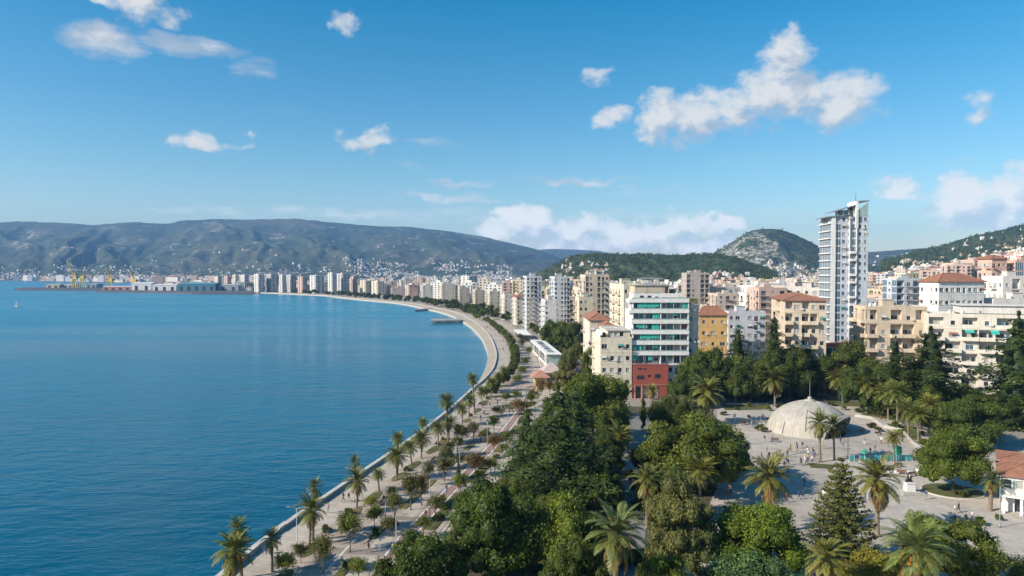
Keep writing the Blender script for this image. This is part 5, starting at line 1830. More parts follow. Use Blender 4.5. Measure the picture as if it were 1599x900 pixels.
for i, (a, b_, c, d, yt, w) in enumerate(ROW):
    colr = {'cream': (.66, .58, .46), 'pale cream': (.68, .62, .52), 'white': (.68, .63, .55), 'sand coloured': (.60, .50, .38), 'beige': (.56, .48, .38), 'broad cream': (.66, .58, .46), 'reddish': (.52, .34, .28), 'pink': (.60, .46, .40)}[w]
    hero('seafront_block', '%s seafront block, %s in the row leftwards from the grey blue pair' % (w, ordn(i)), a, b_, c, d, yt, 7 if d < 900 else 8, 'w.w', 'bwb', col=colr, detail='lo', clutter=2, D=14 if i != 6 else 20, phi=14, group='blocks along the bay', roof='hip' if w in ('reddish', 'pale cream') else 'flat', hiph=1.8)
SLABS = [(396, 412, 1330, 429, 'white'), (413, 434, 1340, 429, 'grey'), (436, 446, 1310, 430, 'white'), (447, 462, 1330, 430, 'grey'), (465, 480, 1300, 433, 'pink'), (480, 506, 1270, 431, 'white'), (512, 526, 1200, 427, 'white'), (526, 545, 1220, 428, 'grey'),
         (547, 558, 1250, 433, 'pink'), (562, 580, 1210, 439, 'cream'), (580, 600, 1190, 440, 'cream'), (363, 373, 1440, 430, 'cream'), (376, 388, 1420, 430, 'white'), (350, 361, 1460, 432, 'pink'), (335, 346, 1520, 433, 'white'), (720, 745, 1010, 432, 'white'), (752, 765, 980, 437, 'grey')]
SC = dict(white=(.64, .62, .58), grey=(.50, .50, .50), pink=(.56, .42, .37), cream=(.64, .58, .48))
for i, (a, c, d, yt, w) in enumerate(SLABS):
    hero('slab_block', '%s slab block at the far end of the bay, %s from the left' % (w, ordn(sorted(s[0] for s in SLABS).index(a))), a, a + (c - a) * .5, c, d, yt, 11, 'wlwl', 'wlwl', col=SC[w], detail='lo', clutter=1, phi=36, group='slab blocks at the far end of the bay', z0=-.1)

# ---- the town behind: 300 single buildings, the rest joined
def town_template(w, dp, nf, pf, pl, roof, seed, parts):
    B = Bld(None, '', '', None, 0, (1, 1, 1), 'lo', None, None, seed)
    fh = 3.1
    B.face((-w / 2, -dp / 2), (1, 0), w, -6, fh, 2, '.'); B.face((-w / 2, dp / 2), (0, -1), dp, -6, fh, 2, '.')
    B.face((-w / 2, -dp / 2), (1, 0), w, .2, fh, nf, pf); B.face((-w / 2, dp / 2), (0, -1), dp, .2, fh, nf, pl)
    B.face((w / 2, -dp / 2), (0, 1), dp, .2, fh, nf, pl); B.face((w / 2, dp / 2), (-1, 0), w, .2, fh, nf, pf)
    H = .2 + nf * fh
    rng = random.Random(seed)
    rm = MB()
    if roof == 'flat':
        for a, b, c, d in ((-w / 2, w / 2, -dp / 2, -dp / 2 + .25), (-w / 2, w / 2, dp / 2 - .25, dp / 2), (-w / 2, -w / 2 + .25, -dp / 2 + .25, dp / 2 - .25), (w / 2 - .25, w / 2, -dp / 2 + .25, dp / 2 - .25)):
            B.wall.box(a, b, c, d, H, H + .9)
        rm.box(-w / 2 + .26, w / 2 - .26, -dp / 2 + .26, dp / 2 - .26, H - .2, H + .05)
        x, y = rng.uniform(-.2, .2) * w, rng.uniform(-.2, .2) * dp
        B.wall.box(x - 2, x + 2, y - 1.8, y + 1.8, H + .05, H + 2.9)
        for q in range(5):
            x, y = rng.uniform(-.42, .42) * w, rng.uniform(-.4, .4) * dp
            s_ = rng.uniform(.4, .8); B.wall.box(x - s_, x + s_, y - s_, y + s_, H + .06, H + rng.uniform(1, 2.0))
    else:
        X, Y = w / 2 + .5, dp / 2 + .5; r = min(X, Y); h = r * .42
        a, b_ = ((-X + r, 0, H + h), (X - r + .01, 0, H + h)) if X >= Y else ((0, -Y + r, H + h), (0, Y - r + .01, H + h))
        c = [(-X, -Y, H), (X, -Y, H), (X, Y, H), (-X, Y, H)]
        if X >= Y:
            rm.poly([c[0], c[1], b_, a]); rm.poly([c[1], c[2], b_]); rm.poly([c[2], c[3], a, b_]); rm.poly([c[3], c[0], a])
        else:
            rm.poly([c[0], c[1], a]); rm.poly([c[1], c[2], b_, a]); rm.poly([c[2], c[3], b_]); rm.poly([c[3], c[0], a, b_])
        rm.box(-X, X, -Y, Y, H - .25, H - .01)
    roofm = ROOFF if roof == 'flat' else ROOFT
    if parts:
        return (B.wall.mesh('wall', WALL), B.glz.mesh('glazing', [GLASS, CURTAIN, GLASSB]), B.bal.mesh('balconies', WALL) if B.bal.f else None, rm.mesh('roof', roofm), H)
    j = MB()
    for src, off in ((B.wall, 0), (B.glz, 1), (B.bal, 0), (rm, 3)):
        i0 = len(j.v); j.v += src.v; j.f += [tuple(q + i0 for q in f) for f in src.f]
        j.m += [(1 if off == 1 else off) for _ in src.f]
    return (j.mesh('town_building', [WALL, GLASS, CURTAIN, roofm]), H)


TS = [(16, 12, 6, 'wdwdw', 'w.w', 'flat'), (20, 13, 8, 'bwlwb', 'wbw', 'flat'), (14, 12, 5, 'wWdw', 'ww', 'hip'), (22, 14, 7, 'lwdwlw', 'w.dw', 'flat'), (13, 13, 9, 'bwb', 'dwd', 'flat'), (18, 11, 4, 'wwdww', 'w.w', 'hip'),
      (15, 14, 10, 'dwwd', 'bwb', 'flat'), (12, 10, 3, 'wdw', 'ww', 'hip'), (24, 12, 5, 'wdwwdw', 'w.w', 'flat'), (11, 10, 4, 'dww', 'w.', 'hip')]
TEMP = [town_template(*t, 40 + i, True) for i, t in enumerate(TS)]
TEMP1 = [town_template(*t, 60 + i, False) for i, t in enumerate(TS)]
TCOL = [('white', (.70, .69, .66)), ('pale grey', (.54, .54, .54)), ('cream', (.66, .58, .45)), ('pink', (.60, .48, .43)), ('beige', (.52, .44, .35)), ('yellow', (.66, .57, .40)), ('white', (.68, .65, .60)), ('cream', (.66, .60, .52)), ('salmon', (.58, .43, .35)), ('pale blue', (.54, .57, .62)), ('tan', (.50, .40, .29)), ('beige', (.56, .47, .35)), ('cream', (.64, .55, .42))]
rng = random.Random(99)
cand = []
tries = 0
while len(cand) < 1700 and tries < 90000:
    tries += 1
    d = 335 + 2000 * rng.random() ** 1.25
    u = rng.uniform(-.62, 1.0)
    x = u * d
    if d < 430 and u < .34:
        continue
    sx = float(np.interp(d, ys, xs)); nrm_off = (x - sx)
    if nrm_off < (62 if d < 700 else 75 + (d - 700) * .10):
        continue
    if d > 1120 and .03 < u < .38:                              # the wooded hill
        continue
    if d > 1900 or (d > 1500 and u > -.05 and u < .4):
        continue
    # tree-covered gaps on the slope
    if u > .45 and fbm(np.array([x / 160.0]), np.array([d / 160.0]), 3, 77)[0] > .60:
        continue
    r = 7.5 if d < 900 else 9.0
    if any((x - fx) ** 2 + (d - fy) ** 2 < (r + fr) ** 2 for fx, fy, fr in FOOT):
        continue
    FOOT.append((x, d, r * .78))
    cand.append((d, x))
cand.sort(key=lambda q: q[0] / 1.0)


def landmark(px, d):
    if px < 330: return 'behind the harbour sheds'
    if px < 560: return 'behind the far slab blocks'
    if px < 700: return 'behind the far seafront row'
    if px < 845: return 'behind the near seafront row'
    if px < 985: return 'below the wooded hill, left part'
    if px < 1110: return 'behind the teal curtained building'
    if px < 1275: return 'between wooded hill and glass tower'
    if px < 1380: return 'right behind the glass tower'
    if px < 1470: return 'above the orange roof'
    return 'by the pink hillside towers'


NUMW = {3: 'three', 4: 'four', 5: 'five', 6: 'six', 7: 'seven', 8: 'eight', 9: 'nine', 10: 'ten'}
stuff = MB()
smats = [mat('house_white', (.70, .68, .64), .9, .12, .05, world=True), mat('house_cream', (.62, .54, .43), .9, .12, .05, world=True), mat('house_pink', (.56, .38, .31), .9, .12, .05, world=True), mat('house_grey', (.45, .45, .45), .9, .12, .05, world=True), ROOFT, GLASS, ROOFF]


def small_house(mb, x, y, z, w, dp, h, rz, m, roof, windows=True):
    c, s_ = math.cos(rz), math.sin(rz)
    Q = lambda a, b, zz: (x + c * a - s_ * b, y + s_ * a + c * b, zz)
    pts = [Q(-w / 2, -dp / 2, 0)[:2], Q(w / 2, -dp / 2, 0)[:2], Q(w / 2, dp / 2, 0)[:2], Q(-w / 2, dp / 2, 0)[:2]]
    mb.prism(pts, z - 8, z + h, m, mt=6)
    if roof:
        a = Q(0, 0, z + h + min(w, dp) * .22)
        pr = [Q(-w / 2 - .4, -dp / 2 - .4, z + h + .03), Q(w / 2 + .4, -dp / 2 - .4, z + h + .03), Q(w / 2 + .4, dp / 2 + .4, z + h + .03), Q(-w / 2 - .4, dp / 2 + .4, z + h + .03)]
        for i in range(4):
            mb.poly([pr[i], pr[(i + 1) % 4], a], 4)
    else:
        mb.prism([Q(-w * .2, -dp * .2, 0)[:2], Q(w * .15, -dp * .2, 0)[:2], Q(w * .15, dp * .2, 0)[:2], Q(-w * .2, dp * .2, 0)[:2]], z + h + .01, z + h + 2.6, m)
    if windows:
        nfl = max(1, int(h / 3.1)); nb = max(2, int(w / 4.5))
        for k in range(nfl):
            for i in range(nb):
                a0 = -w / 2 + w * (i + .28) / nb; a1 = -w / 2 + w * (i + .72) / nb
                mb.poly([Q(a0, -dp / 2 - .03, z + k * 3.1 + .9), Q(a1, -dp / 2 - .03, z + k * 3.1 + .9), Q(a1, -dp / 2 - .03, z + k * 3.1 + 2.4), Q(a0, -dp / 2 - .03, z + k * 3.1 + 2.4)], 5)
            for i in range(2):
                b0 = -dp / 2 + dp * (i + .28) / 2; b1 = -dp / 2 + dp * (i + .72) / 2
                mb.poly([Q(-w / 2 - .03, b1, z + k * 3.1 + .9), Q(-w / 2 - .03, b0, z + k * 3.1 + .9), Q(-w / 2 - .03, b0, z + k * 3.1 + 2.4), Q(-w / 2 - .03, b1, z + k * 3.1 + 2.4)], 5)


for i, (d, x) in enumerate(cand):
    z = float(land(np.array([x]), np.array([d]))[0])
    px = CX + F * x / d
    slope = x / d > .42
    if slope:
        k = rng.choice((0, 0, 3, 3, 4, 0, 7, 8, 8, 9, 8, 0, 1, 3))
    elif d > 900:
        k = rng.choice((0, 1, 2, 3, 5, 7, 8, 9, 0, 5, 2))
    else:
        k = rng.choice((0, 0, 1, 1, 3, 3, 4, 6, 6, 8, 4, 9, 6, 1) if px > 1120 or px < 900 else (0, 1, 3, 3, 8, 1, 4))
    top = z + TS[k][2] * 3.1 + 3
    # keep the skyline of the photograph
    lim = CAMH + (HZ - (np.interp(px, [0, 400, 600, 800, 1000, 1100, 1200, 1380, 1450, 1530, 1600, 1800], [440, 437, 433, 428, 424, 422, 424, 424, 416, 400, 386, 370]))) * d / F
    while top > lim and k not in (7, 9):
        k = rng.choice((7, 9, 8, 5, 8, 8)); top = z + TS[k][2] * 3.1 + 3
        if rng.random() < .3:
            k = 7
    rz = rng.choice((R(-8), R(6), R(14), R(-20), R(96), R(84))) + rng.uniform(-.08, .08)
    wd, colr = rng.choice(TCOL)
    colr = jit(colr, .08)
    if i < 295:
        lab = '%s %s-storey %s-roofed building %s' % (wd, NUMW[TS[k][2]], 'flat' if TS[k][5] == 'flat' else 'tile', landmark(px, d))
        grp = '%s %s-storey buildings %s' % (wd, NUMW[TS[k][2]], landmark(px, d))
        if i < 130:
            t = thing('town_building', lab, 'building', (x, d, z), rz, grp)
            w_, g_, bl, rf, H_ = TEMP[k]
            place('wall', w_, t, col=colr)
            place('glazing', g_, t)['kind'] = 'stuff'
            if bl:
                place('balconies', bl, t, col=colr)['kind'] = 'stuff'
            place('roof', rf, t)
        else:
            o = place('town_building', TEMP1[k][0], None, (x, d, z), rz, col=colr)
            tag(o, lab, 'building', grp)
    else:
        small_house(stuff, x, d, z, TS[k][0], TS[k][1], TS[k][2] * 3.1, rz, rng.choice((0, 0, 1, 1, 2, 3)), TS[k][5] == 'hip')
# houses scattered over the slopes and the far shore
def scatter(hill_name, n, tlo, thi, xlo, xhi, size, seed, clump=.5, hx=1.0):
    u, T, Pm = HILLS[hill_name]
    rg = random.Random(seed)
    placed = 0; k = 0
    while placed < n and k < n * 40:
        k += 1
        px = rg.uniform(xlo, xhi)
        iu = int(np.interp((px - CX) / F, u, np.arange(len(u))))
        tt = tlo + (thi - tlo) * rg.random() ** 1.6
        it = int(np.interp(tt, T, np.arange(len(T))))
        f = fbm(np.array([px / 26.0]), np.array([tt * 26.0]), 3, seed)[0]
        if f < clump:
            continue
        p = Pm[it, iu]
        s_ = size * rg.uniform(.45, 1.3)
        small_house(stuff, p[0] + rg.uniform(-6, 6), p[1], p[2] + .5, 11 * s_, 9 * s_, rg.choice((4, 6.5, 8)) * s_ * hx, rg.uniform(-.5, .5), rg.choice((0, 0, 0, 1, 2)), rg.random() < .45, False)
        placed += 1


scatter('mountain_range', 900, .01, .22, -100, 520, .68, 5, .50)
scatter('mountain_range', 1100, .02, .28, 540, 800, .7, 6, .46)
scatter('mountain_range', 60, .2, .6, 60, 820, .8, 8, .62)
scatter('rocky_hill', 230, .02, .36, 1150, 1330, .65, 9, .45)
scatter('wooded_hill', 90, .25, .85, 880, 950, .5, 10, .50)
scatter('wooded_hill', 120, .05, .55, 1060, 1180, .6, 11, .45)
scatter('right_hill', 190, .0, .45, 1400, 1620, .7, 12, .45)
scatter('right_hill', 30, .4, .9, 1470, 1620, .6, 13, .55)
scatter('distant_hill', 60, .1, .9, 1360, 1480, 1.2, 14, .5)
# far shore waterfront behind the harbour
rg = random.Random(31)
for k in range(420):
    px = rg.uniform(-60, 420); d = rg.uniform(2500, 3100) if px < 230 else rg.uniform(1650, 3000)
    x = (px - CX) / F * d
    if x < float(np.interp(d, ys, xs)) + 25:
        continue
    small_house(stuff, x, d, .2, rg.uniform(14, 34), rg.uniform(10, 16), rg.choice((6, 9, 12, 18, 24)), rg.uniform(-.3, .3), rg.choice((0, 0, 1, 2, 3)), rg.random() < .3, False)
so_ = stuff.build('distant_houses', smats)
so_['kind'] = 'stuff'; so_['label'] = 'mass of small far houses on the slopes and behind the town'
# trees between the houses: joined masses of leaves
def woods(name, pts, sizes, seed, colr, leafs=34):
    rg = np.random.default_rng(seed)
    pts = np.array(pts); sizes = np.array(sizes)
    n = len(pts)
    d = rg.normal(0, 1, (n, leafs, 3)); d /= np.linalg.norm(d, axis=2, keepdims=True); d[..., 2] = np.abs(d[..., 2])
    cen = pts[:, None, :] + d * sizes[:, None, None] * rg.uniform(.6, 1, (n, leafs, 1)) * np.array([1, 1, .95])
    sz = np.repeat(sizes * .55, leafs)
    v, q = leaf_quads(cen.reshape(-1, 3), d.reshape(-1, 3), sz, rg, .8, .5)
    t = np.clip(np.repeat(rg.uniform(.1, .9, n), leafs) + rg.normal(0, .15, n * leafs), 0, 1)
    o = place(name, npmesh(name, v, q, LEAF, t), None, col=colr)
    o['kind'] = 'stuff'
    return o


pts, sz = [], []
k = 0
while len(pts) < 900 and k < 30000:
    k += 1
    d = 320 + 1500 * rng.random(); u = rng.uniform(-.1, .95); x = u * d
    sx = float(np.interp(d, ys, xs))
    if x - sx < 60 or (d > 1150 and .03 < u < .38):
        continue
    if any((x - fx) ** 2 + (d - fy) ** 2 < (fr * .9 + 3) ** 2 for fx, fy, fr in FOOT):
        continue
    if u < .45 and rng.random() < .45:
        continue
    pts.append((x, d, float(land(np.array([x]), np.array([d]))[0]) + 2.5)); sz.append(rng.uniform(3.0, 5.5))
woods('town_trees', pts, sz, 5, GREENS['mid'])
for hn, n, tl, th_, xl, xh, s0, cc in (('wooded_hill', 3800, .0, 1.02, 850, 1212, 5.5, 'dark'), ('right_hill', 1500, .1, 1.0, 1380, 1640, 8.0, 'dark'), ('rocky_hill', 700, .0, 1.0, 1100, 1390, 10.0, 'dark')):
    u, T, Pm = HILLS[hn]; rg = random.Random(3); pts = []; sz = []
    for k in range(n * 3):
        px = rg.uniform(xl, xh); tt = rg.uniform(tl, th_)
        iu = int(np.interp((px - CX) / F, u, np.arange(len(u)))); it = int(np.interp(tt, T, np.arange(len(T))))
        if fbm(np.array([px / 17.0]), np.array([tt * 13.0]), 3, 91)[0] > .56 and rg.random() < .85:
            continue
        p = Pm[it, iu]
        pts.append((p[0] + rg.uniform(-5, 5), p[1] + rg.uniform(-5, 5), p[2] - .5)); sz.append(s0 * rg.uniform(.5, 1.1))
        if len(pts) >= n:
            break
    woods('hill_woods', pts, sz, 7, GREENS[cc], 12)
# ================================================================== THINGS ON THE GROUND
# ---- the dome on the plaza
def dome():
    c = G(1264, 672)
    t = thing('dome_pavilion', 'pale concrete ribbed dome with arched dark opening standing on the plaza', 'dome', c)
    prof = [(10.3, 0), (10.0, 1.0), (9.65, 2.0), (9.2, 3.0), (8.5, 4.0), (7.4, 5.0), (6.1, 5.8), (4.8, 6.45), (3.3, 7.0), (1.8, 7.4), (.75, 7.55)]
    rr = np.array([p[0] for p in prof]); zz = np.array([p[1] for p in prof])
    C2 = mat('dome_concrete', (.40, .375, .325), .9, .22, .45, streak=.4)

    def zopen(a):                                        # lower edge of the shell at angle a (degrees)
        best = 0
        for ctr, half, hmax in ((-44, 50, 4.6), (75, 40, 3.4), (195, 0.1, 0)):
            d = (a - ctr + 180) % 360 - 180
            if abs(d) < half:
                best = max(best, hmax * (1 - (abs(d) / half) ** 2.6) ** .6)
        return best

    def pt(a, z, off=0.0):
        r = float(np.interp(z, zz, rr)) + off
        return (r * math.cos(R(a)), r * math.sin(R(a)), z)
    NG_ = 16
    for g in range(NG_):
        m = MB(); a0, a1 = 360 * g / NG_ + .25, 360 * (g + 1) / NG_ - .25
        n = 5
        for i in range(n):
            p, q = a0 + (a1 - a0) * i / n, a0 + (a1 - a0) * (i + 1) / n
            zo0, zo1 = zopen(p), zopen(q)
            for k in range(10):
                f0, f1 = (k / 10) ** 1.0, ((k + 1) / 10)
                zA0, zA1 = zo0 + (7.5 - zo0) * f0, zo0 + (7.5 - zo0) * f1
                zB0, zB1 = zo1 + (7.5 - zo1) * f0, zo1 + (7.5 - zo1) * f1
                m.poly([pt(p, zA0), pt(q, zB0), pt(q, zB1), pt(p, zA1)])
                m.poly([pt(p, zA1, -.28), pt(q, zB1, -.28), pt(q, zB0, -.28), pt(p, zA0, -.28)])
            m.poly([pt(q, zo1), pt(p, zo0), pt(p, zo0, -.28), pt(q, zo1, -.28)])
            if zo0 > .6 and zo1 > .6:                    # visor over the opening
                w0, w1 = zo0 * .24, zo1 * .24
                A, B_ = pt(p, zo0, .01), pt(q, zo1, .01)
                Ao, Bo = pt(p, zo0, w0), pt(q, zo1, w1)
                Ao = (Ao[0], Ao[1], zo0 - .35 * w0); Bo = (Bo[0], Bo[1], zo1 - .35 * w1)
                m.poly([A, Ao, Bo, B_][::-1]); up = lambda P_: (P_[0], P_[1], P_[2] + .22)
                m.poly([up(A), up(Ao), up(Bo), up(B_)]); m.poly([Ao, Bo, up(Bo), up(Ao)])
        m.build('panel', C2, t, smooth=False)
        a = 360 * g / NG_
        zo = zopen(a)
        r_ = MB(); r_.tube([pt(a, zo + (7.45 - zo) * k / 12, .0) for k in range(13)], .05, 5)
        r_.build('rib', C2, t)
    m = MB()
    r0 = [(pt(a, z, .05)) for a, z in ((0, 0),)]
    m.lathe([(9.3, 3.05), (9.42, 3.05), (9.42, 3.18), (9.2, 3.18)], 48) if False else None
    m.lathe([(1.3, 7.4), (1.3, 7.65), (.9, 7.82), (.5, 7.9), (.5, 8.35), (.42, 8.45)], 16)
    m.build('cap', C2, t, smooth=False)
    m = MB(); m.tube([(0, 0, 8.4), (0, 0, 12.2)], [.09, .05], 6); m.build('mast', METAL, t)
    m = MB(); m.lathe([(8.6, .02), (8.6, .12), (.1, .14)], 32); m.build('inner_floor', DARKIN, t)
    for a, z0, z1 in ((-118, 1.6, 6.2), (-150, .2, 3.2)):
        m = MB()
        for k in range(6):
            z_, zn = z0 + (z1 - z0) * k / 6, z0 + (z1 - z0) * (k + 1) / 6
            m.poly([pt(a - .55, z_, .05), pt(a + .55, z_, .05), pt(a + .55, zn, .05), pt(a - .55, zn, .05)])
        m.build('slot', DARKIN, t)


dome()


# ---- people: one skinned body, a few poses
def body(pose):
    J = dict(pelvis=(0, 0, .95), chest=(0, -.01, 1.28), neck=(0, 0, 1.47), head=(0, -.02, 1.60), crown=(0, -.01, 1.72))
    if pose == 'stand':
        L = dict(hip=(.09, 0, .90), knee=(.10, -.01, .50), ank=(.10, .02, .09), toe=(.11, -.15, .04)); Rr = dict(hip=(-.09, 0, .90), knee=(-.11, -.02, .50), ank=(-.12, .02, .09), toe=(-.14, -.14, .04))
        A = dict(sh=(.19, 0, 1.42), el=(.24, .03, 1.14), wr=(.23, -.05, .90), hd=(.22, -.08, .80)); Bm = dict(sh=(-.19, 0, 1.42), el=(-.25, .03, 1.14), wr=(-.22, -.10, .94), hd=(-.20, -.15, .87))
    elif pose == 'walk':
        L = dict(hip=(.09, 0, .90), knee=(.10, -.20, .53), ank=(.10, -.30, .12), toe=(.10, -.46, .08)); Rr = dict(hip=(-.09, 0, .90), knee=(-.10, .06, .50), ank=(-.10, .34, .16), toe=(-.10, .24, .04))
        A = dict(sh=(.19, 0, 1.42), el=(.23, .14, 1.16), wr=(.22, .18, .92), hd=(.21, .16, .83)); Bm = dict(sh=(-.19, 0, 1.42), el=(-.23, -.08, 1.15), wr=(-.21, -.25, .98), hd=(-.2, -.33, .94))
    else:
        J = dict(pelvis=(0, 0, .50), chest=(0, -.03, .83), neck=(0, -.03, 1.02), head=(0, -.06, 1.15), crown=(0, -.05, 1.27))
        L = dict(hip=(.09, -.02, .49), knee=(.12, -.43, .50), ank=(.12, -.42, .09), toe=(.13, -.58, .04)); Rr = dict(hip=(-.09, -.02, .49), knee=(-.12, -.42, .50), ank=(-.12, -.38, .09), toe=(-.13, -.54, .04))
        A = dict(sh=(.19, -.03, .97), el=(.23, -.10, .70), wr=(.15, -.32, .60), hd=(.12, -.40, .57)); Bm = dict(sh=(-.19, -.03, .97), el=(-.23, -.08, .70), wr=(-.15, -.30, .60), hd=(-.12, -.38, .57))
    V, E, Rd = [], [], []

    def add(p, r, par=None):
        V.append(p); Rd.append(r)
        if par is not None:
            E.append((par, len(V) - 1))
        return len(V) - 1
    p = add(J['pelvis'], .135); c = add(J['chest'], .15, p); n = add(J['neck'], .055, c); h = add(J['head'], .098, n); add(J['crown'], .07, h)
    for s in (L, Rr):
        a = add(s['hip'], .095, p); k = add(s['knee'], .062, a); an = add(s['ank'], .045, k); add(s['toe'], .04, an)
    for s in (A, Bm):
        a = add(s['sh'], .062, c); e = add(s['el'], .045, a); w = add(s['wr'], .033, e); add(s['hd'], .038, w)
    me = bpy.data.meshes.new('tmp'); me.from_pydata(V, E, [])
    o = bpy.data.objects.new('tmp', me); COL.objects.link(o)
    sk = o.modifiers.new('s', 'SKIN'); sk.use_smooth_shade = True
    for i, v in enumerate(me.skin_vertices[0].data):
        v.radius = (Rd[i], Rd[i] * (.72 if i == 1 else 1)); v.use_root = (i == 0)
    o.modifiers.new('u', 'SUBSURF').levels = 1
    bpy.context.view_layer.update()
    ev = o.evaluated_get(bpy.context.evaluated_depsgraph_get())
    out = bpy.data.meshes.new_from_object(ev)
    out.name = 'person'
    bpy.data.objects.remove(o)
    sit = pose == 'sit'
    dz = -.45 if sit else 0
    hands = [Vector(A['hd']), Vector(Bm['hd']), Vector(A['wr']), Vector(Bm['wr'])]
    out.materials.clear()
    for nm in ('skin', 'top', 'trousers', 'hair', 'shoes'):
        out.materials.append(None)
    for f in out.polygons:
        q = f.center
        if (q - Vector(J['head'])).length < .24 and q.z > J['neck'][2] - .0:
            m = 3 if (q.z > J['head'][2] + .03 or q.y > J['head'][1] + .03) and q.z > J['neck'][2] + .07 else 0
        elif min((q - hh).length for hh in hands) < .10: m = 0
        elif q.z < .10: m = 4
        elif q.z < J['pelvis'][2] + .03 and (not sit or abs(q.x) < .2 and (q.y < -.06 or q.z < .56)): m = 2
        else: m = 1
        f.material_index = m
    return out


BODY = {k: body(k) for k in ('stand', 'walk', 'sit')}
SKIN = mat('skin', (.42, .26, .18), .6, .05, 3); HAIR = mat('dark_hair', (.03, .022, .018), .7, .2, 8); SHOE = mat('shoes', (.05, .045, .04), .6, .2, 5)
CLOTH = {w: mat('cloth_' + w.replace(' ', '_'), c, .85, .12, 4) for w, c in dict(red=(.30, .05, .04), white=(.65, .64, .62), black=(.03, .03, .03), blue=(.06, .10, .22), grey=(.25, .25, .26), green=(.07, .18, .08), pink=(.42, .24, .25), yellow=(.42, .32, .10),
         beige=(.45, .37, .27), navy=(.03, .04, .10), brown=(.16, .09, .05), orange=(.40, .17, .07)).items()}
USED = set()
prng = random.Random(17)


def person(p, place_words, pose=None, rz=None):
    pose = pose or prng.choice(('stand', 'stand', 'walk', 'walk', 'walk'))
    for _ in range(200):
        a, b = prng.choice(list(CLOTH) + ['black', 'navy', 'grey', 'brown', 'blue', 'white', 'black', 'navy', 'grey'] * 2), prng.choice(('black', 'blue', 'grey', 'beige', 'navy', 'white', 'brown'))
        lab = 'person in %s top and %s trousers %s %s' % (a, b, dict(stand='standing', walk='walking', sit='sitting')[pose], place_words)
        if lab not in USED:
            break
    USED.add(lab)
    o = place('person', BODY[pose], None, (p[0], p[1], p[2] if len(p) > 2 else .05), prng.uniform(0, 6.28) if rz is None else rz, prng.uniform(.94, 1.04))
    for i, m in enumerate((SKIN, CLOTH[a], CLOTH[b], HAIR, SHOE)):
        o.material_slots[i].link = 'OBJECT'; o.material_slots[i].material = m
    tag(o, lab, 'person', 'people out walking')


for (x0, x1, y0, y1, n, w) in ((1182, 1272, 706, 732, 32, 'in the crowd before the dome'), (1150, 1330, 690, 704, 9, 'on the sunny dome plaza'), (1330, 1420, 690, 712, 8, 'near the turquoise panels'),
                               (1140, 1205, 650, 668, 8, 'left of the dome'), (1225, 1290, 745, 790, 9, 'left of the whorled conifer'), (1430, 1560, 780, 830, 9, 'on the plaza beyond the lone round tree'),
                               (1330, 1420, 640, 665, 6, 'right behind the dome'), (1240, 1300, 628, 640, 7, 'on the path behind the dome'), (965, 1000, 690, 760, 5, 'on the park path')):
    for k in range(n):
        person(G(prng.uniform(x0, x1), prng.uniform(y0, y1), .04), w)
for k in range(62):
    Y = 92 + 190 * prng.random() ** 1.3; o = prng.choice((2.5, 4, 5.8, 12, 12.5, 15.2, 17.5, 19, 20.8, 26, 30))
    w = 'on the sea wall walk' if o < 7 else ('on the promenade paving' if o < 19.5 else 'by the red cycle lane')
    person(OFF(Y, o + prng.uniform(-.6, .6), .075), w + (', low in photo' if Y < 150 else ' higher up'))
for k in range(14):
    person(OFF(300 + 200 * prng.random(), prng.choice((2, 4, 6)), .07), 'on the curving walk above the beach')
for k in range(10):
    person(G(prng.uniform(835, 872), prng.uniform(585, 612), .07), 'near the red roofed kiosk')


# ---- lamp posts, benches, bins
def lamp(label, p, h, rz, arms=1, group='lamp posts'):
    t = thing('lamp_post', label, 'lamp post', p, rz, group)
    key = ('lamp', h, arms)
    if key not in _wcache:
        a = MB(); a.tube([(0, 0, 0), (0, 0, .5), (0, 0, .52), (0, 0, h)], [.12, .12, .075, .05], 7)
        b = MB()
        for s in ((1,) if arms == 1 else (-1, 1)):
            b.tube([(0, 0, h - .15), (s * .5, 0, h + .12), (s * 1.1, 0, h + .18)], .035, 5)
        c = MB()
        for s in ((1,) if arms == 1 else (-1, 1)):
            c.box(s * 1.25 - .32, s * 1.25 + .32, -.11, .11, h + .10, h + .22)
        _wcache[key] = (a.mesh('pole', METAL, True), b.mesh('arm', METAL), c.mesh('lamp_head', METAL))
    for nm, me in zip(('pole', 'arm', 'lamp_head'), _wcache[key]):
        place(nm, me, t)


for i, Y in enumerate((104, 122, 141, 162, 186, 212, 240, 270, 302, 336, 372, 410)):
    lamp('tall grey lamp post at the edge of the sea wall walk, %s from the bottom' % ordn(i), OFF(Y, 6.3, .06), 5.8, shore_dir(Y) + R(90), 2)
for i, Y in enumerate((100, 117, 135, 155, 178, 204, 233, 265, 300)):
    lamp('grey lamp post between the cycle lane and the lawn strips, %s from the bottom' % ordn(i), OFF(Y, 21.9, .06), 6.5, shore_dir(Y) - R(90), 1)
for i, Y in enumerate((112, 130, 150, 172, 198)):
    lamp('low grey lamp post among the small promenade trees, %s from the bottom' % ordn(i), OFF(Y, 16.3, .06), 4.0, shore_dir(Y), 1)
for i, (x, y, h, w) in enumerate(((1210, 668, 8, 'left before the dome'), (1324, 716, 4.5, 'by the turquoise panels'), (1188, 664, 4, 'next to the potted shrubs left of the dome'), (1315, 650, 6, 'right behind the dome'), (1561, 824, 6.5, 'in front of the white house'), (1232, 628, 7, 'on the lawn behind the dome'), (1450, 745, 5, 'near the bronze statue'))):
    lamp('grey lamp post standing on the plaza %s' % w, G(x, y, .04), h, prng.uniform(0, 6), 1)


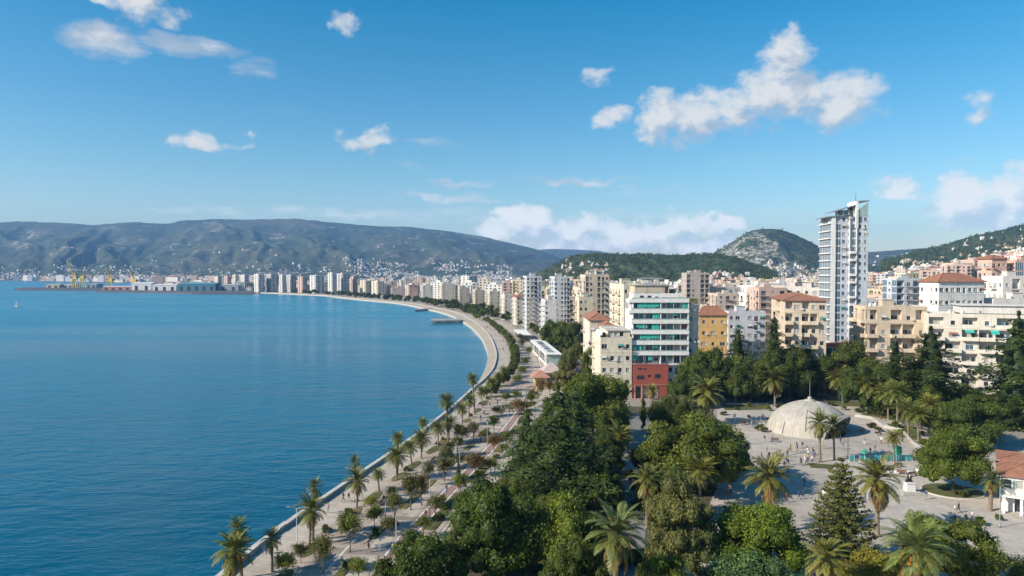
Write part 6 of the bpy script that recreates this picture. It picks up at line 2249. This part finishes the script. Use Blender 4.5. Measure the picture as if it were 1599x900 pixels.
def bench(label, p, rz, group):
    t = thing('bench', label, 'bench', p, rz, group)
    if 'bench' not in _wcache:
        a = MB(); a.box(-.9, .9, -.22, .22, .42, .48)
        b = MB(); b.box(-.9, .9, .225, .275, .5, .88)
        c = MB(); c.box(-.06, .06, -.2, .2, 0, .417)
        _wcache['bench'] = (a.mesh('seat', mat('bench_wood', (.20, .12, .07), .7, .3, 3)), b.mesh('backrest', MATS['bench_wood']), c.mesh('leg', CONC))
    s_, b_, l_ = _wcache['bench']
    place('seat', s_, t); place('backrest', b_, t)
    for x in (-.7, .7):
        place('leg', l_, t, (x, 0, 0))


for i, Y in enumerate((98, 109, 121, 134, 148, 163, 180, 198, 218)):
    bench('wooden bench on the promenade facing the sea, %s from the bottom' % ordn(i), OFF(Y, 11.2, .065), shore_dir(Y) + R(180), 'benches along the promenade')
for i, (x, y) in enumerate(((1392, 738), (1408, 741), (1426, 744), (1404, 730), (1345, 676), (1372, 680), (1210, 690), (1160, 664))):
    bench('bench on the plaza, %s going from the turquoise panels round the dome' % ordn(i), G(x, y, .035), prng.uniform(-.4, .4), 'benches on the plaza')

# railing between the lawn strips and the second walk
rl = thing('railing', 'dark low railing running along the lawn strips beside the promenade', 'railing')
last = None
m = MB()
for i in range(len(SH)):
    if 78 < SH[i].y < 205:
        p = SH[i] + SHN[i] * 24.3; p = Vector((p.x, p.y, .06))
        if last:
            for z in (.45, .95):
                m.tube([last + Vector((0, 0, z)), p + Vector((0, 0, z))], .045, 4, cap=False)
        q = MB(); q.tube([(p.x, p.y, .05), (p.x, p.y, 1.08)], .055, 5); q.build('post', DMETAL, rl)
        last = p
m.build('rail', DMETAL, rl)


# ---- statue, panels, walls
def statue():
    c = G(1420, 770)
    t = thing('statue', 'dark bronze group on a stepped pale stone pedestal on the plaza', 'statue', c, scale=.78)
    BR = mat('bronze', (.045, .04, .035), .5, .3, 3, metal=.5)
    m = MB(); m.obox((0, 0, .15), (2.6, 2.2, .15)); m.obox((0, 0, .42), (2.0, 1.6, .12)); m.build('step', CONC, t)
    m = MB(); m.prism([(-1.1, -.8), (1.1, -.8), (1.1, .8), (-1.1, .8)], .54, 2.3, top=[(-.9, -.65), (.9, -.65), (.9, .65), (-.9, .65)]); m.obox((0, 0, 2.38), (1.05, .78, .08)); m.build('pedestal', WALLP, t)
    for x, y, rz, s_, pose in ((-.35, 0, .3, 1.05, 'stand'), (.4, .1, -.5, 1.0, 'walk')):
        o = place('figure', BODY[pose], t, (x, y, 2.46), rz, s_)
        for i in range(5):
            o.material_slots[i].link = 'OBJECT'; o.material_slots[i].material = BR
    m = MB(); m.tube([(.1, .2, 2.46), (.25, .2, 3.4), (.5, .15, 4.4)], .05, 6); m.build('flagstaff', BR, t)
    m = MB(); m.tube([(-.7, .3, 2.46), (-.5, .35, 2.9), (0, .4, 3.0), (.5, .35, 2.8), (.8, .3, 2.46)], [.2, .3, .34, .3, .2], 7); m.build('bronze_mass', BR, t, True)


statue()
tq = mat('turquoise_panel', (.05, .30, .34), .35, .25, .8); gq = mat('green_panel', (.04, .26, .17), .4, .2, .8)
for k in range(12):
    x = 1330 + k * 8.2
    if k in (1,):
        continue
    p = G(x, 721 - k * .1, .03)
    w_ = ('turquoise', 'green')[k in (6, 7)]
    t = thing('panel_screen', 'low %s panel screen in the plaza row, %s from the two slim palms' % (w_, ordn(k)), 'screen', p, prng.uniform(-.06, .06), 'turquoise screens on the plaza')
    m = MB(); m.box(-.5, .5, -.03, .03, .12, 1.25); m.build('panel', gq if w_ == 'green' else tq, t)
    m = MB(); m.box(-.56, -.5, -.05, .05, 0, 1.32); m.box(.5, .56, -.05, .05, 0, 1.32); m.box(-.6, -.46, -.25, .25, 0, .08); m.box(.46, .6, -.25, .25, 0, .08); m.build('frame', FRAME, t)
t = thing('kiosk', 'small dark green upright kiosk behind the turquoise screens', 'kiosk', G(1402, 717, .03)); m = MB(); m.box(-.55, .55, -.55, .55, 0, 2.5); m.build('wall', gq, t); m = MB(); m.prism([(-.7, -.7), (.7, -.7), (.7, .7), (-.7, .7)], 2.503, 2.9, top=[(-.1, -.1), (.1, -.1), (.1, .1), (-.1, .1)]); m.build('roof', gq, t)
t = thing('sun_umbrella', 'closed green sun umbrella on a pole behind the turquoise screens', 'umbrella', G(1350, 722, .03)); m = MB(); m.tube([(0, 0, 0), (0, 0, 3)], .04, 6); m.build('pole', FRAME, t)
m = MB(); m.lathe([(.85, 1.9), (.6, 2.25), (.3, 2.6), (.06, 2.9)], 10); m.build('canopy', gq, t)


def wall_run(label, px, h, th, material, name='low_wall', seg=2.4):
    t = thing(name, label, 'low wall')
    pts = [G(x, y) for x, y in px]
    for a, b in zip(pts, pts[1:]):
        n = max(1, int((b - a).length / seg)); dr = (b - a).normalized(); rz = math.atan2(dr.y, dr.x)
        for i in range(n):
            c = a.lerp(b, (i + .5) / n); L = (b - a).length / n
            m = MB(); m.obox((c.x, c.y, h / 2), (L / 2 - .012, th / 2, h / 2 + prng.uniform(0, .012)), rz); m.build('wall_block', material, t)


wall_run('pale low wall stepping along the palm lawns right of the dome', [(1335, 651), (1362, 655), (1380, 668), (1408, 674), (1424, 692), (1440, 704)], .7, .4, CONC)
wall_run('grey low wall on the plaza edge left of the dome', [(1132, 657), (1206, 661)], .7, .5, CONC)
wall_run('grey low wall behind the lawns at the back of the plaza', [(1135, 633), (1200, 632)], .5, .4, CONC)
wall_run('low stone ledge by the lone plaza tree', [(1430, 735), (1462, 742)], .5, .8, WALLP)
wall_run('long low bench wall in front of the turquoise screens', [(1395, 738), (1428, 740)], .45, .7, WALLP)


# ---- pavilions on the promenade
def pavilion():
    a, b = Vector((14.6, 296)), Vector((9.8, 357))
    dr = (b - a); L = dr.length; rz = math.atan2(dr.y, dr.x) - R(90)
    t = thing('cafe_pavilion', 'long white flat-roofed pavilion with glass end on the promenade', 'pavilion', (a.x, a.y, .06), rz)
    W, H = 5.9, 5.2
    m = MB()
    for k in range(9):
        y = L * k / 8
        for x in (0, W):
            m.box(x - .15, x + .15, y - .15, y + .15, 0, H - .3)
    m.build('frame', WALLP, t)
    for k in range(8):
        y0, y1 = L * k / 8 + .2, L * (k + 1) / 8 - .2
        for x in (0.0, W):
            m = MB(); m.box(x - .04, x + .04, y0, y1, .9, H - .9); o = m.build('window', GLASS if (k + int(x)) % 3 else CURTAIN, t)
            m = MB(); m.box(x - .08, x + .08, y0, y1, 0, .88); m.build('wall', WALLP, t)
            m = MB(); m.box(x - .08, x + .08, y0, y1, H - .88, H - .3); m.build('wall', WALLP, t)
    m = MB(); m.box(.16, W - .16, -.04, .04, .3, H - .5); m.build('glass_front', RAILG, t)
    m = MB(); m.box(-.5, W + .5, -.9, L + .5, H - .297, H); m.build('roof', WALLP, t)
    for k, y in enumerate((5, 9, 17, 25, 33, 40, 47)):
        m = MB(); m.box(1.2, 3.6, y, y + 2.6, H + .003, H + .5); m.build('roof_box', (ROOFF, METAL, GLASSB)[k % 3], t)
    t2 = thing('cafe_pavilion', 'smaller white pavilion further up the promenade beyond the long one', 'pavilion', (4.5, 400, .06), rz)
    m = MB(); m.box(0, 6, 0, 34, 0, 3.6); m.build('wall', CURTAIN, t2); m = MB(); m.box(-.5, 6.5, -.5, 34.5, 3.603, 3.95); m.build('roof', WALLP, t2)
    for k in range(6):
        m = MB(); m.box(-.07, -.003, 1 + k * 5.5, 4.6 + k * 5.5, .4, 3.0); m.build('window', GLASS, t2)
        m = MB(); m.box(.6 + k * .9, 1.3 + k * .9, -.06, -.003, .4, 3.0); m.build('window', GLASS, t2)


pavilion()
g_ = G(842, 606)
t = thing('kiosk', 'yellow walled kiosk with reddish hipped roof on the promenade', 'kiosk', (g_.x - 1.6, g_.y, .06), R(4))
m = MB(); m.box(0, 4.2, 0, 4.5, 0, 3.6); m.build('wall', WALL, t, col=(.62, .46, .24))
m = MB(); m.box(.6, 1.6, -.05, -.003, .8, 2.6); m.build('window', GLASS, t); m = MB(); m.box(2.3, 3.6, -.05, -.003, .05, 2.6); m.build('door', FRAME, t)
m = MB(); m.prism([(-1.2, -1.2), (5.4, -1.2), (5.4, 5.7), (-1.2, 5.7)], 3.603, 5.8, top=[(1.9, 1.9), (2.3, 1.9), (2.3, 2.5), (1.9, 2.5)]); m.build('roof', mat('pink_roof', (.40, .20, .15), .9, .3, .8), t)
g_ = G(860, 603)
t = thing('kiosk', 'larger kiosk with pale pointed roof beside the red roofed one', 'kiosk', (g_.x - 2.2, g_.y + 6, .06), R(4))
m = MB(); m.box(0, 6, 0, 6, 0, 3.8); m.build('wall', WALL, t, col=(.55, .42, .35))
m = MB(); m.box(1, 5, -.05, -.003, .6, 3.0); m.build('window', GLASS, t)
m = MB(); m.prism([(-1.2, -1.2), (7.2, -1.2), (7.2, 7.2), (-1.2, 7.2)], 3.803, 7.2, top=[(2.9, 2.9), (3.1, 2.9), (3.1, 3.1), (2.9, 3.1)]); m.build('roof', mat('pale_roof', (.44, .36, .33), .9, .2, .8), t)

# white house and red roof at the right edge
B = hero('house', 'white two-storey house with red tiled roof cut by the right edge of the plaza', 1566, 1569, 1690, 117, 742, 2, ['.s.s.s', 'WwWwWw'], '.w', col=(.70, .68, .65), roof='hip', hiph=1.7, cat='house', D=8, seed=3, band=True, phi=-33)
for k in range(5):
    m = MB(); m.box(.1 + k * 2.4, .5 + k * 2.4, -1.6, -1.2, 0, 2.9); m.build('pillar', WALLP, B.t)
m = MB(); m.box(-.2, B.W, -1.8, -.1, 2.903, 3.15); m.build('porch_roof', WALLP, B.t)
for k in range(4):
    m = MB(); x = B.W * (k + .5) / 6; m.box(x - .95, x - .62, -.06, -.003, 3.9, 5.4); m.build('shutter', mat('green_shutter', (.10, .22, .16), .6, .1, 3), B.t)
B = hero('house', 'low pavilion with flat red roof behind the lone round tree at the right edge', 1562, 1566, 1690, 141, 718, 1, '.w.w.w', 'w', col=(.66, .60, .54), roof='hip', hiph=.8, phi=-33, cat='house', D=7, roofmat=mat('red_roof', (.30, .115, .08), .85, .3, .9))
o = None

# ---- cars on the road behind the park trees
def car_meshes():
    prof = [(-2.1, .38), (-2.15, .62), (-2.05, .86), (-1.2, .92), (1.05, .95), (1.85, .86), (2.15, .66), (2.12, .36)]
    m = MB(); n = len(prof)
    for sd in (-1, 1):
        m.v += [(x, sd * (.82 if z > .8 else .86), z) for x, z in prof]
    m.f += [tuple(range(n))[::1], tuple(range(2 * n - 1, n - 1, -1))]
    m.f += [(i, i + n, (i + 1) % n + n, (i + 1) % n) for i in range(n)]
    m.m = [0] * len(m.f)
    body_ = m
    c = MB(); c.prism([(-1.45, -.78), (1.05, -.78), (1.05, .78), (-1.45, .78)], .90, 1.40, top=[(-1.0, -.62), (.45, -.62), (.45, .62), (-1.0, .62)])
    r = MB(); r.prism([(-1.0, -.62), (.45, -.62), (.45, .62), (-1.0, .62)], 1.403, 1.46, top=[(-.9, -.55), (.35, -.55), (.35, .55), (-.9, .55)])
    w = MB()
    for k in range(1):
        pr = []
        for j in range(12):
            a = 2 * math.pi * j / 12; pr.append((.33 * math.cos(a), .33 * math.sin(a)))
        w.v += [(x, -.1, z) for x, z in pr] + [(x, .1, z) for x, z in pr]
        w.f += [(j, (j + 1) % 12, (j + 1) % 12 + 12, j + 12) for j in range(12)] + [tuple(range(12))[::-1], tuple(range(12, 24))]; w.m += [0] * 14
    l = MB(); l.box(2.08, 2.16, -.22, .22, .6, .74)
    return body_, c, r, w, l


_b, _c2, _r, _w, _l = car_meshes()
CAR = (_b.mesh('body', mat('car_paint', (1, 1, 1), .25, .04, 1, objcol=True, spec=.6)), _c2.mesh('windows', GLASS), _r.mesh('roof', MATS['car_paint']), _w.mesh('wheel', mat('tyre', (.02, .02, .02), .8, .1, 3)), _l.mesh('headlight', mat('lamp_glass', (.7, .7, .68), .1, .05, 1)))
CCOL = dict(white=(.75, .75, .74), silver=(.45, .46, .47), black=(.02, .02, .022), red=(.40, .03, .03), blue=(.04, .10, .28), grey=(.18, .18, .19))


def car(label, p, rz, colr, group):
    t = thing('parked_car', label, 'car', p, rz, group)
    place('body', CAR[0], t, col=colr); place('windows', CAR[1], t); place('roof', CAR[2], t, col=colr)
    for x in (-1.35, 1.35):
        for y in (-.78, .78):
            place('wheel', CAR[3], t, (x, y, .33))
    for y in (-.55, .55):
        place('headlight', CAR[4], t, (0, y, 0))


n = 0
for o_, sd in ((34.4, 1), (41.2, -1), (38.9, -1)):
    Y = 190.0
    while Y < 470:
        if prng.random() < (.72 if o_ != 38.9 else .3):
            w = prng.choice(list(CCOL) + ['white', 'silver'])
            car('%s car on the seafront road %s, %s from the near end' % (w, {34.4: 'at the near kerb', 41.2: 'at the far kerb', 38.9: 'in the lane'}[o_], ordn(int((Y - 190) / 6.8))), OFF(Y, o_, .025), shore_dir(Y) + (0 if sd > 0 else math.pi), CCOL[w], 'cars on the seafront road')
        Y += 6.8
for k in range(7):
    w = ('white', 'white', 'silver', 'grey', 'white', 'black', 'blue')[k]
    car('%s car parked on the side street behind the dome, %s from the left' % (w, ordn(k)), G(1030 + k * 34, 618.5 - k * .9, .05), prng.uniform(-.06, .06), CCOL[w], 'cars on the side street')

# ---- shrubs
def shrub(label, p, w, h, tone, var, group):
    t = thing('shrub', label, 'shrub', p, prng.uniform(0, 6), group)
    me = MASSY[var % 4]
    place('foliage', me, t, (0, 0, h * .42), 0, (w / 2, w / 2, h * .62), jit(GREENS[tone], .18))


SHR = []
for k in range(34):
    Y = 90 + 150 * prng.random(); o_ = prng.choice((8.4, 15.6, 23.0, 23.2))
    SHR.append((OFF(Y, o_ + prng.uniform(-.6, .6), .1), prng.uniform(.9, 2.0), prng.uniform(.6, 1.3), prng.choice(('olive', 'mid', 'yellow', 'dark')), 'in the promenade beds', Y))
for k in range(62):
    x, y = prng.uniform(700, 1130), prng.uniform(690, 890)
    p = G(x, y, .05)
    if p.x - float(np.interp(p.y, SHY, [q.x for q in SH])) < 33:
        continue
    SHR.append((p, prng.uniform(1.6, 3.6), prng.uniform(1.0, 2.6), prng.choice(('mid', 'dark', 'grey', 'yellow')), 'under the park trees', p.y))
for x, y in ((1182, 672), (1188, 668), (1194, 674), (1360, 668), (1368, 671), (1376, 674), (1200, 641), (1215, 638), (1280, 636), (1318, 640), (1340, 644), (1460, 690), (1475, 694), (1520, 700), (1540, 705), (1530, 820), (1500, 776), (1375, 650), (1398, 668), (1410, 676), (1444, 694), (1440, 680), (1298, 634), (1150, 640), (1170, 636), (1130, 648), (1560, 812)):
    p = G(x, y, .1); SHR.append((p, prng.uniform(1.2, 2.6), prng.uniform(.9, 1.8), prng.choice(('mid', 'bright', 'olive')), 'on the plaza beds', p.y))
SHR.sort(key=lambda q: (q[4], q[5]))
cnt = {}
TW = dict(olive='olive', mid='green', yellow='yellow green', dark='dark green', grey='grey green', bright='bright green')
for i, (p, w, h, tone, wh, _) in enumerate(SHR):
    k = cnt.get((tone, wh), 0); cnt[(tone, wh)] = k + 1
    shrub('%s low shrub %s, %s of its colour from the front' % (TW[tone], wh, ordn(k)), p, w, h, tone, i, 'shrubs ' + wh)

# ---- jetties in the bay
PIER = mat('pier_concrete', (.33, .31, .28), .9, .3, .3, world=True, streak=.2)
def pier(label, px, ztop, piles=True, h=.6, material=None):
    pts = [G(x, y, ztop) for x, y in px]
    if sum(pts[i].x * pts[(i + 1) % len(pts)].y - pts[(i + 1) % len(pts)].x * pts[i].y for i in range(len(pts))) < 0:
        pts.reverse()
    t = thing('pier', label, 'pier')
    m = MB(); m.prism([(p.x, p.y) for p in pts], ztop - h, ztop); m.build('deck', material or PIER, t)
    if piles:
        n = 12
        for k in range(n):
            for e in (0, 1):
                a, b = (pts[0], pts[1]) if e == 0 else (pts[3], pts[2])
                p = a.lerp(b, (k + .5) / n)
                c = sum((q for q in pts), Vector()) / len(pts)
                p = p.lerp(c, .06)
                q = MB(); q.tube([(p.x, p.y, -2.5), (p.x, p.y, ztop - h + .01)], .35, 6); q.build('pile', PIER, t)
    return t


pier('concrete pier jutting from the beach into the bay', [(671, 501), (724, 500), (718, 497.5), (675, 498)], 1.3)
pier('low dark groyne beyond the concrete pier', [(648, 484.3), (676, 481.6), (676, 480.5), (650, 482.8)], .6, False, 2.0)
QD = mat('quay_side', (.09, .09, .10), .8, .3, .05, world=True)
pier('long harbour mole with cranes at the far left', [(22, 451.2), (153, 452), (153, 449), (40, 448.8)], 2.2, False, 4.0, QD)
pier('harbour quay with sheds, right of the mole', [(150, 454), (232, 455), (300, 457), (395, 457.5), (395, 450), (150, 449)], 2.0, False, 4.0, QD)


def shed(label, xa, xb, yb, yt, d, colr, roofc, dp=28):
    xA, xB = (xa - CX) / F * d, (xb - CX) / F * d
    h = CAMH + (HZ - yt) * d / F - 2.0
    t = thing('harbour_shed', label, 'shed', ((xA + xB) / 2, d, 2.0), 0, 'harbour sheds')
    w = xB - xA
    m = MB(); m.box(-w / 2, w / 2, 0, dp, -.3, h * .82); m.build('wall', WALL, t, col=colr)
    m = MB(); m.prism([(-w / 2 - .5, -.5), (w / 2 + .5, -.5), (w / 2 + .5, dp + .5), (-w / 2 - .5, dp + .5)], h * .823, h, top=[(-w / 2 - .5, dp * .45), (w / 2 + .5, dp * .45), (w / 2 + .5, dp * .55), (-w / 2 - .5, dp * .55)]); m.build('roof', WALL, t, col=roofc)
    for k in range(max(2, int(w / 14))):
        m = MB(); x = -w / 2 + w * (k + .5) / max(2, int(w / 14)); m.box(x - 3, x + 3, -.12, -.02, 0, h * .55); m.build('door', DMETAL, t)


for a in (('white harbour shed left of the teal one', 205, 236, 452, 441, 1420, (.66, .66, .66), (.60, .60, .60)), ('low white harbour shed with pale roof', 238, 275, 453, 444, 1400, (.68, .68, .68), (.62, .62, .6)), ('long teal harbour shed', 277, 336, 452, 441.5, 1380, (.06, .20, .27), (.08, .24, .30)),
          ('red and white low harbour shed', 160, 204, 453, 447, 1450, (.50, .22, .18), (.62, .58, .55)), ('tiny yellow shed on the mole', 72, 92, 450, 444, 1640, (.55, .48, .28), (.5, .45, .35)), ('grey shed on the mole beside the cranes', 134, 150, 450, 443, 1640, (.30, .36, .42), (.34, .40, .46)),
          ('beige shed on the mole between the cranes', 98, 114, 450, 444, 1650, (.5, .46, .36), (.5, .48, .42)), ('grey blue shed at the right end of the quay', 340, 372, 453, 444, 1390, (.30, .34, .38), (.36, .38, .40))):
    shed(*a)
YC = mat('crane_yellow', (.66, .50, .05), .5, .15, .3)


def crane(label, x, yb, xt, yt, d, colr, mast=False):
    bx, tx = (x - CX) / F * d, (xt - CX) / F * d
    zt = CAMH + (HZ - yt) * d / F; zb = 2.0
    t = thing('harbour_crane', label, 'crane', (bx, d, zb), 0, 'harbour cranes')
    H = zt - zb; hp = H * .32
    for sx in (-4, 4):
        for sy in (-4, 4):
            m = MB(); m.tube([(sx * 1.25, sy, 0), (sx * .8, sy * .8, hp)], [1.3, 1.0], 5); m.build('leg', colr, t)
    m = MB(); m.box(-5, 5, -4.5, 4.5, hp, hp + 2); m.build('platform', colr, t)
    m = MB(); m.box(-3, 5, -3, 3, hp + 2.003, hp + 7); m.build('cab', FRAME if mast else colr, t)
    m = MB(); m.tube([(0, 0, hp + 7), (0, 0, hp + 16)], [1.6, .6], 5); m.build('mast', colr, t)
    dx = tx - bx
    m = MB()
    a, b = Vector((0, 0, hp + 5)), Vector((dx, -2, H))
    for s in (-.8, .8):
        for zz_ in (-.8, .8):
            m.tube([a + Vector((s * .6, s, zz_)), b + Vector((s * .1, s * .3, zz_ * .3))], .62, 4)
    for k in range(10):
        p = a.lerp(b, k / 10); q = a.lerp(b, (k + 1) / 10); s = .8 if k % 2 else -.8
        m.tube([p + Vector((s * .5, s, -.7)), q + Vector((-s * .5, -s, .7))], .22, 4)
    m.build('boom', colr, t)
    m = MB(); m.tube([(0, 0, hp + 16), b], .16, 4); m.build('stay', DMETAL, t)
    m = MB(); m.box(4, 9, -2, 2, hp + 3, hp + 6); m.build('counterweight', DMETAL, t)


crane('yellow harbour crane leaning left at the far left of the mole', 117, 450, 106, 408, 1640, YC)
crane('upright yellow harbour crane beside the leaning one', 129, 450, 129.5, 407, 1660, YC)
crane('yellow crane with raised jib between the mole and the white shed', 173, 450, 166, 418, 1620, YC)
crane('yellow crane behind the white harbour shed', 210, 452, 202, 421, 1560, YC)
crane('thin grey crane behind the teal shed', 291, 452, 284, 417, 1520, METAL)
# a small sailing boat far out
p = G(26, 481, -1.2)
t = thing('sailing_boat', 'small white sailing boat alone on the bay at the far left', 'boat', p, R(20))
m = MB(); m.prism([(-2.6, -.7), (1.5, -.8), (3.2, 0), (1.5, .8), (-2.6, .7)], -.2, .75, top=[(-2.8, -.95), (1.6, -1.05), (3.8, 0), (1.6, 1.05), (-2.8, .95)]); m.build('hull', WALLP, t)
m = MB(); m.tube([(.4, 0, .7), (.4, 0, 9)], .07, 6); m.build('mast', FRAME, t)
m = MB(); m.poly([(.3, .02, 1.2), (-2.6, .3, 1.3), (.3, .02, 8.6)]); m.poly([(.32, -.02, 1.2), (.32, -.02, 8.6), (-2.6, .26, 1.3)]); m.build('sail', mat('sail', (.75, .75, .74), .8, .03, 1), t)
m = MB(); m.box(-1.2, .9, -.5, .5, .753, 1.2); m.build('cabin', WALLP, t)

# ---- labels: say which one where two things would share a label
from collections import defaultdict
bpy.context.view_layer.update()
for o in scn.objects:
    if o.name.split('.')[0] in ('coast_tree', 'street_tree'):
        x_ = PX(o.matrix_world.translation)[0]
        nb_ = min(([(abs(s[0] + s[1] - 2 * x_) / 2, s[4]) for s in SLABS] if x_ < 560 else []) + [(abs(s[1] - x_), s[5]) for s in ROW])[1]
        o['label'] = '%s tree below a %s block of the seafront row' % ('small dark' if o.name[0] == 'c' else 'dark street', nb_)
_by = defaultdict(list)
for o in scn.objects:
    if 'label' in o and 'category' in o:
        _by[o['label']].append(o)
for lab, lst in _by.items():
    if len(lst) > 1:
        lst.sort(key=lambda o: PX(o.matrix_world.translation)[0])
        for i, o in enumerate(lst):
            if len(lst) < 60:
                o['label'] = lab + (', %s from the left' % ordn(i))
